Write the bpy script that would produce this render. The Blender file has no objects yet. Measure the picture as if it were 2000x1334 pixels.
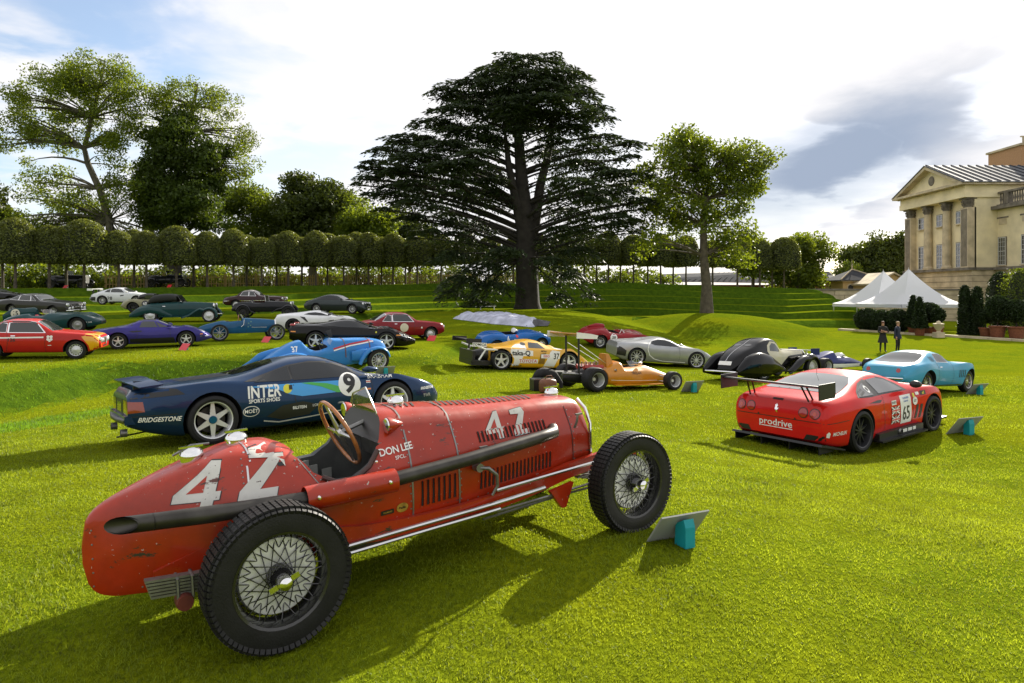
import bpy, bmesh, math, random
import numpy as np
from mathutils import Vector, Matrix, geometry
from mathutils.bvhtree import BVHTree
R = math.radians
rnd = random.Random(7)
NP = np.random.default_rng(11)
scene = bpy.context.scene
COL = scene.collection
# ------------------------------------------------------------------ camera
CAMZ, FPX, U0, VH = 1.87, 1333.0, 1000.0, 575.0
cam = bpy.data.cameras.new('camera'); camo = bpy.data.objects.new('camera', cam); COL.objects.link(camo)
camo.location = (0, 0, CAMZ); camo.rotation_euler = (R(90), 0, 0)
cam.sensor_width = 36; cam.lens = 24; cam.shift_y = -0.046; cam.clip_start = 0.05; cam.clip_end = 3000
scene.camera = camo
# ------------------------------------------------------------------ light
SUN_AZ, SUN_EL = 32.0, 27.0            # degrees right of the view axis, above the horizon
sd = Vector((math.sin(R(SUN_AZ))*math.cos(R(SUN_EL)), math.cos(R(SUN_AZ))*math.cos(R(SUN_EL)), math.sin(R(SUN_EL))))
sl = bpy.data.lights.new('sun', 'SUN'); so = bpy.data.objects.new('sun', sl); COL.objects.link(so)
sl.energy = 5.0; sl.angle = R(0.55); sl.color = (1.0, 0.93, 0.80)
so.rotation_euler = (-sd).to_track_quat('-Z', 'Y').to_euler(); so.location = (30, 45, 30)
scene.view_settings.view_transform = 'Standard'; scene.view_settings.look = 'None'
scene.view_settings.exposure = 1.1; scene.view_settings.gamma = 1.0
scene.cycles.use_denoising = True
scene.cycles.max_bounces = 6; scene.cycles.transparent_max_bounces = 6
scene.cycles.caustics_reflective = False; scene.cycles.caustics_refractive = False
scene.cycles.sample_clamp_indirect = 6.0

def build_world():
    w = bpy.data.worlds.new('World'); scene.world = w; w.use_nodes = True
    nt = w.node_tree; nt.nodes.clear()
    N, L = nt.nodes.new, nt.links.new
    out = N('ShaderNodeOutputWorld'); bg = N('ShaderNodeBackground'); bg.inputs['Strength'].default_value = 0.088
    sky = N('ShaderNodeTexSky'); sky.sky_type = 'NISHITA'; sky.sun_disc = False
    sky.sun_elevation = R(SUN_EL); sky.sun_rotation = R(SUN_AZ); sky.air_density = 1.0; sky.dust_density = 0.6; sky.ozone_density = 1.6
    tc = N('ShaderNodeTexCoord'); sep = N('ShaderNodeSeparateXYZ'); L(tc.outputs['Generated'], sep.inputs[0])
    def math_(op, a, b=None, c=None):
        n = N('ShaderNodeMath'); n.operation = op
        for i, v in enumerate((a, b, c)):
            if v is None: continue
            if isinstance(v, (int, float)): n.inputs[i].default_value = v
            else: L(v, n.inputs[i])
        return n.outputs[0]
    def ramp(v, lo, hi):
        n = N('ShaderNodeMapRange'); n.interpolation_type = 'SMOOTHSTEP'; L(v, n.inputs[0])
        n.inputs[1].default_value = lo; n.inputs[2].default_value = hi
        return n.outputs[0]
    x, y, z = sep.outputs
    az = math_('ARCTAN2', x, y); el = math_('ARCSINE', z)
    zz = math_('ADD', math_('MAXIMUM', z, 0.0), 0.16)
    cv = N('ShaderNodeCombineXYZ'); L(math_('DIVIDE', x, zz), cv.inputs[0]); L(math_('DIVIDE', y, zz), cv.inputs[1])
    def noise(scale, det, off, dist=0.0):
        m = N('ShaderNodeMapping'); m.inputs['Location'].default_value = off; L(cv.outputs[0], m.inputs[0])
        n = N('ShaderNodeTexNoise'); n.inputs['Scale'].default_value = scale; n.inputs['Detail'].default_value = det
        n.inputs['Roughness'].default_value = 0.55; n.inputs['Distortion'].default_value = dist; L(m.outputs[0], n.inputs[0])
        return n.outputs['Fac']
    n1 = noise(0.55, 5, (3.1, 1.7, 0), 0.4); n2 = noise(1.6, 6, (8.3, 4.1, 2), 0.3); n3 = noise(3.5, 5, (1, 9, 0), 0.2)
    cover = ramp(math_('ADD', n1, math_('MULTIPLY', math_('SUBTRACT', n2, 0.5), 0.35)), 0.33, 0.52)
    def blob(a0, e0, ra, re, tilt, soft, amp):
        da = math_('SUBTRACT', az, R(a0)); de = math_('SUBTRACT', math_('SUBTRACT', el, R(e0)), math_('MULTIPLY', da, tilt))
        da = math_('ADD', da, math_('MULTIPLY', math_('SUBTRACT', n2, 0.5), amp)); de = math_('ADD', de, math_('MULTIPLY', math_('SUBTRACT', n3, 0.5), amp*0.6))
        d = math_('SQRT', math_('ADD', math_('POWER', math_('DIVIDE', da, R(ra)), 2.0), math_('POWER', math_('DIVIDE', de, R(re)), 2.0)))
        return math_('SUBTRACT', 1.0, ramp(d, soft, 1.25))
    dark = blob(25.5, 10.0, 14.0, 5.0, 0.32, 0.22, 0.12)       # the grey rain cloud over the house
    blue1 = blob(-33, 20, 13, 4.5, -0.15, 0.2, 0.5); blue2 = blob(-17, 10.5, 9, 2.6, 0.15, 0.1, 0.3)
    blue3 = blob(-36, 9.0, 8, 3.2, 0.1, 0.1, 0.4); blue4 = blob(29, 2.6, 8, 1.7, 0.0, 0.1, 0.12); blue5 = blob(37.5, 13.5, 4, 2.6, 0.1, 0.1, 0.2)
    bl = math_('MAXIMUM', math_('MAXIMUM', blue1, math_('MULTIPLY', blue2, 0.55)), math_('MAXIMUM', math_('MULTIPLY', blue3, 0.9), math_('MAXIMUM', math_('MULTIPLY', blue4, 0.8), math_('MULTIPLY', blue5, 0.8))))
    cover = math_('MULTIPLY', math_('MAXIMUM', cover, 0.86), math_('SUBTRACT', 1.0, math_('MULTIPLY', bl, 0.85)))
    cover = math_('MAXIMUM', cover, dark)
    # cloud tone: thin high cloud varied by noise, cool grey in the thick part
    cc = N('ShaderNodeMix'); cc.data_type = 'RGBA'; L(n3, cc.inputs[0])
    cc.inputs[6].default_value = (5.4, 5.3, 5.35, 1); cc.inputs[7].default_value = (5.9, 5.8, 5.85, 1)
    dk = N('ShaderNodeMix'); dk.data_type = 'RGBA'; L(math_('MULTIPLY', dark, 0.92), dk.inputs[0]); L(cc.outputs[2], dk.inputs[6]); dk.inputs[7].default_value = (1.75, 2.2, 3.0, 1)
    mx = N('ShaderNodeMix'); mx.data_type = 'RGBA'; L(cover, mx.inputs[0]); L(sky.outputs[0], mx.inputs[6]); L(dk.outputs[2], mx.inputs[7])
    L(mx.outputs[2], bg.inputs['Color']); L(bg.outputs[0], out.inputs[0])
build_world()

# ------------------------------------------------------------------ helpers
def tag(o, label=None, cat=None, group=None, kind=None):
    if label: o['label'] = label
    if cat: o['category'] = cat
    if group: o['group'] = group
    if kind: o['kind'] = kind
    return o
def thing(name, label, cat, loc=(0, 0, 0), rz=0.0, group=None):
    o = bpy.data.objects.new(name, None); COL.objects.link(o); o.empty_display_size = 0.2
    o.location = loc; o.rotation_euler = (0, 0, rz)
    return tag(o, label, cat, group)
def link(name, me, parent=None, mat=None, loc=None, rot=None):
    o = bpy.data.objects.new(name, me); COL.objects.link(o)
    if parent is not None: o.parent = parent
    if mat is not None:
        if len(me.materials) == 0: me.materials.append(mat)
    if loc is not None: o.location = loc
    if rot is not None: o.rotation_euler = rot
    return o
def smooth(me, ang=40):
    me.polygons.foreach_set('use_smooth', np.ones(len(me.polygons), dtype=bool))
    try: me.set_sharp_from_angle(angle=R(ang))
    except Exception: pass
    return me
class MB:
    """collects shapes into one mesh"""
    def __init__(s): s.v = []; s.f = []
    def add(s, vs, fs):
        k = len(s.v); s.v += [tuple(v) for v in vs]; s.f += [tuple(i+k for i in f) for f in fs]; return s
    def box(s, c, d, rot=None):
        hx, hy, hz = d[0]/2, d[1]/2, d[2]/2
        vs = [Vector((sx*hx, sy*hy, sz*hz)) for sz in (-1, 1) for sy in (-1, 1) for sx in (-1, 1)]
        if rot is not None: vs = [rot @ v for v in vs]
        return s.add([v+Vector(c) for v in vs], [(0, 2, 3, 1), (4, 5, 7, 6), (0, 1, 5, 4), (2, 6, 7, 3), (0, 4, 6, 2), (1, 3, 7, 5)])
    def tube(s, pts, r, n=8, cap=True):
        pts = [Vector(p) for p in pts]; rr = r if isinstance(r, (list, tuple)) else [r]*len(pts)
        vs = []; up = None
        for i, p in enumerate(pts):
            t = (pts[min(i+1, len(pts)-1)]-pts[max(i-1, 0)]).normalized()
            if up is None: up = t.orthogonal().normalized()
            a = (up - t*up.dot(t))
            a = a.normalized() if a.length > 1e-6 else t.orthogonal().normalized(); up = a
            b = t.cross(a)
            vs += [p+(a*math.cos(2*math.pi*k/n)+b*math.sin(2*math.pi*k/n))*rr[i] for k in range(n)]
        fs = [(i*n+k, i*n+(k+1) % n, (i+1)*n+(k+1) % n, (i+1)*n+k) for i in range(len(pts)-1) for k in range(n)]
        if cap: fs += [tuple(range(n-1, -1, -1)), tuple(range((len(pts)-1)*n, len(pts)*n))]
        return s.add(vs, fs)
    def lathe(s, prof, n=24, axis='Z', c=(0, 0, 0), close=False):
        vs = []
        for k in range(n):
            a = 2*math.pi*k/n; ca, sa = math.cos(a), math.sin(a)
            for r, h in prof:
                p = (r*ca, r*sa, h) if axis == 'Z' else ((r*ca, h, r*sa) if axis == 'Y' else (h, r*ca, r*sa))
                vs.append((p[0]+c[0], p[1]+c[1], p[2]+c[2]))
        m = len(prof); fs = []
        flip = axis == 'Y'
        for k in range(n):
            k2 = (k+1) % n
            for j in range(m if close else m-1):
                j2 = (j+1) % m
                q = (k*m+j, k2*m+j, k2*m+j2, k*m+j2)
                fs.append(q[::-1] if flip else q)
        return s.add(vs, fs)
    def prism(s, poly, z0, z1, axis='Z'):
        n = len(poly)
        if axis == 'Z': P = lambda a, b, h: (a, b, h)
        elif axis == 'Y': P = lambda a, b, h: (a, h, b)
        else: P = lambda a, b, h: (h, a, b)
        vs = [P(a, b, z0) for a, b in poly]+[P(a, b, z1) for a, b in poly]
        fs = [(i, (i+1) % n, n+(i+1) % n, n+i) for i in range(n)]+[tuple(range(n-1, -1, -1)), tuple(range(n, 2*n))]
        return s.add(vs, fs)
    def mesh(s, name, ang=40, sm=True):
        me = bpy.data.meshes.new(name); me.from_pydata(s.v, [], s.f); me.update()
        bm = bmesh.new(); bm.from_mesh(me); bmesh.ops.recalc_face_normals(bm, faces=bm.faces); bm.to_mesh(me); bm.free()
        if sm: smooth(me, ang)
        return me
    def build(s, name, mat, parent=None, ang=40, loc=None, rot=None, sm=True):
        return link(name, s.mesh(name, ang, sm), parent, mat, loc, rot)
def px(u, v, Y):     # a point seen at that pixel of the 2000 px photograph, Y metres ahead
    return Vector(((u-U0)*Y/FPX, Y, CAMZ-(v-VH)*Y/FPX))
def pchip(pts, xs):
    x = np.array([p[0] for p in pts], float); y = np.array([p[1] for p in pts], float); xs = np.asarray(xs, float)
    if len(x) == 1: return np.full(xs.shape, y[0])
    h = np.diff(x); d = np.diff(y)/h; m = np.zeros(len(x)); m[0] = d[0]; m[-1] = d[-1]
    for i in range(1, len(x)-1):
        m[i] = 0 if d[i-1]*d[i] <= 0 else 3*(h[i-1]+h[i])/((2*h[i]+h[i-1])/d[i-1]+(h[i]+2*h[i-1])/d[i])
    q = np.clip(xs, x[0], x[-1]); k = np.clip(np.searchsorted(x, q)-1, 0, len(x)-2); t = (q-x[k])/h[k]
    return (2*t**3-3*t**2+1)*y[k]+(t**3-2*t**2+t)*h[k]*m[k]+(-2*t**3+3*t**2)*y[k+1]+(t**3-t**2)*h[k]*m[k+1]

# ------------------------------------------------------------------ materials
MATS = {}
def nodes(m): return m.node_tree.nodes, m.node_tree.links
def mat(name, col, rough=0.5, metal=0.0, coat=0.0, var=0.0, vscale=8.0, bump=0.0, bscale=40.0, spec=0.5, emit=None):
    if name in MATS: return MATS[name]
    m = bpy.data.materials.new(name); m.use_nodes = True; n, l = nodes(m); b = n['Principled BSDF']
    b.inputs['Base Color'].default_value = (*col, 1); b.inputs['Roughness'].default_value = rough; b.inputs['Metallic'].default_value = metal
    b.inputs['Coat Weight'].default_value = coat; b.inputs['Coat Roughness'].default_value = 0.04; b.inputs['Specular IOR Level'].default_value = spec
    if var or bump:
        tc = n.new('ShaderNodeTexCoord')
        nz = n.new('ShaderNodeTexNoise'); nz.inputs['Scale'].default_value = vscale; nz.inputs['Detail'].default_value = 5; l.new(tc.outputs['Object'], nz.inputs[0])
        if var:
            mr = n.new('ShaderNodeMapRange'); mr.inputs[1].default_value = 0.3; mr.inputs[2].default_value = 0.7; mr.inputs[3].default_value = 1-var; mr.inputs[4].default_value = 1+var
            l.new(nz.outputs['Fac'], mr.inputs[0])
            mx = n.new('ShaderNodeMix'); mx.data_type = 'RGBA'; mx.blend_type = 'MULTIPLY'; mx.inputs[0].default_value = 1; mx.inputs[6].default_value = (*col, 1); l.new(mr.outputs[0], mx.inputs[7])
            l.new(mx.outputs[2], b.inputs['Base Color'])
        if bump:
            n2 = n.new('ShaderNodeTexNoise'); n2.inputs['Scale'].default_value = bscale; n2.inputs['Detail'].default_value = 4; l.new(tc.outputs['Object'], n2.inputs[0])
            bp = n.new('ShaderNodeBump'); bp.inputs['Strength'].default_value = bump; bp.inputs['Distance'].default_value = 0.02; l.new(n2.outputs['Fac'], bp.inputs['Height']); l.new(bp.outputs[0], b.inputs['Normal'])
    if emit: b.inputs['Emission Color'].default_value = (*emit[0], 1); b.inputs['Emission Strength'].default_value = emit[1]
    MATS[name] = m; return m
def paint(name, col, rough=0.32, metal=0.0):
    return mat('paint_'+name, col, rough, metal, coat=0.42, var=0.06, vscale=3.0, spec=0.08)
def leafmat(name, col, trans, var=0.35, vs=0.8, tw=0.5, rough=0.5):
    m = bpy.data.materials.new(name); m.use_nodes = True; n, l = nodes(m); out = n['Material Output']; b = n['Principled BSDF']
    geo = n.new('ShaderNodeNewGeometry'); nz = n.new('ShaderNodeTexNoise'); nz.inputs['Scale'].default_value = vs; nz.inputs['Detail'].default_value = 4; l.new(geo.outputs['Position'], nz.inputs[0])
    rn = n.new('ShaderNodeMath'); rn.operation = 'MULTIPLY_ADD'; l.new(geo.outputs['Random Per Island'], rn.inputs[0]); rn.inputs[1].default_value = 0.35; l.new(nz.outputs['Fac'], rn.inputs[2])
    mr = n.new('ShaderNodeMapRange'); l.new(rn.outputs[0], mr.inputs[0]); mr.inputs[1].default_value = 0.4; mr.inputs[2].default_value = 0.95; mr.inputs[3].default_value = 1-var; mr.inputs[4].default_value = 1+var
    def mul(c):
        mx = n.new('ShaderNodeMix'); mx.data_type = 'RGBA'; mx.blend_type = 'MULTIPLY'; mx.inputs[0].default_value = 1; mx.inputs[6].default_value = (*c, 1); l.new(mr.outputs[0], mx.inputs[7]); return mx.outputs[2]
    l.new(mul(col), b.inputs['Base Color']); b.inputs['Roughness'].default_value = rough; b.inputs['Specular IOR Level'].default_value = 0.25
    tr = n.new('ShaderNodeBsdfTranslucent'); l.new(mul(trans), tr.inputs['Color'])
    ms = n.new('ShaderNodeMixShader'); ms.inputs[0].default_value = tw; l.new(b.outputs[0], ms.inputs[1]); l.new(tr.outputs[0], ms.inputs[2]); l.new(ms.outputs[0], out.inputs[0])
    return m
M_tyre = mat('rubber', (0.011, 0.011, 0.012), 0.62, spec=0.3, var=0.25, vscale=14, bump=0.12, bscale=60)
M_tyre2 = mat('rubber_old', (0.010, 0.010, 0.0095), 0.55, spec=0.35, var=0.35, vscale=9, bump=0.15, bscale=90)
M_black = mat('black_satin', (0.012, 0.012, 0.013), 0.42)
M_well = mat('wheel_well_black', (0.006, 0.006, 0.006), 0.9)
M_chrome = mat('chrome', (0.80, 0.80, 0.80), 0.13, 1.0)
M_alu = mat('aluminium', (0.62, 0.62, 0.62), 0.28, 1.0, var=0.08)
M_silverp = mat('silver_wheel_paint', (0.62, 0.63, 0.64), 0.32, 0.35, coat=0.4)
M_darkw = mat('dark_wheel_paint', (0.03, 0.03, 0.034), 0.35, 0.3)
M_glass = mat('window_glass', (0.010, 0.012, 0.014), 0.02, 0.0, coat=0.0, spec=0.55)
M_glass2 = mat('pale_window_glass', (0.030, 0.034, 0.034), 0.02, 0.0, coat=0.3, spec=0.6)
M_white = mat('white_paint', (0.80, 0.80, 0.78), 0.35, coat=0.3, var=0.04)
M_blk = mat('black_print', (0.012, 0.012, 0.012), 0.4)
M_red = mat('red_plastic', (0.62, 0.03, 0.04), 0.4)
M_amber = mat('amber_lens', (0.75, 0.22, 0.02), 0.15, coat=0.6)
M_redlens = mat('red_lens', (0.38, 0.012, 0.012), 0.12, coat=0.8)
M_lamp = mat('headlamp_glass', (0.62, 0.65, 0.66), 0.08, 0.2, coat=1.0)
M_grille = mat('grille_dark', (0.02, 0.02, 0.02), 0.5)
M_steel = mat('dull_steel', (0.23, 0.23, 0.22), 0.42, 0.8, var=0.2, vscale=20)
M_leather = mat('brown_leather', (0.16, 0.055, 0.022), 0.5, var=0.2, vscale=12, bump=0.2, bscale=80)
M_teal = mat('teal_board', (0.0, 0.26, 0.30), 0.6, var=0.06)
M_grey = mat('grey_board', (0.30, 0.31, 0.29), 0.7, var=0.06)
M_wood = mat('varnished_wood', (0.36, 0.13, 0.035), 0.28, coat=0.6, var=0.3, vscale=25)
M_seat = mat('seat_black', (0.02, 0.02, 0.022), 0.6, bump=0.2)
# ------------------------------------------------------------------ terrain
LAWN = [(-1.3, 3.7, -.05), (.9, 5.1, .10), (-1.9, 4.6, -.03), (.2, 5.9, .07), (-6, 5, .05), (4, 4, -.18), (5.9, 11.5, -.80), (8.1, 13, -.70), (-4.1, 9.4, -.2), (-1.8, 11, -.17), (3.6, 19.4, -.88), (1, 25, -.92), (7, 30, -1.32), (13.6, 20, -1.03), (8.6, 23.5, -1.04),
        (-6, 20.5, -.74), (-9, 12.6, -.66), (-12.4, 16.5, -1.25), (-11.2, 20.5, -1.12), (-9, 17, -.85), (21, 39, -1.47), (48, 60, -1.35), (26, 64, -1.4), (15, 60, -1.5), (30, 20, -1.3), (50, 40, -1.5), (-3, 27, -.75), (0, 35, -1), (-13, 11, -.85),
        (0, 0, .05), (-10, 0, .12), (10, 2, -.45), (0, -25, .1), (80, 60, -1.5), (-40, 10, 0), (90, 0, -1.4), (-60, 60, -.3), (60, 100, -1.45), (0, 100, -1.4), (-30, 40, -.6), (40, -30, -.6)]
_P = np.array(LAWN, float)
def _tps(d2): return np.where(d2 > 1e-9, 0.5*d2*np.log(d2+1e-12), 0.0)
def _fit():
    n = len(_P); K = _tps(((_P[:, None, :2]-_P[None, :, :2])**2).sum(-1))+np.eye(n)*0.08
    Q = np.hstack([np.ones((n, 1)), _P[:, :2]]); A = np.block([[K, Q], [Q.T, np.zeros((3, 3))]])
    return np.linalg.solve(A, np.concatenate([_P[:, 2], np.zeros(3)]))
_W = _fit()
def lawn(X, Y):
    X = np.clip(np.asarray(X, float), -70, 95); Y = np.clip(np.asarray(Y, float), -35, 110)
    z = _W[-3]+_W[-2]*X+_W[-1]*Y
    for i in range(len(_P)): z = z+_W[i]*_tps((X-_P[i, 0])**2+(Y-_P[i, 1])**2)
    return z
def lip(pts): return np.array([tuple(px(*p)) for p in pts])
LIPS = {
 'G': np.array([(8.6, 58, -1.02), (10, 61.5, -1.0), (12.5, 63.6, -1.0), (18, 64.2, -1.12), (24, 64.4, -1.36)]),
 'F': np.array([(-18, -2, .1), (-16.4, 8, -.05), (-14.9, 17.5, -.25), (-13.6, 22.3, -.27), (-9.8, 23.8, -.24), (-6, 24.3, -.25), (-3.6, 25.2, -.32), (-2.9, 32, -.3), (-1.2, 45, -.2), (3, 58, -.3), (8, 65, -.3), (14.7, 66.8, -.33), (27, 66.8, -.68), (31.3, 66.8, -.62), (38, 66.8, -.62)]),
 'E': lip([(-500, 700, 22), (-300, 680, 24.5), (0, 662, 27.5), (200, 648, 30), (300, 640, 33), (430, 629, 38), (540, 625, 41), (640, 617, 46), (750, 610, 53), (900, 605, 61), (1052, 606, 66), (1220, 602, 69.6), (1541, 612, 69.6), (1625, 608, 69.6), (1800, 608, 69.6)]),
 'D': lip([(-500, 628, 33), (-300, 622, 35), (0, 618, 38), (200, 615.5, 41.5), (430, 607, 48), (600, 601, 53), (750, 595.5, 60), (900, 590, 67.5), (1052, 592, 70), (1220, 589, 72.4), (1541, 599, 72.4), (1625, 595, 72.4), (1800, 595, 72.4)]),
 'C': lip([(-500, 604, 39), (-300, 601, 41), (0, 599, 45), (200, 597, 48.5), (430, 592, 55), (600, 587, 60), (750, 582, 66), (900, 577, 71.5), (1052, 580, 73.5), (1220, 577, 75.2), (1541, 586, 75.2), (1625, 584, 75.2), (1800, 584, 75.2)]),
 'B': lip([(-500, 585, 43), (-300, 584, 45.5), (0, 582, 50), (200, 580.5, 53.5), (430, 576.5, 60), (600, 573, 65.5), (750, 570, 71), (900, 566, 75), (1052, 567, 77), (1220, 565, 78), (1541, 574, 78), (1625, 572, 78), (1800, 572, 78)]),
 'A': lip([(-500, 563, 46), (-300, 563, 49), (0, 563, 53.5), (200, 563, 57), (430, 560.5, 64), (600, 558, 70), (750, 556, 74.5), (900, 553, 78.3), (1052, 553, 80), (1220, 552, 81), (1541, 563, 80.8), (1625, 566, 80.8), (1800, 566, 80.8)])}
ORDER = 'GFEDCBA'
WID = dict(G=.8, F=4.5, E=.62, D=.55, C=.55, B=.55, A=.70)
def smst(t): t = np.clip(t, 0, 1); return t*t*(3-2*t)
def sdist(L, X, Y):
    best = np.full(X.shape, 1e9); zz = np.zeros(X.shape)
    for a, b in zip(L[:-1], L[1:]):
        d = b[:2]-a[:2]; q = np.clip(((X-a[0])*d[0]+(Y-a[1])*d[1])/(d@d), 0, 1)
        D = np.hypot(X-a[0]-q*d[0], Y-a[1]-q*d[1]); m = D < best
        best = np.where(m, D, best); zz = np.where(m, a[2]+q*(b[2]-a[2]), zz)
    sgn = np.where(Y > np.interp(X, L[:, 0], L[:, 1]), 1, -1)
    return best*sgn, zz
CED = (1.4, 62.0); OAK = (16.5, 58.0)
def terr(X, Y):
    X = np.asarray(X, float); Y = np.asarray(Y, float); z = lawn(X, Y); endf = 1-smst((X-35.5)/3.0)
    for k in ORDER:
        L = LIPS[k]; d, zk = sdist(L, X, Y); w = WID[k]
        if k == 'F': w = np.interp(X, [-12, -9, -3, 6, 12], [2.3, 1.9, 1.7, 3.0, 0.7])
        t = smst((d+w)/w) if k in 'FG' else np.clip((d+w)/w, 0, 1)
        if k == 'G': t = t*smst((X-8)/3.0)
        z = z+(zk+0.012*np.clip(d, 0, 3)-z)*t*endf
    for (cx, cy), z0, q, s in ((CED, .56, .00138, 1.0), (OAK, .30, .021, 1.0)):
        r2 = (X-cx)**2*(np.where(X > cx, 9.0, 1.6) if cx < 5 else 0.8)+np.where(Y > cy, 4.0, 1.0)*(Y-cy)**2
        m = z0-q*r2-(.0012*np.clip(np.sqrt(r2)-20, 0, None)**2 if cx < 5 else 0); k_ = 0.25
        h = np.clip(0.5+0.5*(m-z)/k_, 0, 1); z = z*(1-h)+m*h+k_*h*(1-h)
    z = z+0.018*np.sin(X*.7+1.3)*np.sin(Y*.6+.4)*(np.hypot(X, Y-4) > 3)
    return z
def gz(x, y): return float(terr(np.array([x]), np.array([y]))[0])
def build_ground():
    xs = np.concatenate([[-900, -500, -250, -140, -90, -70, -58], np.arange(-50, 46, .3), [47, 50, 54, 60, 70, 90, 130, 200, 400, 900]])
    rows = []
    base = np.concatenate([[-400, -120, -50, -25, -12, -5], np.arange(-2, 16, .3), np.arange(16, 30, .45)])
    Fy = np.interp(xs, LIPS['F'][:, 0], LIPS['F'][:, 1])
    for y in base: rows.append(np.full(xs.shape, float(y)))
    prev = np.full(xs.shape, 30.0)
    for j in range(1, 15): pass
    for k in 'EDCBA':
        Lk = LIPS[k]; yk = np.interp(xs, Lk[:, 0], Lk[:, 1]); sl_ = np.gradient(yk, xs); w = WID[k]*np.sqrt(1+sl_**2)
        foot = yk-w; n = 34 if k == 'E' else 3
        for j in range(1, n+1): rows.append(prev+(foot-prev)*j/(n+.0))
        for t in (.25, .5, .75, .93, 1.0, 1.07): rows.append(foot+w*t)
        prev = yk+w*.1
    for d in (2, 5, 10, 20, 40, 90, 200, 500, 1200): rows.append(prev+d)
    Yg = np.array(rows); Yg = np.maximum.accumulate(Yg+np.arange(len(rows))[:, None]*1e-4, axis=0)
    Xg = np.broadcast_to(xs, Yg.shape); Z = terr(Xg, Yg)
    nr, nc = Yg.shape
    me = bpy.data.meshes.new('lawn')
    co = np.stack([Xg, Yg, Z], -1).reshape(-1, 3)
    i = np.arange(nr-1)[:, None]*nc+np.arange(nc-1)[None, :]; f = np.stack([i, i+1, i+nc+1, i+nc], -1).reshape(-1, 4)
    me.vertices.add(len(co)); me.vertices.foreach_set('co', co.ravel()); me.loops.add(f.size); me.loops.foreach_set('vertex_index', f.ravel())
    me.polygons.add(len(f)); me.polygons.foreach_set('loop_start', np.arange(0, f.size, 4)); me.update(calc_edges=True); smooth(me, 28)
    m = bpy.data.materials.new('mown_grass'); m.use_nodes = True; n, l = nodes(m); b = n['Principled BSDF']; out = n['Material Output']
    geo = n.new('ShaderNodeNewGeometry')
    def nz(s, d=5, st=None):
        t = n.new('ShaderNodeTexNoise'); t.inputs['Scale'].default_value = s; t.inputs['Detail'].default_value = d; t.inputs['Roughness'].default_value = .62
        if st:
            mp = n.new('ShaderNodeMapping'); mp.inputs['Scale'].default_value = st; l.new(geo.outputs['Position'], mp.inputs[0]); l.new(mp.outputs[0], t.inputs[0])
        else: l.new(geo.outputs['Position'], t.inputs[0])
        return t.outputs['Fac']
    def mix(f, a, c_):
        x = n.new('ShaderNodeMix'); x.data_type = 'RGBA'
        if isinstance(f, float): x.inputs[0].default_value = f
        else: l.new(f, x.inputs[0])
        for s, v in ((6, a), (7, c_)):
            if isinstance(v, tuple): x.inputs[s].default_value = (*v, 1)
            else: l.new(v, x.inputs[s])
        return x.outputs[2]
    def rg(v, lo, hi):
        x = n.new('ShaderNodeMapRange'); x.interpolation_type = 'SMOOTHSTEP'; l.new(v, x.inputs[0]); x.inputs[1].default_value = lo; x.inputs[2].default_value = hi; return x.outputs[0]
    big = rg(nz(.35, 3), .3, .7); mid = rg(nz(2.6, 5), .3, .72); fine = rg(nz(26, 6, (1, .55, 1)), .3, .72)
    # mown flats yellower, longer bank grass greener; steep faces painted darker for riser shade
    sp = n.new('ShaderNodeSeparateXYZ'); l.new(geo.outputs['True Normal'], sp.inputs[0]); steep = rg(sp.outputs[2], .985, .90)
    flat = mix(mid, (.115, .165, .006), (.17, .22, .008)); flat = mix(big, flat, (.20, .225, .006)); bank = mix(mid, (.045, .088, .007), (.085, .145, .009))
    c0 = mix(steep, flat, bank); c1 = mix(fine, mix(.55, c0, (.03, .055, .004)), c0)
    l.new(c1, b.inputs['Base Color']); b.inputs['Roughness'].default_value = .9; b.inputs['Specular IOR Level'].default_value = .0
    b.inputs['Sheen Weight'].default_value = .0
    bp = n.new('ShaderNodeBump'); bp.inputs['Strength'].default_value = .75; bp.inputs['Distance'].default_value = .05
    ad = n.new('ShaderNodeMath'); ad.operation = 'MULTIPLY_ADD'; l.new(nz(5.5, 6), ad.inputs[0]); ad.inputs[1].default_value = 1.6; l.new(nz(34, 5, (1, .6, 1)), ad.inputs[2])
    l.new(ad.outputs[0], bp.inputs['Height']); l.new(bp.outputs[0], b.inputs['Normal'])
    o = link('lawn', me, None, m); tag(o, 'mown green lawn with grass terraces and banks', 'lawn', kind='structure')
build_ground()
def mesh_np(name, co, fac, k):
    me = bpy.data.meshes.new(name); me.vertices.add(len(co)); me.vertices.foreach_set('co', np.ascontiguousarray(co, dtype=np.float32).ravel())
    me.loops.add(fac.size); me.loops.foreach_set('vertex_index', fac.ravel().astype(np.int32)); me.polygons.add(len(fac)); me.polygons.foreach_set('loop_start', np.arange(0, fac.size, k, dtype=np.int32))
    me.update(calc_edges=True); return me
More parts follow.
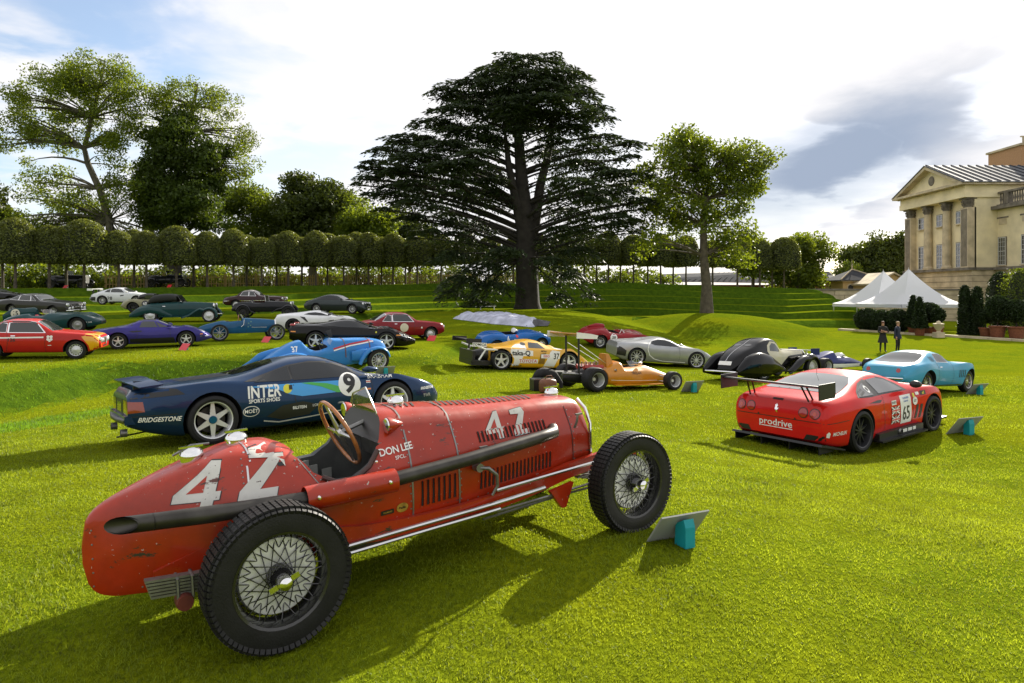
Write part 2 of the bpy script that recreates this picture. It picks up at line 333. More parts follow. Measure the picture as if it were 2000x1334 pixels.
def build_grass():
    P = []; S = []
    for y0, y1, dens, s in ((2.2, 4.5, 4600, .85), (4.5, 7, 3000, 1.0), (7, 11, 1300, 1.25), (11, 17, 420, 1.6), (17, 27, 110, 2.1)):
        wx = .80*y1; n = int(dens*(y1-y0)*2*wx); x = NP.uniform(-wx, wx, n); y = NP.uniform(y0, y1, n); k = (np.abs(x) < .79*y+.35) & (x > -16)
        P.append(np.stack([x[k], y[k]], -1)); S.append(np.full(k.sum(), s))
    P0 = np.concatenate(P); S0 = np.concatenate(S); sl_ = np.hypot(terr(P0[:, 0]+.25, P0[:, 1])-terr(P0[:, 0]-.25, P0[:, 1]), terr(P0[:, 0], P0[:, 1]+.25)-terr(P0[:, 0], P0[:, 1]-.25))/.5
    bk = (sl_ > .115) & (P0[:, 0] < -5) & (P0[:, 1] > 8)
    _blades('grass', P0[~bk], S0[~bk], 1.0, leafmat('grass_blades', (.160, .212, .011), (.30, .345, .015), var=.52, vs=1.5, tw=.5, rough=.55), 'short grass blades of the lawn')
    _blades('bank_grass', P0[bk], S0[bk], 1.7, leafmat('bank_grass_blades', (.085, .185, .010), (.19, .33, .012), var=.5, vs=1.6, tw=.5, rough=.55), 'longer greener grass on the bank below the terrace')
def _blades(nm, P, S, lf, g, lab):
    n = len(P)
    if n == 0: return
    z = terr(P[:, 0], P[:, 1])
    # tufts: blade length follows a patchy pattern
    q = np.zeros(n)
    for i in range(7):
        a = NP.uniform(0, 6.28); f = (1.3, 2.1, 3.7, 5.2, 8.1, 13, 19)[i]; q += np.sin(f*(P[:, 0]*math.cos(a)+P[:, 1]*math.sin(a))+NP.uniform(0, 6.28))*(1.2, 1, .9, .9, .8, .7, .6)[i]
    q = np.clip(.5+q/6, 0, 1)
    h = (.012+.019*q**3+.010*NP.random(n))*S**.8*lf; wd = (.0021+.0018*NP.random(n))*S
    az = NP.uniform(0, 6.283, n); lean = NP.uniform(.25, 1.15, n); az2 = NP.uniform(0, 6.283, n)
    root = np.stack([P[:, 0], P[:, 1], z-.003], -1); side = np.stack([np.cos(az2), np.sin(az2), np.zeros(n)], -1)*wd[:, None]
    d = np.stack([np.cos(az)*np.sin(lean), np.sin(az)*np.sin(lean), np.cos(lean)], -1)
    mid = root+d*h[:, None]*.55+np.array([0, 0, .25])*h[:, None]; tip = root+d*h[:, None]*1.25
    co = np.stack([root-side, root+side, mid+side*.7, tip, mid-side*.7], 1).reshape(-1, 3); b = np.arange(n)[:, None]*5
    q4 = (b+np.array([0, 1, 2, 4])); t3 = b+np.array([4, 2, 3])
    me = bpy.data.meshes.new('grass'); me.vertices.add(len(co)); me.vertices.foreach_set('co', co.astype(np.float32).ravel())
    li = np.concatenate([q4.ravel(), t3.ravel()]).astype(np.int32); me.loops.add(len(li)); me.loops.foreach_set('vertex_index', li)
    st = np.concatenate([np.arange(n)*4, 4*n+np.arange(n)*3]).astype(np.int32); me.polygons.add(2*n); me.polygons.foreach_set('loop_start', st); me.update(calc_edges=True)
    o = link(nm, me, None, g); tag(o, lab, 'grass', kind='stuff')
    print('grass blades', n)
build_grass()
# ------------------------------------------------------------------ trees
M_bark = mat('bark_grey', (.085, .07, .05), .9, var=.4, vscale=3, bump=.8, bscale=14)
M_bark2 = mat('bark_dark', (.028, .024, .02), .95, var=.4, vscale=2, bump=.9, bscale=9)
M_barkp = mat('bark_pale', (.075, .07, .045), .9, var=.5, vscale=1.6, bump=.6, bscale=8)
L_plane = leafmat('plane_leaves', (.085, .13, .012), (.22, .27, .012), tw=.48, vs=.25)
L_plane2 = leafmat('ivy_leaves', (.045, .075, .010), (.10, .14, .010), tw=.35, vs=.3)
L_oak = leafmat('oak_leaves', (.075, .11, .012), (.20, .245, .010), tw=.45, vs=.5)
L_dark = leafmat('dark_leaves', (.045, .066, .012), (.10, .125, .010), tw=.35, vs=.4)
L_mid = leafmat('mid_leaves', (.075, .11, .012), (.20, .25, .012), tw=.4, vs=.3)
L_cedar = leafmat('cedar_needles', (.026, .042, .016), (.045, .066, .012), var=.45, tw=.22, vs=.5, rough=.55)
L_lime = leafmat('clipped_leaves', (.100, .120, .032), (.21, .23, .018), var=.45, tw=.34, vs=1.2, rough=.40)
L_box = leafmat('topiary_leaves', (.020, .036, .010), (.03, .05, .008), var=.35, tw=.25, vs=2)
def leaf_mesh(name, P, size, flat=0.0, asp=.55, D=None):
    n = len(P); a = NP.normal(size=(n, 3)); a[:, 2] *= (1-flat)
    if D is not None: a = a*.55+D
    a /= np.linalg.norm(a, axis=1)[:, None]+1e-9
    c = NP.normal(size=(n, 3)); c[:, 2] *= (1-flat); b = c-a*(a*c).sum(1)[:, None]; b /= np.linalg.norm(b, axis=1)[:, None]+1e-9
    s = (size*NP.uniform(.6, 1.3, n))[:, None]
    co = np.stack([P-a*s*.5, P+b*s*asp*.5, P+a*s*.5, P-b*s*asp*.5], 1).reshape(-1, 3)
    return mesh_np(name, co, np.arange(4*n).reshape(-1, 4), 4)
def bez(a, c, b, n=6): return [Vector(a)*(1-t)**2+Vector(c)*2*t*(1-t)+Vector(b)*t*t for t in [i/n for i in range(n+1)]]
def tree(name, label, base, trunk, tr, blobs, leaf, lsize, bark, per=110, sub=1.0, group=None, cat='tree', attach=(.35, 1.0), hollow=.5, seed=1):
    """trunk: points relative to base; blobs: (x,y,z, rx,ry,rz, clumps) envelopes the clumps sit in"""
    r_ = np.random.default_rng(seed)
    root = thing(name, label, cat, base, 0, group)
    T = [Vector(p) for p in trunk]; n = len(T)
    mb = MB(); rad = [tr*(1-.78*i/(n-1)) for i in range(n)]; rad[0] *= 1.25
    mb.tube(T, rad, 10); limb = MB()
    P = []
    for (x, y, z, rx, ry, rz, k) in blobs:
        v = r_.normal(size=(k, 3)); v /= np.linalg.norm(v, axis=1)[:, None]; rr = r_.uniform(hollow**3, 1, k)**(1/3)
        C = np.array([x, y, z])+v*rr[:, None]*np.array([rx, ry, rz])
        for c in C:
            c = Vector(c); best = min(range(max(0, int(n*attach[0])), n), key=lambda i: (T[i]-c).length+max(0, T[i].z-c.z)*2)
            a = T[best]; m_ = a.lerp(c, .5)+Vector((0, 0, (c-a).length*.13))+Vector(r_.normal(size=3)*.3)
            L_ = (c-a).length
            limb.tube(bez(a, m_, c, 5), [max(.025, min(tr*.42, L_*.022)*(1-.85*i/5)) for i in range(6)], 5, cap=False)
            cr = sub*r_.uniform(.75, 1.3); m = int(per*cr**1.5)
            q = r_.normal(size=(m, 3)); q /= np.linalg.norm(q, axis=1)[:, None]; q *= r_.uniform(.15, 1, m)[:, None]**.6*cr*np.array([1.15, 1.15, .8])
            P.append(q+np.array(c))
    trk = mb.build('trunk', bark, root, 60); limb.build('limbs', bark, root, 60)
    P = np.concatenate(P); cr = link('crown', leaf_mesh('crown', P, lsize), root, leaf)
    return root
ORD = 'first second third fourth fifth sixth seventh eighth ninth tenth eleventh twelfth thirteenth fourteenth'.split()
def limes():
    # a clipped lime: trunk and dense dome crown of small leaves over a twig core
    def crown(w, h, seed):
        r_ = np.random.default_rng(seed); n = 5200
        u = r_.uniform(0, 1, n); a = r_.uniform(0, 6.283, n); z = u*h
        prof = lambda t: np.where(t < .12, .74+.26*np.sqrt(np.clip(t/.12, 0, 1)), np.where(t < .38, 1.0, np.sqrt(np.clip(1-((t-.38)/.62)**2.2, 0, 1))))
        k = int(n*.25); top = r_.uniform(0, 1, k)**.5; rr = prof(u)*w/2*(1+.03*np.sin(3*a+seed)+.03*np.sin(5*a+7*u))+r_.normal(0, .045, n)
        # extra leaves to close the dome
        rr[:k] = top*w/2*.99; z[:k] = h*(.38+.62*(1-top**2)**(1/2.2))+r_.normal(0, .04, k)
        P = np.stack([rr*np.cos(a), rr*np.sin(a), z], -1)
        D = np.stack([-np.sin(a), np.cos(a), r_.normal(0, .7, n)], -1)
        lf = leaf_mesh('leaves', P, .21, D=D*.9)
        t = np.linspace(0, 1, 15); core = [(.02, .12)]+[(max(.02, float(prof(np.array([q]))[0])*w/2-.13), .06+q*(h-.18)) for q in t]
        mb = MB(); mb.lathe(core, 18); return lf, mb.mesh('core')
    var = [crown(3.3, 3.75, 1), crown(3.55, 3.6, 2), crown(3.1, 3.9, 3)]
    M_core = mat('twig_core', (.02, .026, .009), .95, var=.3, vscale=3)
    trk = MB().tube([(0, 0, -.2), (.02, .01, 1), (0, 0, 2.6)], [.14, .11, .10], 8).mesh('trunk')
    front = [(30, 1.0), (97, .86), (165, 1.15), (232, .82), (286, .80), (345, 1.0), (405, .83), (456, .98), (511, .84), (563, .93), (617, .95), (671, 1.0), (720, 1.0), (768, .97), (815, .95), (862, .95), (908, .95), (955, .95), (1003, .95),
             (1050, .95), (1096, 1.0), (1141, 1.0), (1188, 1.03), (1237, 1.0), (1290, 1.0), (1340, 1.0), (1392, 1.0), (1440, 1.0), (1484, 1.0), (1531, 1.08)]
    back = [(5, .9), (130, .9), (262, .85), (378, .9), (482, .9), (540, .9), (590, .9), (640, 1.0), (696, 1.0), (745, .95), (792, .95), (1165, .95), (1212, .95), (1265, .95), (1315, .95), (1508, .95)]
    A = LIPS['A']; Xa, Ya = A[:, 0], A[:, 1]
    for row, off, lst, lab, grp in ((0, 1.8, front, 'clipped dome topped lime tree in the front row above the terraces', 'front row of clipped limes'), (1, 5.2, back, 'clipped lime tree in the row behind, near the picket fence', 'back row of clipped limes')):
        for i, (u, s) in enumerate(lst):
            # walk along the ray of that column to the terrace edge
            Ys = np.linspace(40, 95, 800); X = (u-U0)*Ys/FPX; k = int(np.argmax(Ys > np.interp(X, Xa, Ya)+off)); x, y = float(X[k]), float(Ys[k]); z = gz(x, y)
            v = var[(i*2+row) % 3]; sc = s*(.97 if row == 0 else .95)*rnd.uniform(.95, 1.05)
            l2, g2 = lab, grp
            if row == 0 and u < 800: l2 = ORD[13-i]+' clipped lime of the front row, counted from the cedar towards the plane trees'
            elif row == 0 and u > 1120: l2 = ORD[29-i]+' clipped lime of the front row, counted from the brick stable'
            elif row == 0: l2, g2 = 'clipped lime standing behind the cedar boughs', 'limes behind the cedar'
            t = thing('lime_tree', l2, 'tree', (x, y, z), rnd.uniform(0, 6), g2)
            tz = 2.05 if u < 900 else 2.2
            link('trunk', trk, t, M_bark)
            c = link('crown', v[0], t, L_lime, (0, 0, tz)); c.scale = (sc, sc, sc*rnd.uniform(.97, 1.04))
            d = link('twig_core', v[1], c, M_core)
limes()
def cedar():
    r_ = np.random.default_rng(5); bx, by = CED; bz = gz(bx, by)-.1
    root = thing('cedar_tree', 'huge dark spreading cedar with layered drooping branches on the grass mound', 'tree', (bx, by, bz))
    k = by/FPX      # metres per pixel at its distance
    tr = MB(); tr.tube([(0, 0, -.3), (.0, 0, .6), (-.05, 0, 3), (-.1, 0, 7), (-.45, .1, 11), (-.75, .1, 15), (-1.1, 0, 19), (-1.2, 0, 23)], [1.45, 1.12, 1.0, .92, .62, .45, .28, .08], 14)
    tr.tube([(.2, 0, 5), (.7, .2, 8), (1.2, .4, 11.5), (2.1, .5, 15), (2.6, .6, 19)], [.5, .5, .42, .28, .07], 9)
    tr.tube([(-.3, 0, 6), (-.9, -.4, 9), (-1.7, -.6, 13), (-2.2, -.6, 17.5)], [.5, .42, .3, .07], 9)
    trk = tr.build('trunk', M_bark2, root, 60)
    # flat foliage pads: (pixel column, row, half width, half height) turned into metres round the trunk, each at its own depth
    pads = [(1040, 113, 80, 9), (985, 132, 58, 10), (1098, 138, 58, 11), (930, 156, 62, 9), (1040, 150, 95, 12), (1138, 178, 52, 12), (878, 170, 34, 7), (960, 184, 85, 11), (1060, 190, 85, 11), (1176, 204, 34, 9), (905, 206, 55, 9), (1000, 222, 65, 9), (1105, 222, 62, 10), (850, 232, 46, 9), (935, 246, 55, 9),
            (800, 262, 46, 9), (868, 276, 62, 10), (760, 286, 38, 8), (822, 300, 62, 10), (728, 311, 28, 7), (905, 312, 50, 8), (775, 330, 55, 10), (718, 342, 26, 8), (842, 348, 52, 9), (950, 290, 42, 7), (758, 372, 40, 10), (818, 388, 34, 9), (900, 372, 42, 8), (960, 345, 34, 8), (868, 412, 36, 9), (796, 420, 26, 9), (922, 432, 32, 8), (850, 446, 26, 9),
            (1192, 262, 50, 8), (1240, 274, 30, 7), (1128, 288, 32, 7), (1090, 268, 28, 7), (1150, 312, 52, 9), (1212, 332, 62, 10), (1262, 350, 30, 9), (1110, 346, 50, 9), (1172, 372, 62, 10), (1240, 386, 44, 11), (1118, 406, 40, 9), (1190, 416, 42, 11), (1250, 426, 24, 9), (1090, 440, 30, 9), (1150, 450, 32, 9),
            (985, 482, 34, 11), (880, 492, 40, 13), (940, 512, 46, 14), (900, 540, 46, 14), (960, 552, 50, 14), (882, 566, 26, 9), (932, 584, 30, 8), (1075, 502, 36, 12), (1112, 530, 30, 12), (1132, 482, 36, 11), (1150, 570, 20, 8), (1090, 572, 26, 9)]
    limbs = MB(); P = []; D = []; S = []; main = len(pads)
    for (u, v, hw, hh) in list(pads):
        if 120 < v < 440:
            for s_ in range(2): pads.append((u+r_.uniform(-.9, .9)*hw, v+r_.uniform(10, 40), hw*r_.uniform(.4, .65), hh*.8))
    for i, (u, v, hw, hh) in enumerate(pads):
        x = (u-1030)*k-.4*(v < 300); z = CAMZ-(v-VH)*k-bz; low = v > 470
        R_ = float(np.interp(z, [2, 8, 13, 17, 21, 24], [7, 11, 12, 8, 6, 3])); dy = math.sqrt(max(.5, R_**2-x*x))*.75*(1 if i % 2 else -1)*r_.uniform(.15, 1); w = hw*k; dep = w*.85; th = hh*k
        if low: dy = -abs(dy)*.55-.8
        z = CAMZ-(v-VH)*k*(1+dy/by)-bz-.25
        n = int(230*w*dep+60); q = np.sqrt(r_.random(n)); t = r_.uniform(0, 6.283, n); ex, ey = q*np.cos(t), q*np.sin(t); rag = 1+.22*np.sin(5*t+i)+.14*np.sin(11*t)
        px_, py_ = ex*w*rag, ey*dep*rag; out = np.sign(x) if abs(x) > 1.5 else 0
        zz = th*.6*(1-q**2)-(.32 if low else .13)*q**2*w*(1+.6*out*ex)-np.abs(r_.normal(0, th*.30, n))-(r_.random(n) < .16)*r_.uniform(.1, .9, n)*(1.5 if low else 1)
        P.append(np.stack([x+px_, dy+py_, z+zz], -1)); S.append(r_.uniform(.30, .56, n)); D.append(np.stack([np.cos(t)+.5*out, np.sin(t), np.full(n, -.32 if not low else -.6)], -1))
        z0 = min(max(4.6, z-.22*math.hypot(x, dy)-.6), 22.5); t0 = Vector((-.1-.05*z0, 0, z0)); tip = Vector((x+out*w*.5, dy, z-.1)); mid = t0.lerp(tip, .5)+Vector((0, 0, .10*(tip-t0).length)); L_ = (tip-t0).length
        pts = bez(t0, mid, tip, 8); limbs.tube(pts, [max(.03, (.017 if i < main else .009)*L_*(1-.85*j/8)) for j in range(9)], 6, cap=False)
        for j in range(3, 8):
            m = 34; g = r_.normal(0, .45, (m, 3)); g[:, 2] = -np.abs(g[:, 2])*.9; P.append(np.array(pts[j])+g); S.append(r_.uniform(.28, .48, m)); D.append(np.stack([r_.normal(0, 1, m), r_.normal(0, 1, m), np.full(m, -.7)], -1))
        for j in range(3):
            e = Vector((x+r_.uniform(-.8, .8)*w, dy+r_.uniform(-.8, .8)*dep, z-.15)); a_ = pts[5]; limbs.tube([a_, a_.lerp(e, .5)+Vector((0, 0, .12)), e], [.05, .04, .02], 5, cap=False)
    limbs.build('limbs', M_bark2, root, 60)
    P = np.concatenate(P); D = np.concatenate(D); S = np.concatenate(S); P[:, 2] = np.maximum(P[:, 2], .35)
    link('crown', leaf_mesh('crown', P, S, flat=.6, asp=.30, D=D), root, L_cedar)
    print('cedar sprigs', len(P))
cedar()
def woods():
    # the two big trees behind the limes on the left
    def at(u, v, Y): p = px(u, v, Y); return p
    Y = 80.0; k = Y/FPX
    def rel(base, u, v, dy=0.0): p = px(u, v, Y); return (p.x-base[0], dy, p.z-base[2])
    b = px(228, 560, Y); b.z = gz(b.x, b.y); B = tuple(b)
    T = [rel(B, 228, 575), rel(B, 220, 500), rel(B, 213, 430), rel(B, 195, 370), rel(B, 172, 320), rel(B, 165, 290), rel(B, 180, 230), rel(B, 195, 170), rel(B, 205, 120)]
    bl = []
    for (u, v, ru, rv, n) in ((190, 150, 70, 50, 26), (120, 190, 75, 55, 26), (60, 210, 50, 60, 14), (210, 230, 60, 60, 20), (40, 280, 40, 45, 9), (110, 270, 60, 40, 14), (240, 290, 45, 60, 14), (110, 380, 55, 50, 17), (160, 410, 50, 35, 11), (260, 370, 40, 60, 14), (70, 440, 35, 25, 6), (270, 180, 35, 40, 8), (110, 465, 60, 45, 14), (185, 485, 55, 35, 10), (265, 460, 40, 50, 10)):
        x, _, z = rel(B, u, v); bl.append((x, 0, z, ru*k, 3.6, rv*k, n))
    tree('plane_tree', 'tall airy yellow green tree with a leaning forked trunk behind the clipped limes', B, T, .55, bl, L_plane, .29, M_barkp, per=165, sub=1.3, attach=(.3, 1), seed=3, hollow=.35)
    Y = 84.0; k = Y/FPX; b = px(330, 560, Y); b.z = gz(b.x, b.y); B = tuple(b)
    T = [rel(B, 330, 575), rel(B, 332, 480), rel(B, 338, 400), rel(B, 350, 330), rel(B, 368, 260), rel(B, 378, 210), rel(B, 385, 165)]
    bl = []
    for (u, v, ru, rv, n) in ((350, 190, 70, 38, 22), (410, 215, 55, 45, 18), (460, 265, 32, 45, 11), (300, 220, 40, 45, 12), (440, 330, 45, 30, 9), (475, 320, 20, 25, 4)):
        x, _, z = rel(B, u, v); bl.append((x, 0, z, ru*k, 3.4, rv*k, n))
    tree('plane_tree', 'tall airy tree with bare twig ends rising out of dark ivy behind the clipped limes', B, T, .7, bl, L_plane, .28, M_barkp, per=130, sub=1.2, attach=(.3, 1), seed=8, hollow=.4)
    Y = 82.0; k = Y/FPX; b = px(345, 560, Y); b.z = gz(b.x, b.y); B = tuple(b); T = [(0, 0, 0), (0, 0, 5), (.3, 0, 10), (.5, 0, 15)]; bl = []
    for (u, v, ru, rv, n) in ((340, 260, 45, 40, 22), (350, 330, 65, 50, 40), (330, 400, 65, 55, 44), (410, 320, 30, 40, 16), (400, 400, 40, 50, 24), (290, 400, 30, 45, 14)):
        x, _, z = rel(B, u, v); bl.append((x, 0, z, ru*k, 4, rv*k, n))
    tree('ivy_clad_tree', 'dense dark green tree between the two airy trees', B, T, .6, bl, L_plane2, .42, M_bark2, per=190, sub=1.35, seed=4)
    def simple(name, label, u, Y_, vt, w, leaf, seed, per=105, size=.45, vb=560, n=60, sub=1.5, lob=11, group=None):
        b_ = px(u, vb, Y_); b_.z = gz(b_.x, b_.y); kk = Y_/FPX; H = (CAMZ-(vt-VH)*kk)-b_.z; W = w*kk/2; r_ = np.random.default_rng(seed); bl_ = [(0, 0, H*.58, W*.6, W*.5, H*.28, n//3)]
        for j in range(lob):
            a = 6.283*j/lob+r_.uniform(-.4, .4); bl_.append((math.cos(a)*W*r_.uniform(.35, .8), math.sin(a)*W*.5, H*r_.uniform(.34, .86), W*r_.uniform(.2, .4), W*.35, H*r_.uniform(.08, .17), int(n*.7/lob)+2))
        tree(name, label, tuple(b_), [(0, 0, -.3), (.1, 0, H*.3), (-.1, 0, H*.55), (.1, 0, H*.85)], max(.2, H*.028), bl_, leaf, size, M_bark, per=per, sub=sub, seed=seed, group=group)
    simple('broadleaf_tree', 'dark rounded tree with stubby pruned top behind the limes, left of the cedar', 610, 96, 305, 190, L_dark, 11, n=90, sub=1.9, size=.5)
    simple('broadleaf_tree', 'lower green tree between the ivy clad tree and the rounded dark tree', 500, 98, 352, 130, L_mid, 12, n=60, sub=1.7)
    simple('broadleaf_tree', 'bright yellow green tree next to the cedar, behind the limes', 715, 93, 385, 110, L_plane, 13, n=60, sub=1.6)
    simple('broadleaf_tree', 'brownish dark tree just left of the cedar trunk, behind the limes', 800, 100, 412, 90, L_dark, 14, n=40)
    simple('broadleaf_tree', 'dark tree whose edge shows at the far left above the limes', -35, 78, 318, 95, L_dark, 15, n=40, sub=1.3)
    simple('broadleaf_tree', 'loose light green tree behind the last clipped lime by the slate roofs', 1560, 100, 438, 125, L_oak, 16, n=60, sub=1.6)
    simple('broadleaf_tree', 'green tree top behind the clipped limes next to the spreading oak', 1470, 104, 452, 90, L_mid, 19, n=36, sub=1.5)
    simple('broadleaf_tree', 'dense round dark tree beside the mansion', 1722, 125, 445, 125, L_dark, 17, n=100, sub=2.2, size=.55)
    simple('broadleaf_tree', 'small pale green tree between the slate roofs and the garden pavilion', 1657, 118, 510, 45, L_mid, 18, n=24, sub=1.4)
    # spreading tree on its own mound
    bx, by = OAK; bz = gz(bx, by)-.1; Y = by; k = Y/FPX; B = (bx, by, bz)
    T = [rel(B, 1380, 618), rel(B, 1380, 560), rel(B, 1374, 500), rel(B, 1374, 440), rel(B, 1380, 390), rel(B, 1385, 340)]
    bl = []
    for (u, v, ru, rv, n) in ((1330, 300, 55, 38, 22), (1380, 320, 60, 45, 26), (1440, 320, 55, 45, 24), (1290, 350, 40, 45, 17), (1330, 390, 60, 45, 22), (1420, 400, 60, 45, 22), (1470, 360, 28, 50, 11), (1300, 440, 40, 30, 10), (1440, 455, 40, 28, 8), (1260, 470, 18, 35, 4), (1360, 450, 50, 28, 9), (1450, 500, 32, 18, 6), (1495, 305, 16, 12, 3), (1410, 490, 30, 20, 6), (1335, 275, 30, 18, 7)):
        x, _, z = rel(B, u, v); bl.append((x, 0, z, ru*k, 3.0 if ru > 30 else 1.5, rv*k, n))
    tree('oak_tree', 'spreading green tree with pale trunk on its own mound right of the cedar', B, T, .50, bl, L_oak, .30, M_bark, per=125, sub=.95, attach=(.4, 1), seed=6, hollow=.3)
    # shrubs along the fence
    for i, (u, w, vt) in enumerate([(20, 90, 512), (70, 70, 520), (120, 60, 516), (170, 70, 518), (235, 60, 524), (300, 70, 520), (380, 60, 526), (425, 60, 522), (490, 60, 520), (560, 50, 526), (640, 50, 524), (700, 50, 520), (760, 60, 516), (830, 60, 520), (890, 60, 518), (1215, 60, 528), (1290, 60, 530)]):
        Ys = np.linspace(40, 110, 900); X = (u-U0)*Ys/FPX; kx = int(np.argmax(Ys > np.interp(X, LIPS['A'][:, 0], LIPS['A'][:, 1])+10)); Y_ = float(Ys[kx]); kk = Y_/FPX; x = float(X[kx]); z0 = gz(x, Y_); H = CAMZ-(vt-VH)*kk-z0; r_ = np.random.default_rng(40+i)
        n = 900; v = r_.normal(size=(n, 3)); v /= np.linalg.norm(v, axis=1)[:, None]; v[:, 2] = np.abs(v[:, 2]); rr = r_.uniform(.5, 1, n)[:, None]*(1+.25*np.sin(v[:, :1]*5+i))
        t = thing('shrub', 'leafy green shrub growing behind the picket fence', 'shrub', (x, Y_, z0), 0, 'shrubs behind the fence')
        link('foliage', leaf_mesh('foliage', v*rr*np.array([w*kk*.6, 1.4, H]), .36), t, (L_mid, L_plane, L_dark)[i % 3]); MB().tube([(0, 0, -.1), (.05, 0, H*.3), (0, 0, H*.7)], [.07, .06, .03], 6).build('stem', M_bark, t)
    # far belt of trees that closes the view between the trunks
    r_ = np.random.default_rng(77); n = 26000; x = r_.uniform(-120, 22, n); y = r_.uniform(104, 122, n); h = 5.2+1.6*np.sin(x*.23)+1.2*np.sin(x*.61+1)+.8*np.sin(x*1.7)
    P = np.stack([x, y, 1.5+r_.uniform(0, 1, n)*h], -1); o = link('woodland', leaf_mesh('woodland', P, .75), None, L_dark); tag(o, 'distant green woodland seen between the lime trunks', 'woodland', kind='stuff')
woods()
# ------------------------------------------------------------------ car workshop
TMP = bpy.data.scenes.new('workshop')
def evaluated(me, mods):
    """a mesh after modifiers; mods = [(type, settings)]"""
    o = bpy.data.objects.new('t', me); TMP.collection.objects.link(o); ext = []
    for ty, st in mods:
        m = o.modifiers.new('m', ty)
        for k_, v in st.items():
            if k_ == 'object':
                c = bpy.data.objects.new('c', v); TMP.collection.objects.link(c); ext.append(c); v = c
            setattr(m, k_, v)
    vl = TMP.view_layers[0]; vl.update(); dg = vl.depsgraph
    out = bpy.data.meshes.new_from_object(o.evaluated_get(dg), depsgraph=dg)
    for c in ext+[o]: bpy.data.objects.remove(c)
    return out
def text_tris(s, size=1.0, shear=0.0, weight=0.0, space=1.0, align='CENTER'):
    cu = bpy.data.curves.new('t', 'FONT'); cu.body = s; cu.size = size; cu.shear = shear; cu.offset = weight*size; cu.space_character = space; cu.align_x = align; cu.align_y = 'CENTER'; cu.resolution_u = 3
    o = bpy.data.objects.new('t', cu); TMP.collection.objects.link(o); vl = TMP.view_layers[0]; vl.update()
    me = bpy.data.meshes.new_from_object(o.evaluated_get(vl.depsgraph)); bpy.data.objects.remove(o); bpy.data.curves.remove(cu)
    V = [(v.co.x, v.co.y) for v in me.vertices]; F = [tuple(p.vertices) for p in me.polygons]; bpy.data.meshes.remove(me); return V, F
def fill(poly, step=.08):
    """triangles covering a polygon, with inner points so that it can follow a curved surface"""
    P = []; n = len(poly)
    for i in range(n):
        a = Vector(poly[i]); b = Vector(poly[(i+1) % n]); k = max(1, int((b-a).length/step)); P += [a.lerp(b, j/k) for j in range(k)]
    m = len(P); xs = [p.x for p in P]; ys = [p.y for p in P]; G = []
    nx = int((max(xs)-min(xs))/step); ny = int((max(ys)-min(ys))/step)
    for i in range(1, nx+1):
        for j in range(1, ny+1):
            q = (min(xs)+(i-.0)*(max(xs)-min(xs))/(nx+1), min(ys)+j*(max(ys)-min(ys))/(ny+1)); ins = False
            for a_ in range(m):
                A, B = P[a_], P[(a_+1) % m]
                if (A.y > q[1]) != (B.y > q[1]) and q[0] < (B.x-A.x)*(q[1]-A.y)/(B.y-A.y)+A.x: ins = not ins
            if ins: G.append(Vector(q))
    r = geometry.delaunay_2d_cdt(P+G, [(i, (i+1) % m) for i in range(m)], [], 1, 1e-5)
    return [(v.x, v.y) for v in r[0]], [tuple(f) for f in r[2]]
def circ(cx, cy, r, n=24, ry=None): return [(cx+r*math.cos(6.28318*i/n), cy+(ry or r)*math.sin(6.28318*i/n)) for i in range(n)]
def rect(x0, y0, x1, y1): return [(x0, y0), (x1, y0), (x1, y1), (x0, y1)]
def stroke(pts, w):
    """polygon of a line of width w through points"""
    pts = [Vector(p) for p in pts]; L_, R_ = [], []
    for i, p in enumerate(pts):
        t = (pts[min(i+1, len(pts)-1)]-pts[max(i-1, 0)]).normalized(); nrm = Vector((-t.y, t.x))*w/2; L_.append(tuple(p+nrm)); R_.append(tuple(p-nrm))
    return L_+R_[::-1]
WHEELS = {}
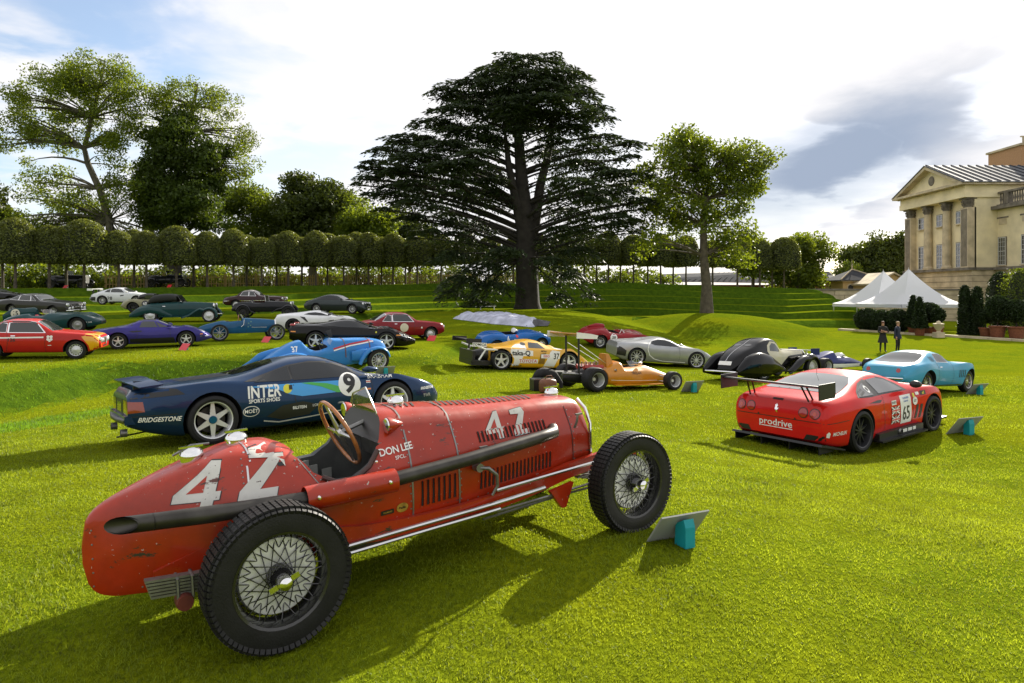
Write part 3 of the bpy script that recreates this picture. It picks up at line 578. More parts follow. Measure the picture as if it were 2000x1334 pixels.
def wheel_meshes(style, Rr, w, rim):
    key = (style, round(Rr, 3), round(w, 3), round(rim, 3))
    if key in WHEELS: return WHEELS[key]
    h = w/2; s = MB()
    s.lathe([(rim*.96, -h*.80), (rim*1.02, -h*.92), (rim+.45*(Rr-rim), -h), (Rr-.10*(Rr-rim), -h*.90), (Rr-.02, -h*.80), (Rr, -h*.62), (Rr, h*.62), (Rr-.02, h*.80), (Rr-.10*(Rr-rim), h*.90), (rim+.45*(Rr-rim), h), (rim*1.02, h*.92), (rim*.96, h*.80)], 40, 'Y', close=True)
    if style == 'tread':      # block tread cut across the shoulders
        n = 72
        for k in range(n):
            a = 6.28318*k/n; rot = Matrix.Rotation(-a, 3, 'Y')
            for y in (-.66, -.22, .22, .66): s.box(rot @ Vector((Rr+.002, y*h*.92, 0)), (.014, h*.36, Rr*6.283/n*.72), rot)
            for y in (-.9, .9): s.box(rot @ Vector((Rr-.022, y*h, 0)), (.035, h*.16, Rr*6.283/n*.72), rot @ Matrix.Rotation(-.55 if y < 0 else .55, 3, 'Z'))
    ty = s.mesh('tyre', 30)
    r = MB(); r.lathe([(rim*.98, -h*.86), (rim*1.03, -h*.95), (rim*.97, -h*.90), (rim*.93, -h*.6), (rim*.90, 0), (rim*.93, h*.6), (rim*.98, h*.86), (rim*.99, 0)], 36, 'Y', close=True)
    sp = None; f = -h*.55
    if style in ('wire', 'tread'):
        n = 60 if style == 'tread' else 24; wr = .0032 if style == 'tread' else .006
        r.lathe([(.0, -h*1.02), (.045, -h*1.0), (.06, -h*.7), (.072, -h*.25), (.072, h*.5), (.0, h*.5)], 14, 'Y')
        one = MB().tube([(0, 0, -.5), (0, 0, .5)], 1.0, 5).mesh('spoke')
        sp = []
        for k in range(n):
            a = 6.28318*k/n; o_ = (.60 if k % 2 else -.60)*(1 if (k//2) % 2 else .7)
            y0 = (-h*.75 if (k//2) % 2 else h*.25); p = Vector((.066*math.cos(a+o_*2.2), y0, .066*math.sin(a+o_*2.2))); q = Vector((rim*.94*math.cos(a), (-h*.35 if k % 4 < 2 else h*.15), rim*.94*math.sin(a)))
            sp.append((one, p, q, wr))
    elif style[:2] == 'al':   # alN: N flat tapering spokes
        n = int(style[2:]); r.lathe([(0, f-.012), (rim*.17, f-.008), (rim*.22, f+.02), (rim*.22, f+.05), (0, f+.05)], 18, 'Y')
        wi, wo = (rim*.17, rim*.085) if n <= 7 else (rim*.055, rim*.04)
        one = MB().add([(-wi, f-.002, rim*.15), (wi, f-.002, rim*.15), (wo, f+.004, rim*.95), (-wo, f+.004, rim*.95), (-wi, f+.035, rim*.15), (wi, f+.035, rim*.15), (wo, f+.04, rim*.95), (-wo, f+.04, rim*.95)], [(0, 1, 2, 3), (7, 6, 5, 4), (0, 4, 5, 1), (1, 5, 6, 2), (2, 6, 7, 3), (3, 7, 4, 0)]).mesh('spoke', sm=False)
        sp = [(one, k*6.28318/n) for k in range(n)]
    elif style == 'disc':     # pressed steel with slots
        r.lathe([(0, f-.03), (rim*.18, f-.03), (rim*.34, f-.012), (rim*.62, f+.0), (rim*.74, f+.012)], 28, 'Y')
        for k in range(14):
            a = 6.28318*k/14; r.box((rim*.84*math.cos(a), f+.01, rim*.84*math.sin(a)), (rim*.24, .012, rim*.13), Matrix.Rotation(-a, 3, 'Y'))
    elif style == 'cap':
        r.lathe([(0, f-.05), (rim*.3, f-.04), (rim*.5, f-.015), (rim*.56, f+.0), (rim*.9, f+.01), (rim*.93, f+.04)], 28, 'Y')
    elif style == 'dish':     # deep racing rim
        g = h*.25; r.lathe([(0, g-.03), (rim*.25, g-.03), (rim*.3, g), (rim*.72, g+.01), (rim*.86, g-.03), (rim*.90, -h*.5), (rim*.97, -h*.86)], 28, 'Y')
    b = MB().lathe([(0, h*.12), (rim*.74, h*.12), (rim*.74, h*.22), (0, h*.22)], 24, 'Y').mesh('brake_disc', 30)
    WHEELS[key] = (ty, r.mesh('wheel', 35), sp, b); return WHEELS[key]
M_brake = mat('brake_iron', (.05, .048, .045), .5, .6)
class Car:
    def __init__(s, name, label, cat, u, Y, yaw, track=1.45, wb=2.5, group=None, near=True, dz=0.0, ref='r'):
        s.track, s.wb = track, wb; a = R(yaw); s.H = Vector((math.cos(a), math.sin(a))); s.Lf = Vector((-math.sin(a), math.cos(a)))
        p = Vector(((u-U0)*Y/FPX, Y))+(s.Lf*track/2 if near else Vector((0, 0)))
        if ref == 'f': p = p-s.H*wb
        c = [p+s.H*x+s.Lf*y for x in (0, wb) for y in (-track/2, track/2)]; zs = [gz(*q) for q in c]
        ex = Vector((*(s.H*wb), (zs[2]+zs[3]-zs[0]-zs[1])/2)).normalized(); ey = Vector((*(s.Lf*track), (zs[1]+zs[3]-zs[0]-zs[2])/2)); ez = ex.cross(ey).normalized(); ey = ez.cross(ex)
        M = Matrix((ex, ey, ez)).transposed()
        s.root = thing(name, label, cat, (p.x, p.y, (zs[0]+zs[1])/2+dz)); s.root.rotation_euler = M.to_euler(); s.M = M; s.bvh = None; s.pending = []
        s.group = group
        if group: s.root['group'] = group
    def world(s, x, y, z): return s.root.location+s.M @ Vector((x, y, z))
    # -- body: a loft whose sections follow side-view and plan curves
    def section(s, w, zb, zs, zt, rf, tuck, sh):
        h = zt-zs; d = zs-zb
        return [(0, zb), (w*(.86-tuck), zb), (w*(.955-tuck*.6), zb+.14*d), (w*1.0, zb+.52*d), (w*.985, zb+.86*d), (w*sh, zs+.02*h), (w*(sh*.52+rf*.5), zs+.46*h), (w*rf, zs+.86*h), (w*rf*.55, zs+.975*h), (0, zt)]
    def loft(s, top, belt, plan, bot, rf=.66, tuck=.0, sh=.93, n=54, cab=None):
        x0, x1 = top[0][0], top[-1][0]; t = np.linspace(0, 1, n); xs = x0+(x1-x0)*(.5-.5*np.cos(math.pi*t))*.35+(x1-x0)*t*.65
        Z, B, W, O = pchip(top, xs), pchip(belt, xs), pchip(plan, xs), pchip(bot, xs)
        RF = np.full(n, rf) if not isinstance(rf, list) else pchip(rf, xs)
        mb = MB(); rings = []
        for i in range(n):
            c = s.section(W[i], O[i], B[i], Z[i], RF[i], tuck, sh); m = len(c); q = np.linspace(0, m-1, 25)
            cy = pchip(list(enumerate([p[0] for p in c])), q); cz = np.array([p[1] for p in c]); cz = pchip(list(enumerate(cz)), q)
            half = list(zip(cy, cz)); ring = [(xs[i], a, b) for a, b in half]+[(xs[i], -a, b) for a, b in half[-2:0:-1]]; rings.append(ring)
        k = len(rings[0]); vs = [p for r_ in rings for p in r_]
        fs = [(i*k+j, i*k+(j+1) % k, (i+1)*k+(j+1) % k, (i+1)*k+j) for i in range(n-1) for j in range(k)]
        mb.add(vs, fs)
        for i, fl in ((0, True), (n-1, False)):
            c = np.mean(np.array(rings[i]), axis=0); b_ = len(mb.v); mb.v.append((c[0], 0, c[2])); mb.f += [(i*k+j, i*k+(j+1) % k, b_) if not fl else (i*k+(j+1) % k, i*k+j, b_) for j in range(k)]
        return mb
    def body(s, paintm, top, belt, plan, bot, wells=(), rf=.66, tuck=.0, sh=.93, name='body', cuts=(), ang=38, well_in=.42, extra=None, label=None, n=54):
        mb = s.loft(top, belt, plan, bot, rf, tuck, sh, n)
        me = bpy.data.meshes.new(name); me.from_pydata(mb.v, [], mb.f); me.update(); bm = bmesh.new(); bm.from_mesh(me); bmesh.ops.recalc_face_normals(bm, faces=bm.faces); bm.to_mesh(me); bm.free()
        me.materials.append(paintm)
        cut = MB(); wmax = max(p[1] for p in plan)+.15
        for (x, z, r) in wells:
            for sg in (-1, 1):
                n = 28; poly = [(x+r*math.cos(6.28318*i/n), z+r*math.sin(6.28318*i/n)) for i in range(n)]
                a, b = sorted((sg*wmax*1.0, sg*(wmax-.15-well_in))); cut.prism(poly, a, b, 'Y')
        mods = []
        if wells:
            cm = cut.mesh('cut', sm=False); cm.materials.append(M_well); mods.append(('BOOLEAN', dict(operation='DIFFERENCE', object=cm, solver='EXACT', material_mode='TRANSFER')))
        for c in cuts: mods.append(('BOOLEAN', dict(operation='DIFFERENCE', object=c, solver='EXACT', material_mode='TRANSFER')))
        out = evaluated(me, mods) if mods else me
        smooth(out, ang); out.name = name
        o = link(name, out, s.root); s.bm = out; s.bod = o; s.set_target(out)
        if label: o['label'] = label
        return o
    def set_target(s, me): s.bvh = BVHTree.FromPolygons([v.co for v in me.vertices], [tuple(p.vertices) for p in me.polygons])
    # -- things laid on the body: V are 2-D points in the given view
    def drape(s, name, V, F, view, m, off=.004, parent=None, thick=0.0, label=None):
        bb = {'R': Vector((0, 1, 0)), 'L': Vector((0, -1, 0)), 'T': Vector((0, 0, -1)), 'B': Vector((1, 0, 0)), 'F': Vector((-1, 0, 0))}[view]
        P = []; ok = []
        last = None
        for a, b in V:
            o_ = {'R': Vector((a, -3, b)), 'L': Vector((a, 3, b)), 'T': Vector((a, b, 4)), 'B': Vector((-6, a, b)), 'F': Vector((9, a, b))}[view]
            hit = s.bvh.ray_cast(o_, bb)
            if hit[0] is None: hit = s.bvh.find_nearest(o_+bb*(3-.5)); 
            n = hit[1]
            if n.dot(bb) > 0: n = -n
            P.append(hit[0]+n*off)
        mb = MB(); mb.v = [tuple(p) for p in P]; mb.f = [tuple(f) for f in F]
        me = bpy.data.meshes.new(name); me.from_pydata(mb.v, [], mb.f); me.update(); smooth(me, 50)
        o = link(name, me, parent or s.root, m)
        if label: o['label'] = label
        return o
    def panel(s, name, poly, view, m, off=.004, step=.07, parent=None, label=None):
        V, F = fill(poly, step); return s.drape(name, V, F, view, m, off, parent, label=label)
    def panels2(s, name, poly, m, off=.004, step=.07, parent=None):   # the same on both sides
        V, F = fill(poly, step); return [s.drape(name, V, F, v, m, off, parent) for v in 'RL']
    def write(s, txt, cx, cy, size, view, m, shear=0, weight=.02, space=1.0, off=.006, parent=None, rot=0.0, sx=1.0, name='lettering', label=None):
        V, F = text_tris(txt, size, shear, weight, space); ca, sa = math.cos(rot), math.sin(rot); mir = -1 if view in 'LB' else 1
        if view == 'B': mir = -1
        V = [((x*sx*ca-y*sa)*mir, x*sx*sa+y*ca) for x, y in V]; V = [(cx+x, cy+y) for x, y in V]
        return s.drape(name, V, F, view, m, off, parent, label=label)
    def line(s, pts, w, view, m=None, off=.003, name='panel_gap', step=.05, parent=None):
        # a thin strip
        q = []
        for a, b in zip(pts[:-1], pts[1:]):
            a, b = Vector(a), Vector(b); k = max(1, int((b-a).length/step)); q += [tuple(a.lerp(b, i/k)) for i in range(k)]
        q.append(pts[-1]); poly = stroke(q, w); n = len(q); F = [(i, i+1, 2*n-2-i, 2*n-1-i) for i in range(n-1)]
        return s.drape(name, poly, F, view, m or M_blk, off, parent)
    def wheels(s, style, Rr, w, rim, rm, front=None, tyre=None, rimf=None, brake=True, spoke_objs=False, hub=None, inset=.0, spm=None):
        """four wheels; front = (R, w, rim) when they differ"""
        out = []
        for x, fr in ((0, False), (s.wb, True)):
            Rw, ww, ri = (front if (fr and front) else (Rr, w, rim)); ty, r, sp, br = wheel_meshes(style, Rw, ww, ri)
            for sg in (-1, 1):
                y = sg*(s.track/2-ww/2+.02)
                if not spoke_objs and sp and not isinstance(sp, bpy.types.Mesh):
                    key = ('j', style, round(Rw, 3), round(ww, 3), round(ri, 3))
                    if key not in WHEELS:
                        bm = bmesh.new(); bm.from_mesh(r)
                        for q in sp:
                            t = bmesh.new(); t.from_mesh(q[0]); bmesh.ops.transform(t, matrix=s.spm(q), verts=t.verts); tm = bpy.data.meshes.new('x'); t.to_mesh(tm); t.free(); bm.from_mesh(tm); bpy.data.meshes.remove(tm)
                        jm = bpy.data.meshes.new('wheel'); bm.to_mesh(jm); bm.free(); smooth(jm, 35); WHEELS[key] = jm
                    r_use = WHEELS[key]
                else: r_use = r
                r_use = r_use if (len(r_use.materials) == 0 or r_use.materials[0] == rm) else copy_mesh(r_use, rm)
                o = link('wheel', r_use, s.root, rm, (x, y, Rw), (0, 0, math.pi if sg > 0 else 0))
                tm_ = tyre or M_tyre; tyu = ty if (len(ty.materials) == 0 or ty.materials[0] == tm_) else copy_mesh(ty, tm_)
                link('tyre', tyu, o, tm_)
                if brake: link('brake_disc', br, o, M_brake)
                if spoke_objs and sp:
                    for q in sp: k = link('spoke', q[0], o, spm or rm); k.matrix_basis = s.spm(q)
                out.append(o)
        return out
    def spm(s, q):
        if len(q) == 2: return Matrix.Rotation(q[1], 4, 'Y')
        _, a, b, r_ = q; d = b-a; return Matrix.Translation((a+b)/2) @ d.to_track_quat('Z', 'Y').to_matrix().to_4x4() @ Matrix.Diagonal((r_, r_, d.length, 1))
    def add(s, mb, name, m, ang=40, parent=None, label=None):
        o = mb.build(name, m, parent or s.root, ang)
        if label: o['label'] = label
        return o
    def lamp(s, x, y, z, r, m=None, name='headlamp', d=(1, 0, 0), depth=.04, ring=True):
        mb = MB().lathe([(0, depth), (r*.6, depth*.85), (r*.92, depth*.45), (r, 0), (r, -.06), (0, -.06)], 20, 'X'); q = Vector(d).to_track_quat('X', 'Z')
        o = mb.build(name, m or M_lamp, s.root, 40, (x, y, z)); o.rotation_euler = q.to_euler()
        if ring: k = MB().lathe([(r*.98, .004), (r*1.12, 0), (r*1.12, -.05), (r*.98, -.05)], 20, 'X', close=True).build('bezel', M_chrome, o, 40)
        return o
def copy_mesh(me, m):
    key = ('c', me.name, m.name)
    if key not in WHEELS: c = me.copy(); c.materials.clear(); c.materials.append(m); WHEELS[key] = c
    return WHEELS[key]
def blob_mesh(st, n=20, sq=2.0, m=24):
    """loft of superellipse sections; st = (x, yc, zc, half width, half height)"""
    x = [q[0] for q in st]; xs = np.linspace(x[0], x[-1], m); A = [pchip([(q[0], q[i]) for q in st], xs) for i in range(1, 5)]
    vs = []
    for i in range(m):
        for k in range(n):
            a = 6.28318*k/n; c, s_ = math.cos(a), math.sin(a); vs.append((xs[i], A[0][i]+A[2][i]*math.copysign(abs(c)**(2/sq), c), A[1][i]+A[3][i]*math.copysign(abs(s_)**(2/sq), s_)))
    fs = [(i*n+k, i*n+(k+1) % n, (i+1)*n+(k+1) % n, (i+1)*n+k) for i in range(m-1) for k in range(n)]
    fs += [tuple(range(n-1, -1, -1)), tuple(range((m-1)*n, m*n))]
    return MB().add(vs, fs)
def cutter(mb): me = mb.mesh('cut', sm=False); me.materials.append(M_well); return me
def wing(path, w, thick=.03, crown=.05, n=9):
    """a mudguard: an arched strip of width w following (x, z) points, centred on y = 0"""
    vs = []; m = len(path)
    for i, (x, z) in enumerate(path):
        a = Vector(path[max(i-1, 0)]); b = Vector(path[min(i+1, m-1)]); t = (b-a).normalized(); nx, nz = -t.y, t.x
        ww = w[i] if isinstance(w, (list, tuple)) else w
        for lay in (0, 1):
            for k in range(n):
                q = -1+2*k/(n-1); dep = -crown*abs(q)**2.5-lay*thick; vs.append((x+nx*dep, q*ww/2*(1-.02*lay), z+nz*dep))
    fs = []; r_ = 2*n
    for i in range(m-1):
        for k in range(n-1):
            fs.append((i*r_+k, i*r_+k+1, (i+1)*r_+k+1, (i+1)*r_+k)); fs.append((i*r_+n+k+1, i*r_+n+k, (i+1)*r_+n+k, (i+1)*r_+n+k+1))
        fs.append((i*r_, (i+1)*r_, (i+1)*r_+n, i*r_+n)); fs.append((i*r_+n-1, i*r_+2*n-1, (i+1)*r_+2*n-1, (i+1)*r_+n-1))
    for i in (0, m-1): fs += [(i*r_+k, i*r_+k+1, i*r_+n+k+1, i*r_+n+k) for k in range(n-1)]
    return MB().add(vs, fs)
def shift(mb, dx=0, dy=0, dz=0): mb.v = [(a+dx, b+dy, c+dz) for a, b, c in mb.v]; return mb
def arc(cx, cz, r, a0, a1, n=12): return [(cx+r*math.cos(R(a0+(a1-a0)*i/n)), cz+r*math.sin(R(a0+(a1-a0)*i/n))) for i in range(n+1)]
# ------------------------------------------------------------------ the red single-seater
def worn_paint(name, col, dark, edge):
    m = bpy.data.materials.new(name); m.use_nodes = True; n, l = nodes(m); b = n['Principled BSDF']; tc = n.new('ShaderNodeTexCoord')
    def nz(s, d, r=.6, st=None):
        t = n.new('ShaderNodeTexNoise'); t.inputs['Scale'].default_value = s; t.inputs['Detail'].default_value = d; t.inputs['Roughness'].default_value = r
        if st: mp = n.new('ShaderNodeMapping'); mp.inputs['Scale'].default_value = st; l.new(tc.outputs['Object'], mp.inputs[0]); l.new(mp.outputs[0], t.inputs[0])
        else: l.new(tc.outputs['Object'], t.inputs[0])
        return t.outputs['Fac']
    def rg(v, lo, hi): x = n.new('ShaderNodeMapRange'); l.new(v, x.inputs[0]); x.inputs[1].default_value = lo; x.inputs[2].default_value = hi; return x.outputs[0]
    def mix(f, a, c):
        x = n.new('ShaderNodeMix'); x.data_type = 'RGBA'; l.new(f, x.inputs[0])
        for s, v in ((6, a), (7, c)):
            if isinstance(v, tuple): x.inputs[s].default_value = (*v, 1)
            else: l.new(v, x.inputs[s])
        return x.outputs[2]
    tone = mix(rg(nz(2.2, 4), .3, .7), tuple(c*.68 for c in col), col)
    scr = rg(nz(5, 8, .75, (.6, 1, 2.2)), .62, .645); chip = rg(nz(42, 4, .6), .685, .70); grime = rg(nz(3.1, 6, .7), .50, .78)
    gm = n.new('ShaderNodeMath'); gm.operation = 'MULTIPLY'; l.new(grime, gm.inputs[0]); gm.inputs[1].default_value = .75
    c = mix(gm.outputs[0], tone, tuple(q*.45 for q in col)); c = mix(scr, c, dark); c = mix(chip, c, edge)
    l.new(c, b.inputs['Base Color']); rr = n.new('ShaderNodeMapRange'); l.new(nz(6, 5), rr.inputs[0]); rr.inputs[1].default_value = .3; rr.inputs[2].default_value = .7; rr.inputs[3].default_value = .26; rr.inputs[4].default_value = .46
    l.new(rr.outputs[0], b.inputs['Roughness']); b.inputs['Specular IOR Level'].default_value = .35; b.inputs['Coat Weight'].default_value = .34; b.inputs['Coat Roughness'].default_value = .1
    bp = n.new('ShaderNodeBump'); bp.inputs['Strength'].default_value = .10; bp.inputs['Distance'].default_value = .02; l.new(nz(4, 3), bp.inputs['Height']); l.new(bp.outputs[0], b.inputs['Normal'])
    return m
def louvres(c, rows, m, name='louvre'):
    """single slots: (x, z, view, length, tilt)"""
    one = {}
    for (x, z, view, ln, tilt, w) in rows:
        V, F = [(-w/2, -ln/2), (w/2, -ln/2), (w/2, ln/2), (-w/2, ln/2)], [(0, 1, 2, 3)]
        sa, ca = math.sin(tilt), math.cos(tilt); V = [(x+a*ca+b*sa, z+b*ca-a*sa) for a, b in V]; c.drape(name, V, F, view, m, .006)
def monoposto():
    c = Car('vintage_racing_car', 'worn red vintage single seater racing car numbered 42 with big wire wheels', 'race car', 558, 3.64, 34.9, track=1.40, wb=2.64)
    red = worn_paint('worn_red_paint', (.43, .026, .004), (.035, .030, .022), (.45, .40, .36))
    M_cock = mat('cockpit_grey', (.10, .105, .10), .5, .3, var=.2)
    k1 = MB().prism([(.19, 1.5), (.24, .93), (.31, .82), (.42, .755), (.54, .755), (.65, .82), (.74, .95), (.79, 1.09), (.80, 1.5)], -.8, .8, 'Y'); k1m = k1.mesh('cut', sm=False); k1m.materials.append(M_black)
    k2 = MB().prism([(.20, -.22), (.20, .22), (.30, .31), (.60, .36), (.80, .34), (1.0, .2), (1.0, -.2), (.80, -.34), (.60, -.36), (.30, -.31)], .42, .93); k2m = k2.mesh('cut', sm=False); k2m.materials.append(M_cock)
    c.body(red, [(-.865, .585), (-.860, .655), (-.845, .705), (-.815, .75), (-.76, .79), (-.62, .85), (-.3, .955), (-.05, 1.005), (.12, .995), (.3, .93), (.5, .96), (.70, 1.06), (.80, 1.115), (.95, 1.105), (1.6, 1.04), (2.35, .995), (2.50, .97), (2.53, .94)],
           [(-.865, .50), (-.6, .62), (-.2, .70), (.3, .72), (.8, .80), (1.6, .79), (2.5, .74), (2.53, .72)],
           [(-.865, .02), (-.84, .045), (-.6, .17), (-.25, .31), (.15, .405), (.6, .435), (1.0, .415), (1.6, .375), (2.3, .325), (2.53, .305)],
           [(-.865, .48), (-.860, .42), (-.845, .375), (-.82, .335), (-.78, .308), (-.70, .293), (-.3, .29), (.3, .33), (1.2, .35), (2.0, .40), (2.53, .45)], rf=.60, sh=.95, cuts=[k1m, k2m], ang=35, n=110)
    # chassis rails and the tubes along them
    for sg in (-1, 1):
        mb = MB(); path = [(-.55, .36), (-.3, .46), (-.05, .56), (.2, .52), (.5, .42), (1.2, .385), (1.8, .41), (2.3, .475), (2.75, .50), (2.98, .47)]
        xs = np.linspace(-.55, 2.98, 30); zs = pchip(path, xs); ys = pchip([(-.55, .20), (-.2, .30), (.3, .425), (1, .43), (2.0, .37), (2.98, .34)], xs)
        for i in range(29):
            a, b = (xs[i], zs[i], ys[i]), (xs[i+1], zs[i+1], ys[i+1]); h = .055
            v = [(q[0], sg*(q[2]+dy), q[1]+dz) for q in (a, b) for dy, dz in ((-.02, -h), (.022, -h), (.022, h), (-.02, h))]
            mb.add(v, [(0, 4, 5, 1), (1, 5, 6, 2), (2, 6, 7, 3), (3, 7, 4, 0)]+([(0, 1, 2, 3)] if i == 0 else [])+([(4, 5, 6, 7)] if i == 28 else []))
        c.add(mb, 'chassis_rail', red, 50)
    for dz, x0, x1 in ((.0, .28, 1.95), (-.045, .25, 1.55)):
        c.add(MB().tube([(x, -.462-.006*math.sin(x*5), .365+dz+.045*(x/1.9)**2+.01) for x in np.linspace(x0, x1, 12)], .014, 8), 'brake_rod_tube', M_alu)
    c.add(MB().tube([(1.55, -.43, .33), (2.0, -.42, .335), (2.62, -.45, .37)], .010, 6), 'steering_rod', M_steel); c.add(MB().tube([(1.45, -.40, .29), (2.1, -.40, .31), (2.62, -.46, .34)], .009, 6), 'steering_rod', M_steel)
    c.add(MB().tube([(x, -.435, .465+.035*max(0, x-1.2)) for x in np.linspace(1.55, 2.75, 8)], .012, 6), 'rail_trim', M_alu)
    # exhaust with its heat shield
    M_ex = mat('exhaust_steel', (.060, .056, .050), .42, .75, var=.35, vscale=7)
    ep = [(2.14, -.335, .80), (2.10, -.40, .79), (1.95, -.425, .78), (1.3, -.475, .745), (.76, -.50, .725), (.2, -.50, .72), (-.3, -.45, .735), (-.70, -.385, .752)]
    ex = MB().tube(ep, [.044, .044, .044, .044, .045, .045, .046, .046], 16, cap=False); ex.tube([(-.70, -.385, .752), (-.55, -.41, .747)], [.040, .040], 16, cap=False); ex.v = [(x-(y+.385)*1.9, y, z) if x < -.68 else (x, y, z) for x, y, z in ex.v]; c.add(ex, 'exhaust_pipe', M_ex, 60)
    c.add(MB().lathe([(.0, 0), (.046, 0)], 16, 'X', (-.56, -.41, .747)), 'exhaust_bore', M_well)
    sh = MB(); n = 12
    xs = np.linspace(.20, .76, 6); vs = []
    for lay in (.072, .066):
        for x in xs:
            for k in range(n+1): a = R(-80+250*k/n); vs.append((x, -.502-lay*math.cos(a)*1.0, .722+lay*math.sin(a)))
    w_ = n+1; m_ = 6*w_
    for lay in (0, m_): sh.add([], [])
    fs = [(lay+i*w_+k, lay+i*w_+k+1, lay+(i+1)*w_+k+1, lay+(i+1)*w_+k) for lay in (0, m_) for i in range(5) for k in range(n)]
    fs += [(k, k+1, m_+k+1, m_+k) for k in range(n)]+[(5*w_+k, 5*w_+k+1, m_+5*w_+k+1, m_+5*w_+k) for k in range(n)]; sh.add(vs, fs); c.add(sh, 'heat_shield', red, 50)
    for x in (.26, .70): c.add(MB().lathe([(0, -.012), (.010, -.010), (.014, 0), (.014, .01)], 10, 'Y', (x, -.574, .735)), 'bolt', M_chrome)
    # wheels
    M_rimb = mat('black_enamel', (.012, .012, .012), .25, coat=.5); M_drum = mat('brake_drum_alloy', (.72, .73, .70), .45, .3, var=.12)
    ws = c.wheels('tread', .380, .20, .250, M_rimb, front=(.366, .17, .248), tyre=M_tyre2, brake=False, spoke_objs=True)
    for i, o in enumerate(ws):
        rr = .215 if i < 2 else .205
        MB().lathe([(0, -.005), (rr*.45, -.02), (rr*.95, -.005), (rr, .02), (rr, .10), (0, .10)], 32, 'Y').build('brake_drum', M_drum, o)
        h = .10 if i < 2 else .085
        MB().lathe([(0, -h-.062), (.018, -h-.060), (.034, -h-.05), (.040, -h-.025), (.040, -h+.01), (.030, -h+.02)], 20, 'Y').build('hub_cap', M_chrome, o)
        for a in (.35, .35+math.pi): MB().box((.062*math.cos(a), -h-.018, .062*math.sin(a)), (.044, .012, .030), Matrix.Rotation(-a, 3, 'Y')).build('knock_off_ear', M_chrome, o, sm=False)
    c.add(MB().tube([(0, -.62, .38), (0, -.2, .38), (0, .2, .38), (0, .62, .38)], [.045, .06, .06, .045], 10), 'rear_axle', M_steel); c.add(MB().tube([(2.64, -.62, .366), (2.64, -.4, .33), (2.64, .4, .33), (2.64, .62, .366)], .028, 8), 'front_axle', M_steel)
    # springs
    for sg in (-1, 1):
        sp = MB()
        for i in range(6): sp.box((-.26-.02*i, sg*.44, .425-.015*i), (.72-.05*i, .05, .012), Matrix.Rotation(.10, 3, 'Y'))
        c.add(sp, 'leaf_spring', M_steel, 30)
        u_ = MB(); [u_.tube([(x, sg*.478, .33), (x, sg*.478, .44), (x, sg*.41, .45), (x, sg*.405, .33)], .009, 6) for x in (-.40, -.47)]; c.add(u_, 'spring_clamp', M_steel)
        sp = MB(); [sp.box((2.66, sg*.36, .40-.013*i), (.66-.1*i, .04, .010)) for i in range(4)]; c.add(sp, 'leaf_spring', M_steel, 30)
        c.add(MB().add([(2.02, sg*.44, .37), (2.24, sg*.44, .40), (2.12, sg*.44, .23), (2.16, sg*.44, .23), (2.02, sg*.40, .37), (2.24, sg*.40, .40), (2.12, sg*.40, .23), (2.16, sg*.40, .23)], [(0, 2, 3, 1), (4, 5, 7, 6), (0, 4, 6, 2), (1, 3, 7, 5), (2, 6, 7, 3), (0, 1, 5, 4)]), 'spring_bracket', red, 30)
        fd = MB().lathe([(0, -.05), (.040, -.05), (.045, -.03), (.045, .03), (.04, .05), (0, .05)], 16, 'Y', (-.44, sg*.45, .315)); c.add(fd, 'friction_damper', mat('rusty_red', (.12, .022, .012), .6, var=.3, vscale=20))
    c.add(blob_mesh([(.3, 0, .30, .02, .02), (.5, 0, .27, .20, .07), (1.2, 0, .27, .22, .08), (1.5, 0, .30, .05, .03)], 16, 2.5), 'undertray', M_steel)
    # bonnet: louvres in rows, straps, handles
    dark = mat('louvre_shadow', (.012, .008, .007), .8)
    rows = [(1.48+i*.0355, .845-.0006*i, 'R', .070, -.0, .013) for i in range(18)]+[(1.46+i*.0355, .555+.0014*i, 'R', .115, .10, .013) for i in range(19)]+[(.99+i*.042, .57, 'R', .16, .05, .014) for i in range(7)]
    louvres(c, rows, dark); lip_ = MB().box((0, 0, 0), (.010, .012, 1)).mesh('louvre_lip', sm=False)
    for (x, z, v, ln, tl, w) in rows:
        h = c.bvh.ray_cast(Vector((x+.012, -3, z)), Vector((0, 1, 0)))
        if h[0] is None: continue
        o = link('louvre_lip', lip_, c.root, red, h[0]+Vector((0, -.003, 0))); o.scale = (1, 1, ln); t = h[1]; o.rotation_euler = (math.atan2(-t.z, -t.y)*1.0, 0, 0)
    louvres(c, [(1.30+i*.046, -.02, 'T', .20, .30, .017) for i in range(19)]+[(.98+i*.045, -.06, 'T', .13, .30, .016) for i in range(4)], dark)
    for x in (1.28, .92):       # bonnet joints, riveted
        c.line([(x, .40), (x, .98)], .012, 'R', M_steel, .004, 'bonnet_seam'); c.line([(x, -.30), (x, .30)], .012, 'T', M_steel, .005, 'bonnet_seam')
    c.line([(-.06, .72), (-.05, .90), (-.05, .98)], .010, 'R', M_alu, .004, 'tail_seam'); c.line([(-.03, -.25), (-.03, .25)], .010, 'T', M_alu, .004, 'tail_seam'); c.line([(.24, .90), (.36, .70), (.46, .66)], .006, 'R', M_steel, .004, 'panel_seam')
    c.line([(2.34, .45), (2.34, .93)], .008, 'R', M_blk, .004, 'cowl_seam')
    c.add(MB().tube([(2.50, -.20, .965), (2.52, -.27, .90), (2.53, -.315, .78), (2.53, -.31, .46)], .013, 8), 'radiator_shell_edge', M_chrome)
    for x, z in ((1.44, .74), (2.30, .845)): c.add(MB().tube([(x, -.40, z-.05), (x, -.43, z), (x+.01, -.43, z+.05)], .010, 6).box((x+.02, -.43, z+.055), (.06, .02, .012)), 'bonnet_catch', M_steel)
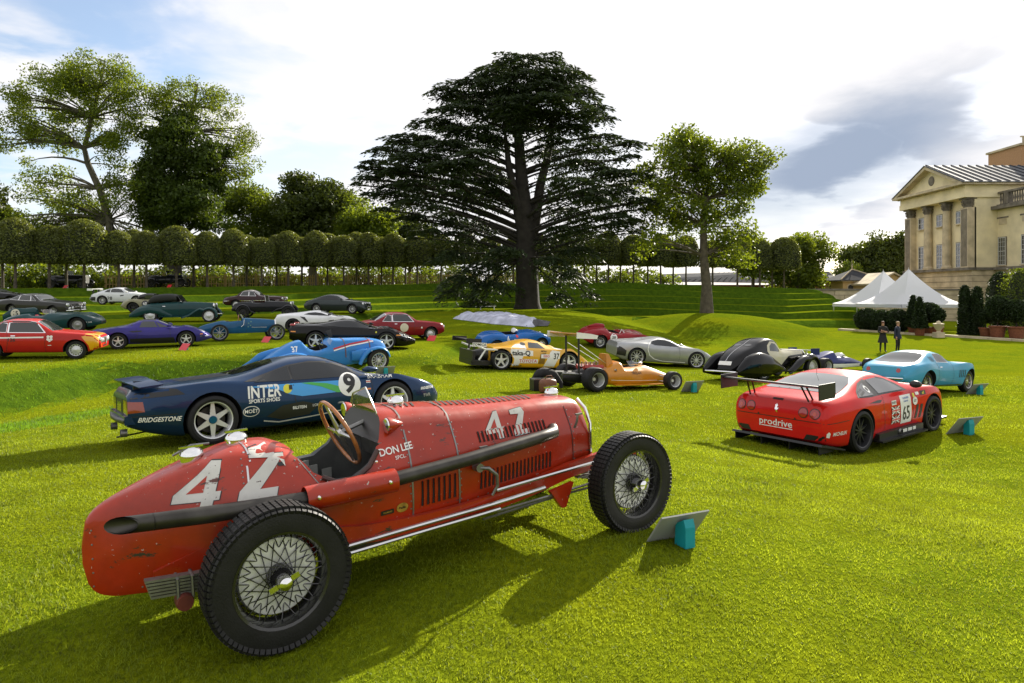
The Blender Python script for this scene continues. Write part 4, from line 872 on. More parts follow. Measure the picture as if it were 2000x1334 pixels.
    lev = MB().tube([(1.40, -.445, .665), (1.47, -.47, .655), (1.53, -.475, .60), (1.54, -.465, .52), (1.50, -.455, .46)], [.012, .014, .013, .012, .01], 8); lev.lathe([(0, -.03), (.03, -.03), (.03, .03), (0, .03)], 12, 'Y', (1.41, -.43, .665)); c.add(lev, 'brake_lever', M_steel)
    rv = MB().lathe([(0, -.004), (.0045, -.003), (.006, 0), (.006, .004)], 6, 'Y').mesh('rivet')
    for (xa, za, xb, zb, n) in ((1.295, .42, 1.295, .97, 13), (.905, .44, .905, .98, 12), (-.085, .73, -.075, .95, 8), (.22, .90, .44, .68, 10), (2.36, .48, 2.36, .90, 9), (-.82, .36, -.82, .66, 5), (-.6, .33, .2, .36, 14), (.95, .42, 1.25, .42, 6), (1.35, .44, 2.3, .49, 12)):
        for i in range(n):
            q = i/(n-1); h = c.bvh.ray_cast(Vector((xa+(xb-xa)*q, -3, za+(zb-za)*q)), Vector((0, 1, 0)))
            if h[0] is not None: k = link('rivet', rv, c.root, M_steel, h[0]); k.rotation_euler = h[1].to_track_quat('-Y', 'Z').to_euler()
    # filler caps
    for x, y, z, r in ((-.30, 0, .955, .068), (-.04, .02, 1.005, .066), (1.02, .0, 1.095, .06), (2.40, 0, .985, .058)):
        k = MB().lathe([(r*.9, -.03), (r*.9, .012), (r, .016), (r, .03), (r*.75, .052), (r*.3, .062), (0, .064)], 22, 'Z', (x, y, z)); k.box((x+.0, y, z+.068), (.13, .022, .012)); c.add(k, 'filler_cap', M_chrome)
    c.add(MB().tube([(-.40, -.0, .985), (-.30, 0, 1.03), (-.2, 0, 1.025)], .008, 6), 'cap_lever', M_steel)
    # cockpit
    wc = Vector((.60, -.02, .965)); tilt = R(24); q = Matrix.Rotation(-tilt, 3, 'Y')
    rim = MB(); N_, n_ = 40, 10
    for i in range(N_):
        a = 6.28318*i/N_; ctr = Vector((0, math.cos(a)*.232, math.sin(a)*.232)); rd = ctr.normalized()
        for k in range(n_): b = 6.28318*k/n_; p = ctr+rd*.0135*math.cos(b)+Vector((.0135*math.sin(b), 0, 0)); rim.v.append(tuple(q @ p+wc))
    rim.f = [(i*n_+k, i*n_+(k+1) % n_, ((i+1) % N_)*n_+(k+1) % n_, ((i+1) % N_)*n_+k) for i in range(N_) for k in range(n_)]
    sw = c.add(rim, 'steering_wheel', M_wood, 60)
    for a in (0, 90, 180, 270):
        d = Vector((0, math.cos(R(a+90)), math.sin(R(a+90)))); MB().tube([wc+q @ (d*.02), wc+q @ (d*.10), wc+q @ (d*.226)], [.017, .011, .009], 6).build('spoke', M_alu, sw)
    MB().tube([wc+q @ Vector((-.015, 0, 0)), wc+q @ Vector((.01, 0, 0))], .032, 14).build('hub', M_alu, sw)
    c.add(MB().tube([wc, wc+q @ Vector((.45, 0, -.06))], .016, 8), 'steering_column', M_steel)
    c.add(MB().box((.86, 0, .88), (.015, .56, .26), Matrix.Rotation(-.15, 3, 'Y')), 'dashboard', M_steel)
    for y, z in ((-.12, .90), (.06, .92), (.18, .90)): c.add(MB().lathe([(0, -.012), (.035, -.012), (.04, 0)], 16, 'X', (.845, y, z)), 'dial', M_white)
    seat = blob_mesh([(.20, 0, .62, .22, .20), (.26, 0, .60, .24, .22), (.32, 0, .55, .22, .18), (.34, 0, .5, .16, .12)], 16, 3); c.add(seat, 'seat_back', M_seat)
    for x, z in ((.52, .62), (.62, .58), (.46, .66)): c.add(MB().box((x, .325, z), (.07, .006, .15)), 'placard', M_grey)
    # padded cockpit edge on the near side
    c.add(MB().tube([(.34, -.405, .800), (.42, -.425, .760), (.54, -.432, .760), (.63, -.425, .815), (.70, -.40, .90)], .017, 8), 'cockpit_pad', mat('dark_leather', (.045, .018, .014), .5, var=.2))
    for x, z in ((.36, .772), (.47, .735), (.60, .770), (.67, .84)): c.add(MB().lathe([(0, -.006), (.008, -.004), (.010, .004)], 8, 'Y', (x, -.446, z)), 'stud', M_chrome)
    # small screen and mirrors
    M_clear = bpy.data.materials.new('clear_screen'); M_clear.use_nodes = True; nn, ll = nodes(M_clear); g = nn.new('ShaderNodeBsdfGlossy'); g.inputs['Roughness'].default_value = .03; t = nn.new('ShaderNodeBsdfTransparent'); t.inputs[0].default_value = (.82, .86, .84, 1); ms = nn.new('ShaderNodeMixShader'); ms.inputs[0].default_value = .16; ll.new(t.outputs[0], ms.inputs[1]); ll.new(g.outputs[0], ms.inputs[2]); ll.new(ms.outputs[0], nn['Material Output'].inputs[0]); MATS['clear'] = M_clear
    scr = MB()
    pts = [(y, z) for y, z in ((-.20, 0), (-.20, .10), (-.15, .15), (0, .165), (.15, .15), (.20, .10), (.20, 0))]
    vs = [(.86+abs(y)*-.25+z*-.35, y, 1.075-abs(y)*.25+z) for y, z in pts]; scr.add(vs+[(a-.004, b, c_) for a, b, c_ in vs], [tuple(range(7)), tuple(range(13, 6, -1))]+[(i, (i+1) % 7, 7+(i+1) % 7, 7+i) for i in range(7)]); ws_ = c.add(scr, 'wind_screen', M_clear, 20)
    MB().tube([Vector(v) for v in vs], .006, 6).build('screen_frame', M_alu, ws_)
    for sg, x, z in ((-1, .80, 1.03), (1, .78, 1.05)):
        m = MB().lathe([(0, -.012), (.045, -.012), (.052, 0), (.046, .03), (.025, .07), (.01, .10), (0, .105)], 18, 'X', (x, sg*.34, z)); o = c.add(m, 'mirror', red); MB().lathe([(0, -.016), (.044, -.014), (.05, -.008)], 18, 'X', (x, sg*.34, z)).build('mirror_glass', M_chrome, o); MB().tube([(x+.04, sg*.33, z-.01), (x+.05, sg*.27, z-.07)], .008, 6).build('stalk', M_steel, o)
    # painted numbers and lettering
    wht = worn_paint('worn_white_paint', (.66, .65, .60), (.10, .03, .02), (.05, .02, .018)); m_out = M_blk
    four = [(.115, -.16), (.115, -.085), (.15, -.085), (.15, -.03), (.115, -.03), (.115, .16), (.055, .16), (-.14, -.03), (-.14, -.085), (.04, -.085), (.04, -.16)]
    two = [(-.10, .10), (-.10, .15), (.11, .16), (.135, .10), (.01, -.10), (.13, -.10), (.13, -.16), (-.12, -.16), (-.12, -.10), (.03, .09)]
    def num(poly, cx, cz, s, sk, hole=None, view='R'):
        P = [(cx+a*s+b*sk*s, cz+b*s) for a, b in poly]; ctr = Vector((cx, cz)); big = [tuple(ctr+(Vector(p)-ctr)*1.045) for p in P]
        V, F = fill(big, .05); c.drape('number_outline', V, F, view, m_out, .0035); V, F = fill(P, .05); c.drape('number', V, F, view, wht, .006)
        if hole: V, F = fill([(cx+a*s+b*sk*s, cz+b*s) for a, b in hole], .05); c.drape('number_gap', V, F, view, red, .0085)
    hole = [(.04, -.03), (.04, .075), (-.065, -.03)]
    num(four, -.31, .825, .80, .35, hole); num(two, .02, .865, .82, .35)
    num(four, 1.63, .895, .55, .05, hole); num(two, 1.86, .89, .55, .05)
    c.write('DON LEE', .835, .875, .060, 'R', M_white, weight=.016, space=.95, rot=.05, sx=1.0); c.write('SPCL.', .855, .828, .030, 'R', M_white, weight=.012, rot=.05, space=1.1)
    M_yel = mat('faded_yellow', (.34, .20, .02), .6, var=.3, vscale=30)
    c.panel('round_badge', circ(.84, .515, .042, 16, .03), 'R', M_yel, .004, .03); c.write('Pacific', .84, .515, .02, 'R', M_blk, off=.006); c.panel('dark_badge', rect(.69, .495, .78, .523), 'R', M_blk, .004, .04); c.write('GILMORE', .735, .509, .015, 'R', M_yel, off=.006)
    c.panel('grille', [(-.27, .46), (.27, .46), (.26, .85), (.15, .93), (-.15, .93), (-.26, .85)], 'F', M_grille, .004, .1)
    return c
monoposto()
def stand(label, x, y, face, board=M_grey, leg=M_teal, w=.42, h=.30, group=None, name='information_board', z=None):
    """a tilted board held up by a folded leg"""
    zz = gz(x, y); t = thing(name, label, 'sign board', (x, y, zz), face, group); q = Matrix.Rotation(R(-38), 3, 'X')
    MB().box((0, 0, h*.36), (w, .012, h), q).build('board', board, t, sm=False)
    MB().add([(-w*.10, .02, 0), (w*.10, .02, 0), (w*.10, .03, h*.5), (-w*.10, .03, h*.5), (-w*.10, .14, 0), (w*.10, .14, 0), (w*.10, .14, h*.48), (-w*.10, .14, h*.48), (-w*.1, .12, h*.66), (w*.1, .12, h*.66)], [(0, 1, 2, 3), (4, 7, 6, 5), (0, 4, 5, 1), (1, 5, 6, 9, 2), (0, 3, 8, 7, 4), (2, 9, 8, 3), (7, 8, 9, 6)]).build('leg', leg, t, sm=False)
    return t
_p = px(1318, 1040, 5.0); stand('grey information board on a teal foot by the single seater front wheel', _p.x, _p.y-.08, R(205), w=.42, h=.30)
# ------------------------------------------------------------------ dark blue mid-engined racer
def xjr():
    c = Car('racing_coupe', 'dark blue low racing coupe numbered 9 with blue and green stripe', 'race car', 419, 9.35, 36.0, track=1.88, wb=2.72)
    blue = paint('midnight_blue', (.010, .034, .090), .30, .5)
    c.body(blue, [(-1.02, .74), (-.98, .82), (-.6, .85), (0, .885), (.35, .915), (.6, .965), (.9, 1.06), (1.2, 1.125), (1.45, 1.14), (1.7, 1.11), (2.0, 1.0), (2.35, .82), (2.7, .735), (3.2, .66), (3.6, .55), (3.76, .43), (3.79, .36)],
           [(-1.02, .70), (-.6, .80), (0, .85), (.5, .80), (1.0, .755), (1.8, .735), (2.3, .745), (2.7, .775), (3.1, .68), (3.5, .54), (3.79, .33)],
           [(-1.02, .80), (-.9, .88), (-.4, .945), (0, .965), (.7, .93), (1.8, .91), (2.7, .945), (3.1, .90), (3.5, .76), (3.72, .58), (3.79, .46)],
           [(-1.02, .34), (-.7, .22), (-.3, .15), (3.2, .13), (3.6, .16), (3.79, .24)], wells=[(0, .335, .385), (2.72, .325, .365)], rf=[(-1.02, .8), (.2, .78), (.8, .66), (1.5, .62), (2.2, .66), (2.7, .72), (3.8, .75)], sh=.95)
    c.wheels('al6', .335, .30, .245, M_silverp, front=(.322, .26, .232), spoke_objs=True)
    for o in [q for q in c.root.children if q.name.startswith('wheel')]: MB().lathe([(0, -.11), (.045, -.11), (.055, -.095), (.055, -.05)], 18, 'Y').build('hub_nut', mat('blue_anodised', (.01, .12, .25), .3, .8), o)
    # glasshouse
    V = [(.56, .80), (1.10, .785), (1.10, .99), (.95, .955), (.78, .895)]; c.panels2('quarter_window', V, M_glass, .005)
    V = [(1.135, .785), (2.16, .775), (2.02, .90), (1.80, .985), (1.60, 1.02), (1.375, 1.025), (1.135, .995)]; c.panels2('side_window', V, M_glass, .005)
    c.panel('windscreen', [(1.72, -.52), (2.30, -.66), (2.46, -.40), (2.50, 0), (2.46, .40), (2.30, .66), (1.72, .52), (1.66, 0)], 'T', M_glass, .005, .09)
    c.panel('rear_window', [(.38, -.42), (.95, -.46), (1.05, 0), (.95, .46), (.38, .42)], 'T', M_glass, .005, .09)
    c.panel('black_cabin_frame', [(.42, .82), (2.32, .765), (2.2, .80), (2.02, .94), (1.75, 1.03), (1.45, 1.05), (1.1, 1.01), (.8, .925)], 'R', M_black, .0025, .06)
    for k in range(12): c.panel('engine_vent', [(-.30+k*.055, -.40), (-.265+k*.055, -.40), (-.265+k*.055, .40), (-.30+k*.055, .40)], 'T', M_blk, .004, .2)
    # stripe panel
    M_sky = mat('azure_vinyl', (.02, .30, .72), .35, coat=.6); M_grn = mat('green_vinyl', (.03, .36, .035), .35, coat=.6); M_yel = mat('yellow_vinyl', (.72, .66, .04), .4)
    c.panel('azure_stripe', [(.46, .745), (1.12, .742), (2.0, .725), (2.0, .56), (1.24, .545), (1.06, .59), (.88, .68)], 'R', M_sky, .004)
    c.panel('green_stripe', [(1.24, .735), (1.40, .735), (1.64, .70), (1.96, .60), (1.96, .548), (1.78, .552), (1.54, .66)], 'R', M_grn, .006)
    c.panel('yellow_ball', circ(1.03, .672, .065), 'R', M_yel, .006, .05)
    c.write('INTER', .69, .655, .24, 'R', M_white, weight=.026, space=1.0, sx=.72); c.write('SPORTS SHOES', .69, .535, .075, 'R', M_white, weight=.02, sx=.88)
    c.panel('white_roundel', circ(1.99, .655, .178, 32), 'R', M_white, .008, .06); c.write('9', 1.99, .655, .37, 'R', M_blk, weight=.04, off=.011)
    c.write('BRABHAM', 2.50, .745, .095, 'R', M_white, weight=.004, rot=-.03, space=.95); c.write('BRIDGESTONE', -.66, .415, .085, 'R', M_white, weight=.02, shear=.25, sx=.9, rot=-.05); c.write('BRIDGESTONE', 3.40, .48, .06, 'R', M_white, weight=.02, shear=.25, sx=.8); c.write('TWR', 3.38, .36, .075, 'R', M_grey, weight=.02)
    c.panel('oval_badge_edge', circ(.50, .40, .115, 28, .075), 'R', M_white, .004); c.panel('oval_badge', circ(.50, .40, .105, 28, .066), 'R', blue, .006); c.write('MOËT', .50, .40, .07, 'R', M_white, weight=.012, off=.008)
    c.write('BILSTEIN', 1.20, .385, .06, 'R', M_white, weight=.02, sx=.9); c.write('LONGINES', 1.52, .395, .052, 'R', M_white, weight=0, space=1.0); c.write('.com', 1.84, .40, .05, 'R', M_white, weight=0)
    c.panel('union_flag', rect(2.26, .655, 2.33, .695), 'R', M_white, .005, .05); c.panel('flag_bar', rect(2.26, .669, 2.33, .681), 'R', M_red, .007, .05); c.panel('side_repeater', rect(2.27, .55, 2.33, .575), 'R', M_amber, .005, .05)
    # side intake, skirt, seams
    c.panel('side_scoop', [(.72, .30), (.95, .44), (1.25, .47), (1.5, .40), (1.35, .27), (.95, .235)], 'R', M_blk, .004)
    c.line([(.68, .245), (.9, .205), (1.4, .235), (2.0, .29), (2.25, .30)], .018, 'R', M_silverp, .006, 'skirt_edge'); c.line([(1.12, .77), (1.14, .5), (1.19, .36)], .010, 'R'); c.line([(2.34, .745), (2.37, .5), (2.3, .36)], .010, 'R'); c.line([(-.98, .475), (-.45, .47)], .010, 'R')
    c.panel('door_pull', rect(1.05, .655, 1.10, .72), 'R', M_blk, .009, .05)
    # tail
    M_lc = mat('tail_lamp_cluster', (.26, .03, .008), .12, coat=.8)
    for sg in (-1, 1):
        c.panel('tail_lamp', [(sg*.42, .50), (sg*.80, .50), (sg*.80, .68), (sg*.42, .68)], 'B', M_lc, .006)
    for v in 'RL': c.panel('tail_lamp_side', [(-1.015, .52), (-.83, .53), (-.85, .66), (-1.015, .67)], v, M_lc, .006)
    c.panel('number_plate_recess', rect(-.36, .46, .36, .68), 'B', M_blk, .005); c.panel('number_plate', rect(-.22, .51, .22, .64), 'B', M_glass2, .009)
    c.add(MB().box((-.99, 0, .43), (.14, 1.66, .11)), 'rear_bumper', blue, 30); c.add(MB().tube([(-1.03, -.8, .42), (-1.07, -.3, .41), (-1.07, .3, .41), (-1.03, .8, .42)], .04, 10), 'bumper_roll', M_black)
    for sg in (-1, 1): c.add(MB().lathe([(.05, -.08), (.055, 0), (.045, 0), (.04, -.07)], 16, 'X', (-1.00, sg*.55, .25)), 'exhaust_tip', M_steel)
    c.add(MB().tube([(-1.12, -.5, .20), (-.9, -.5, .22), (-.6, -.4, .24)], .012, 6), 'jack_hook', M_black)
    sp = MB()      # rear spoiler: curved blade on two ends
    ys = np.linspace(-.86, .86, 25); prof = [(-.20, .012), (-.20, .0), (0, -.015), (.14, .0), (.14, .015), (0, .015)]
    for y in ys:
        e = abs(y)/.86; dz = -.085*max(0, (e-.45)/.55)**2; dx = .14*max(0, (e-.6)/.4)**1.5
        for a, b in prof: sp.v.append((-.86+a*(1-.15*e)+dx, y, .925+b+dz-(a+.2)*-.06))
    sp.f = [(i*6+k, i*6+(k+1) % 6, (i+1)*6+(k+1) % 6, (i+1)*6+k) for i in range(24) for k in range(6)]+[tuple(range(6)), tuple(range(144, 150))]
    c.add(sp, 'rear_spoiler', blue, 30)
    for sg in (-1, 1): c.add(MB().box((-.78, sg*.62, .87), (.30, .05, .12)), 'spoiler_foot', M_black, 30)
    for v in 'RL': c.panel('spoiler_side', [(-.99, .70), (-.35, .72), (-.45, .80), (-.8, .84), (-.99, .83)], v, M_black, .004)
    # front
    for sg in (-1, 1): c.panel('headlamp', [(3.30, sg*.42), (3.52, sg*.36), (3.46, sg*.62), (3.30, sg*.68)], 'T', M_lamp, .006)
    c.panel('front_intake', rect(-.4, .22, .4, .30), 'F', M_grille, .006); c.add(MB().box((3.70, 0, .17), (.30, 1.15, .03)), 'front_splitter', M_black, 30)
    for sg in (-1, 1): c.add(blob_mesh([(2.20, sg*.93, .86, .02, .02), (2.26, sg*.98, .87, .07, .05), (2.40, sg*.97, .86, .05, .035), (2.46, sg*.95, .855, .01, .01)], 14), 'mirror', blue)
    for a, b in (((2.46, -.35, .80), (1.95, -.30, 1.01)), ((2.50, .1, .80), (2.1, .35, .965))): c.add(MB().tube([a, b], .010, 5), 'wiper', M_black)
    return c
xjr()
def f550():
    c = Car('racing_coupe', 'bright red racing coupe numbered 65 with tall rear wing', 'race car', 1686, 11.45, 34.5, track=1.90, wb=2.5)
    red = paint('scarlet', (.60, .014, .012), .26)
    c.body(red, [(-1.00, .72), (-.97, .86), (-.90, .925), (-.6, .965), (-.25, 1.015), (0, 1.075), (.3, 1.16), (.65, 1.225), (.9, 1.24), (1.2, 1.215), (1.5, 1.13), (1.85, .985), (2.2, .925), (2.7, .84), (3.1, .70), (3.32, .54), (3.38, .42)],
           [(-1.00, .66), (-.9, .82), (-.4, .875), (0, .89), (.6, .85), (1.2, .83), (1.8, .835), (2.3, .865), (2.6, .85), (3.0, .70), (3.38, .38)],
           [(-1.00, .80), (-.92, .89), (-.5, .955), (0, .985), (.5, .955), (1.0, .92), (1.7, .92), (2.4, .965), (2.8, .945), (3.1, .84), (3.3, .68), (3.38, .5)],
           [(-1.00, .30), (-.9, .24), (-.4, .15), (2.9, .12), (3.38, .2)], wells=[(0, .35, .395), (2.5, .345, .385)], rf=[(-1, .80), (-.5, .76), (.1, .66), (.8, .60), (1.4, .62), (1.9, .72), (3.38, .75)], sh=.94)
    c.wheels('al10', .352, .31, .262, M_darkw, front=(.340, .27, .255), spoke_objs=True)
    M_gd = mat('tinted_side_glass', (.02, .025, .03), .03, coat=1, spec=.9)
    c.panels2('window_frame', [(-.05, .915), (.35, .885), (1.72, .865), (1.55, .99), (1.30, 1.10), (1.0, 1.165), (.7, 1.165), (.35, 1.10), (.1, 1.0)], M_black, .003)
    c.panels2('side_window', [(.72, .905), (1.60, .885), (1.46, .985), (1.22, 1.09), (.98, 1.135), (.66, 1.13)], M_gd, .006); q = c.panels2('quarter_window', [(.02, .925), (.52, .905), (.48, 1.10), (.30, 1.055), (.12, .99)], mat('grey_vented_panel', (.10, .10, .11), .3, coat=.4), .006)
    for k in range(7):
        a = (.12+(k % 4)*.055+(k//4)*.03, .945+(k//4)*.045+.01*(k % 4)); c.panel('vent_hole', circ(*a, .017, 10), 'R', M_blk, .009, .03, q[0])
    c.panel('white_ring', circ(.44, 1.0, .058, 20), 'R', M_white, .009, .04); c.panel('ring_centre', circ(.44, 1.0, .030, 16), 'R', M_blk, .012, .03)
    c.panel('rear_window', [(-.36, -.60), (-.30, -.68), (.20, -.60), (.48, -.46), (.50, 0), (.48, .46), (.20, .60), (-.30, .68), (-.36, .60)], 'T', mat('rear_glass_glare', (.10, .11, .11), .03, coat=1.0, spec=1.0), .005, .09)  # paler, glossier glass than the other windows: sky glare put into the material
    for y in (-.4, -.2, 0, .2, .4): c.panel('window_stud', circ(-.30, y, .016, 10), 'T', M_blk, .009, .03)
    c.panel('windscreen', [(1.28, -.48), (1.80, -.66), (1.95, -.4), (1.98, 0), (1.95, .4), (1.80, .66), (1.28, .48), (1.22, 0)], 'T', M_glass, .005, .09)
    # tail
    for y in (-.70, -.50, .50, .70):
        for r, m, o in ((.088, M_blk, .004), (.074, M_redlens, .008)): c.panel('tail_lamp_ring' if r > .08 else 'tail_lamp', circ(y, .735, r, 22), 'B', m, o, .05)
        if abs(y) > .6: c.panel('lamp_centre', circ(y, .735, .032, 14), 'B', mat('lamp_orange', (.55, .06, .03), .15, coat=.5), .011, .03)
    c.write('prodrive', 0.02, .50, .16, 'B', M_white, weight=.012, sx=1.15); c.line([(.30, .425), (-.30, .425)], .014, 'B', M_white, .006, 'underline', .1)
    horse = [(-.02, -.07), (-.005, -.03), (-.03, -.01), (-.02, .03), (-.03, .06), (-.005, .055), (.0, .085), (.015, .06), (.03, .05), (.012, .03), (.022, .005), (.045, .015), (.05, .035), (.035, -.01), (.012, -.025), (.025, -.045), (.02, -.07), (.005, -.05), (.0, -.035)]
    c.panel('horse_emblem', [(-a, .745+b) for a, b in horse], 'B', M_chrome, .008, .05)
    c.panel('rear_slot', rect(-.10, .885, .10, .912), 'B', M_blk, .006, .1)
    for sg in (-1, 1): c.panel('rear_vent', [(sg*.50, .30), (sg*.84, .31), (sg*.84, .39), (sg*.56, .39)], 'B', M_blk, .006); c.panel('rear_plug', circ(sg*.35, .62, .016, 10), 'B', M_blk, .006, .03)
    c.line([(-.80, .60), (.80, .60)], .012, 'B', M_blk, .004); c.write('MICHELIN', -.66, .41, .085, 'R', M_white, weight=.02, shear=.2, sx=.85); c.line([(-.97, .585), (-.42, .60)], .010, 'R')
    c.panel('tyre_man_badge', [(-.93, .37), (-.88, .36), (-.87, .43), (-.90, .46), (-.935, .43)], 'R', M_white, .006, .04)
    df = MB(); df.add([(-1.06, -.86, .27), (-1.06, .86, .27), (-.45, .90, .12), (-.45, -.90, .12), (-1.08, -.86, .235), (-1.08, .86, .235), (-.45, .90, .09), (-.45, -.90, .09)], [(0, 1, 2, 3), (7, 6, 5, 4), (0, 4, 5, 1), (1, 5, 6, 2), (2, 6, 7, 3), (3, 7, 4, 0)]); c.add(df, 'rear_diffuser', M_black, 20)
    for y in (-.8, -.27, .27, .8): c.add(MB().box((-.85, y, .165), (.42, .015, .13)), 'diffuser_fin', M_black, 20)
    # wing
    w = MB(); prof = [(-.16, .025), (-.17, .0), (-.05, -.020), (.15, -.012), (.17, .005), (.05, .015)]; ys = [-.93, -.5, 0, .5, .93]
    for y in ys: w.v += [(-1.03+a, y, 1.185+b-a*.10) for a, b in prof]
    w.f = [(i*6+k, i*6+(k+1) % 6, (i+1)*6+(k+1) % 6, (i+1)*6+k) for i in range(4) for k in range(6)]+[tuple(range(6)), tuple(range(24, 30))]; wg = c.add(w, 'rear_wing', M_black, 30)
    for sg in (-1, 1):
        MB().box((-1.02, sg*.94, 1.135), (.46, .018, .25)).build('end_plate', M_black, wg, sm=False)
        for dx in (-.03, .10): MB().tube([(-1.04+dx, sg*.52, 1.18), (-.90+dx, sg*.56, .92)], .017, 6).build('wing_strut', M_black, wg)
    # side furniture
    c.panel('number_panel', [(1.34, .30), (1.72, .30), (1.72, .80), (1.34, .80)], 'R', M_white, .005); c.write('65', 1.53, .47, .34, 'R', M_blk, weight=.012, sx=.80, off=.009); c.write('24 HEURES', 1.53, .745, .045, 'R', M_sky2, off=.009); c.write('LE MANS', 1.53, .69, .04, 'R', M_sky2, off=.009)
    for z0 in (.50, .34):
        x0 = 1.02; c.panel('flag_field', rect(x0, z0, x0+.27, z0+.135), 'R', M_blk, .005, .1); c.line([(x0, z0), (x0+.27, z0+.135)], .026, 'R', M_white, .007, 'flag_bar'); c.line([(x0, z0+.135), (x0+.27, z0)], .026, 'R', M_white, .008, 'flag_bar'); c.line([(x0+.135, z0), (x0+.135, z0+.135)], .045, 'R', M_white, .009, 'flag_bar'); c.line([(x0, z0+.0675), (x0+.27, z0+.0675)], .045, 'R', M_white, .010, 'flag_bar'); c.line([(x0+.135, z0), (x0+.135, z0+.135)], .022, 'R', M_red, .011, 'flag_bar'); c.line([(x0, z0+.0675), (x0+.27, z0+.0675)], .022, 'R', M_red, .012, 'flag_bar')
    c.panel('sponsor_plate', rect(1.04, .665, 1.20, .745), 'R', M_white, .005); c.write('ENZO', 1.12, .705, .05, 'R', M_blk, off=.008)
    c.panel('round_badge', circ(1.86, .66, .075, 20), 'R', M_white, .005, .06); c.write('GT', 1.86, .66, .06, 'R', M_blk, off=.008)
    c.panel('shield', [(1.80, .80), (1.86, .80), (1.86, .74), (1.83, .71), (1.80, .74)], 'R', mat('yellow_vinyl', (.72, .66, .04), .4), .005, .04); c.panel('oil_badge', rect(2.04, .745, 2.22, .82), 'R', M_blk, .005); c.write('elf', 2.13, .78, .07, 'R', mat('yellow_vinyl', (.72, .66, .04), .4), off=.008); c.panel('sponsor_plate', rect(1.90, .76, 2.0, .81), 'R', M_white, .005)
    for k in range(2): c.panel('side_vent', [(1.83+k*.13, .34), (1.90+k*.13, .34), (1.97+k*.13, .585), (1.90+k*.13, .585)], 'R', M_blk, .006)
    c.panel('door_slot', [(.20, .80), (.55, .815), (.72, .80), (.62, .765)], 'R', M_blk, .005); c.line([(.78, .86), (.74, .6), (.80, .27)], .010, 'R'); c.line([(1.76, .83), (1.80, .5), (1.76, .27)], .010, 'R')
    sk = MB().box((1.25, -.93, .19), (1.55, .10, .11)); sk.box((1.25, -.97, .12), (1.6, .16, .03)); c.add(sk, 'side_skirt', M_black, 20, label='black side skirt with an exhaust'); c.add(MB().box((1.25, .94, .17), (1.55, .10, .13)), 'side_skirt', M_black, 20)
    for k, (x, n) in enumerate(((1.34, .14), (1.52, .14), (1.68, .10))): c.add(MB().box((x, -.984, .20), (n, .006, .055)), 'skirt_sticker', M_white, 20)
    c.add(MB().lathe([(.045, -.03), (.055, 0), (.045, .02), (.03, .02), (.03, -.02)], 14, 'Y', (1.17, -.985, .20)), 'side_exhaust', M_steel)
    for sg in (-1, 1): c.add(blob_mesh([(1.62, sg*.98, .98, .02, .02), (1.66, sg*1.02, .99, .10, .065), (1.80, sg*1.01, .975, .07, .05), (1.88, sg*.98, .96, .015, .01)], 14), 'mirror', M_black); c.panel('headlamp', [(2.85, sg*.60), (3.05, sg*.48), (3.10, sg*.70), (2.95, sg*.78)], 'T', M_lamp, .006)
    c.add(MB().box((3.30, 0, .13), (.40, 1.5, .035)), 'front_splitter', M_black, 20)
    c.add(MB().tube([(.4, .1, 1.18), (.38, .1, 1.34)], .004, 5), 'aerial', M_black)
    return c
M_sky2 = mat('print_blue', (.05, .14, .45), .5)
c65 = f550()
_q = c65.world(2.62, -1.42, 0); stand('grey information board on a teal foot beside the red winged coupe', _q.x, _q.y, R(200), w=.62, h=.42)
# ------------------------------------------------------------------ the other cars
def glaze(c, side=None, quarter=None, screen=None, rear=None, g=M_glass, frame=None):
    """side windows as (x, z) outlines, screens as (x, half width) outlines seen from above"""
    if side:
        for i, p in enumerate(side):
            if frame: ctr = Vector((sum(q[0] for q in p)/len(p), sum(q[1] for q in p)/len(p))); c.panels2('window_trim', [tuple(ctr+(Vector(q)-ctr)*1.10) for q in p], frame, .003)
            c.panels2('side_window', p, g, .006)
    for nm, p in (('windscreen', screen), ('rear_window', rear)):
        if p:
            (xb, wb_), (xt, wt) = p; dx = xb-xt
            if frame: c.panel(nm+'_trim', [(xt-.03*np.sign(dx), -wt*1.04), (xb+.03*np.sign(dx), -wb_*1.04), (xb+dx*.22+.03*np.sign(dx), 0), (xb+.03*np.sign(dx), wb_*1.04), (xt-.03*np.sign(dx), wt*1.04), (xt-.05*np.sign(dx), 0)], 'T', frame, .003, .1)
            c.panel(nm, [(xt, -wt), (xb, -wb_), (xb+dx*.14, -wb_*.6), (xb+dx*.2, 0), (xb+dx*.14, wb_*.6), (xb, wb_), (xt, wt), (xt-dx*.06, 0)], 'T', g, .006, .1)
def mirrors(c, x, y, z, m):
    for sg in (-1, 1): c.add(blob_mesh([(x, sg*y, z, .02, .02), (x+.03, sg*(y+.04), z+.01, .07, .05), (x+.14, sg*(y+.02), z, .05, .035), (x+.18, sg*y, z-.01, .01, .01)], 12), 'mirror', m)
def bumper(c, x, z, hw, m=M_chrome, r=.035, back=.12):
    c.add(MB().tube([(x-np.sign(x-1)*back, -hw, z), (x, -hw*.75, z), (x+.02*np.sign(x-1), 0, z), (x, hw*.75, z), (x-np.sign(x-1)*back, hw, z)], r, 8), 'bumper', m)
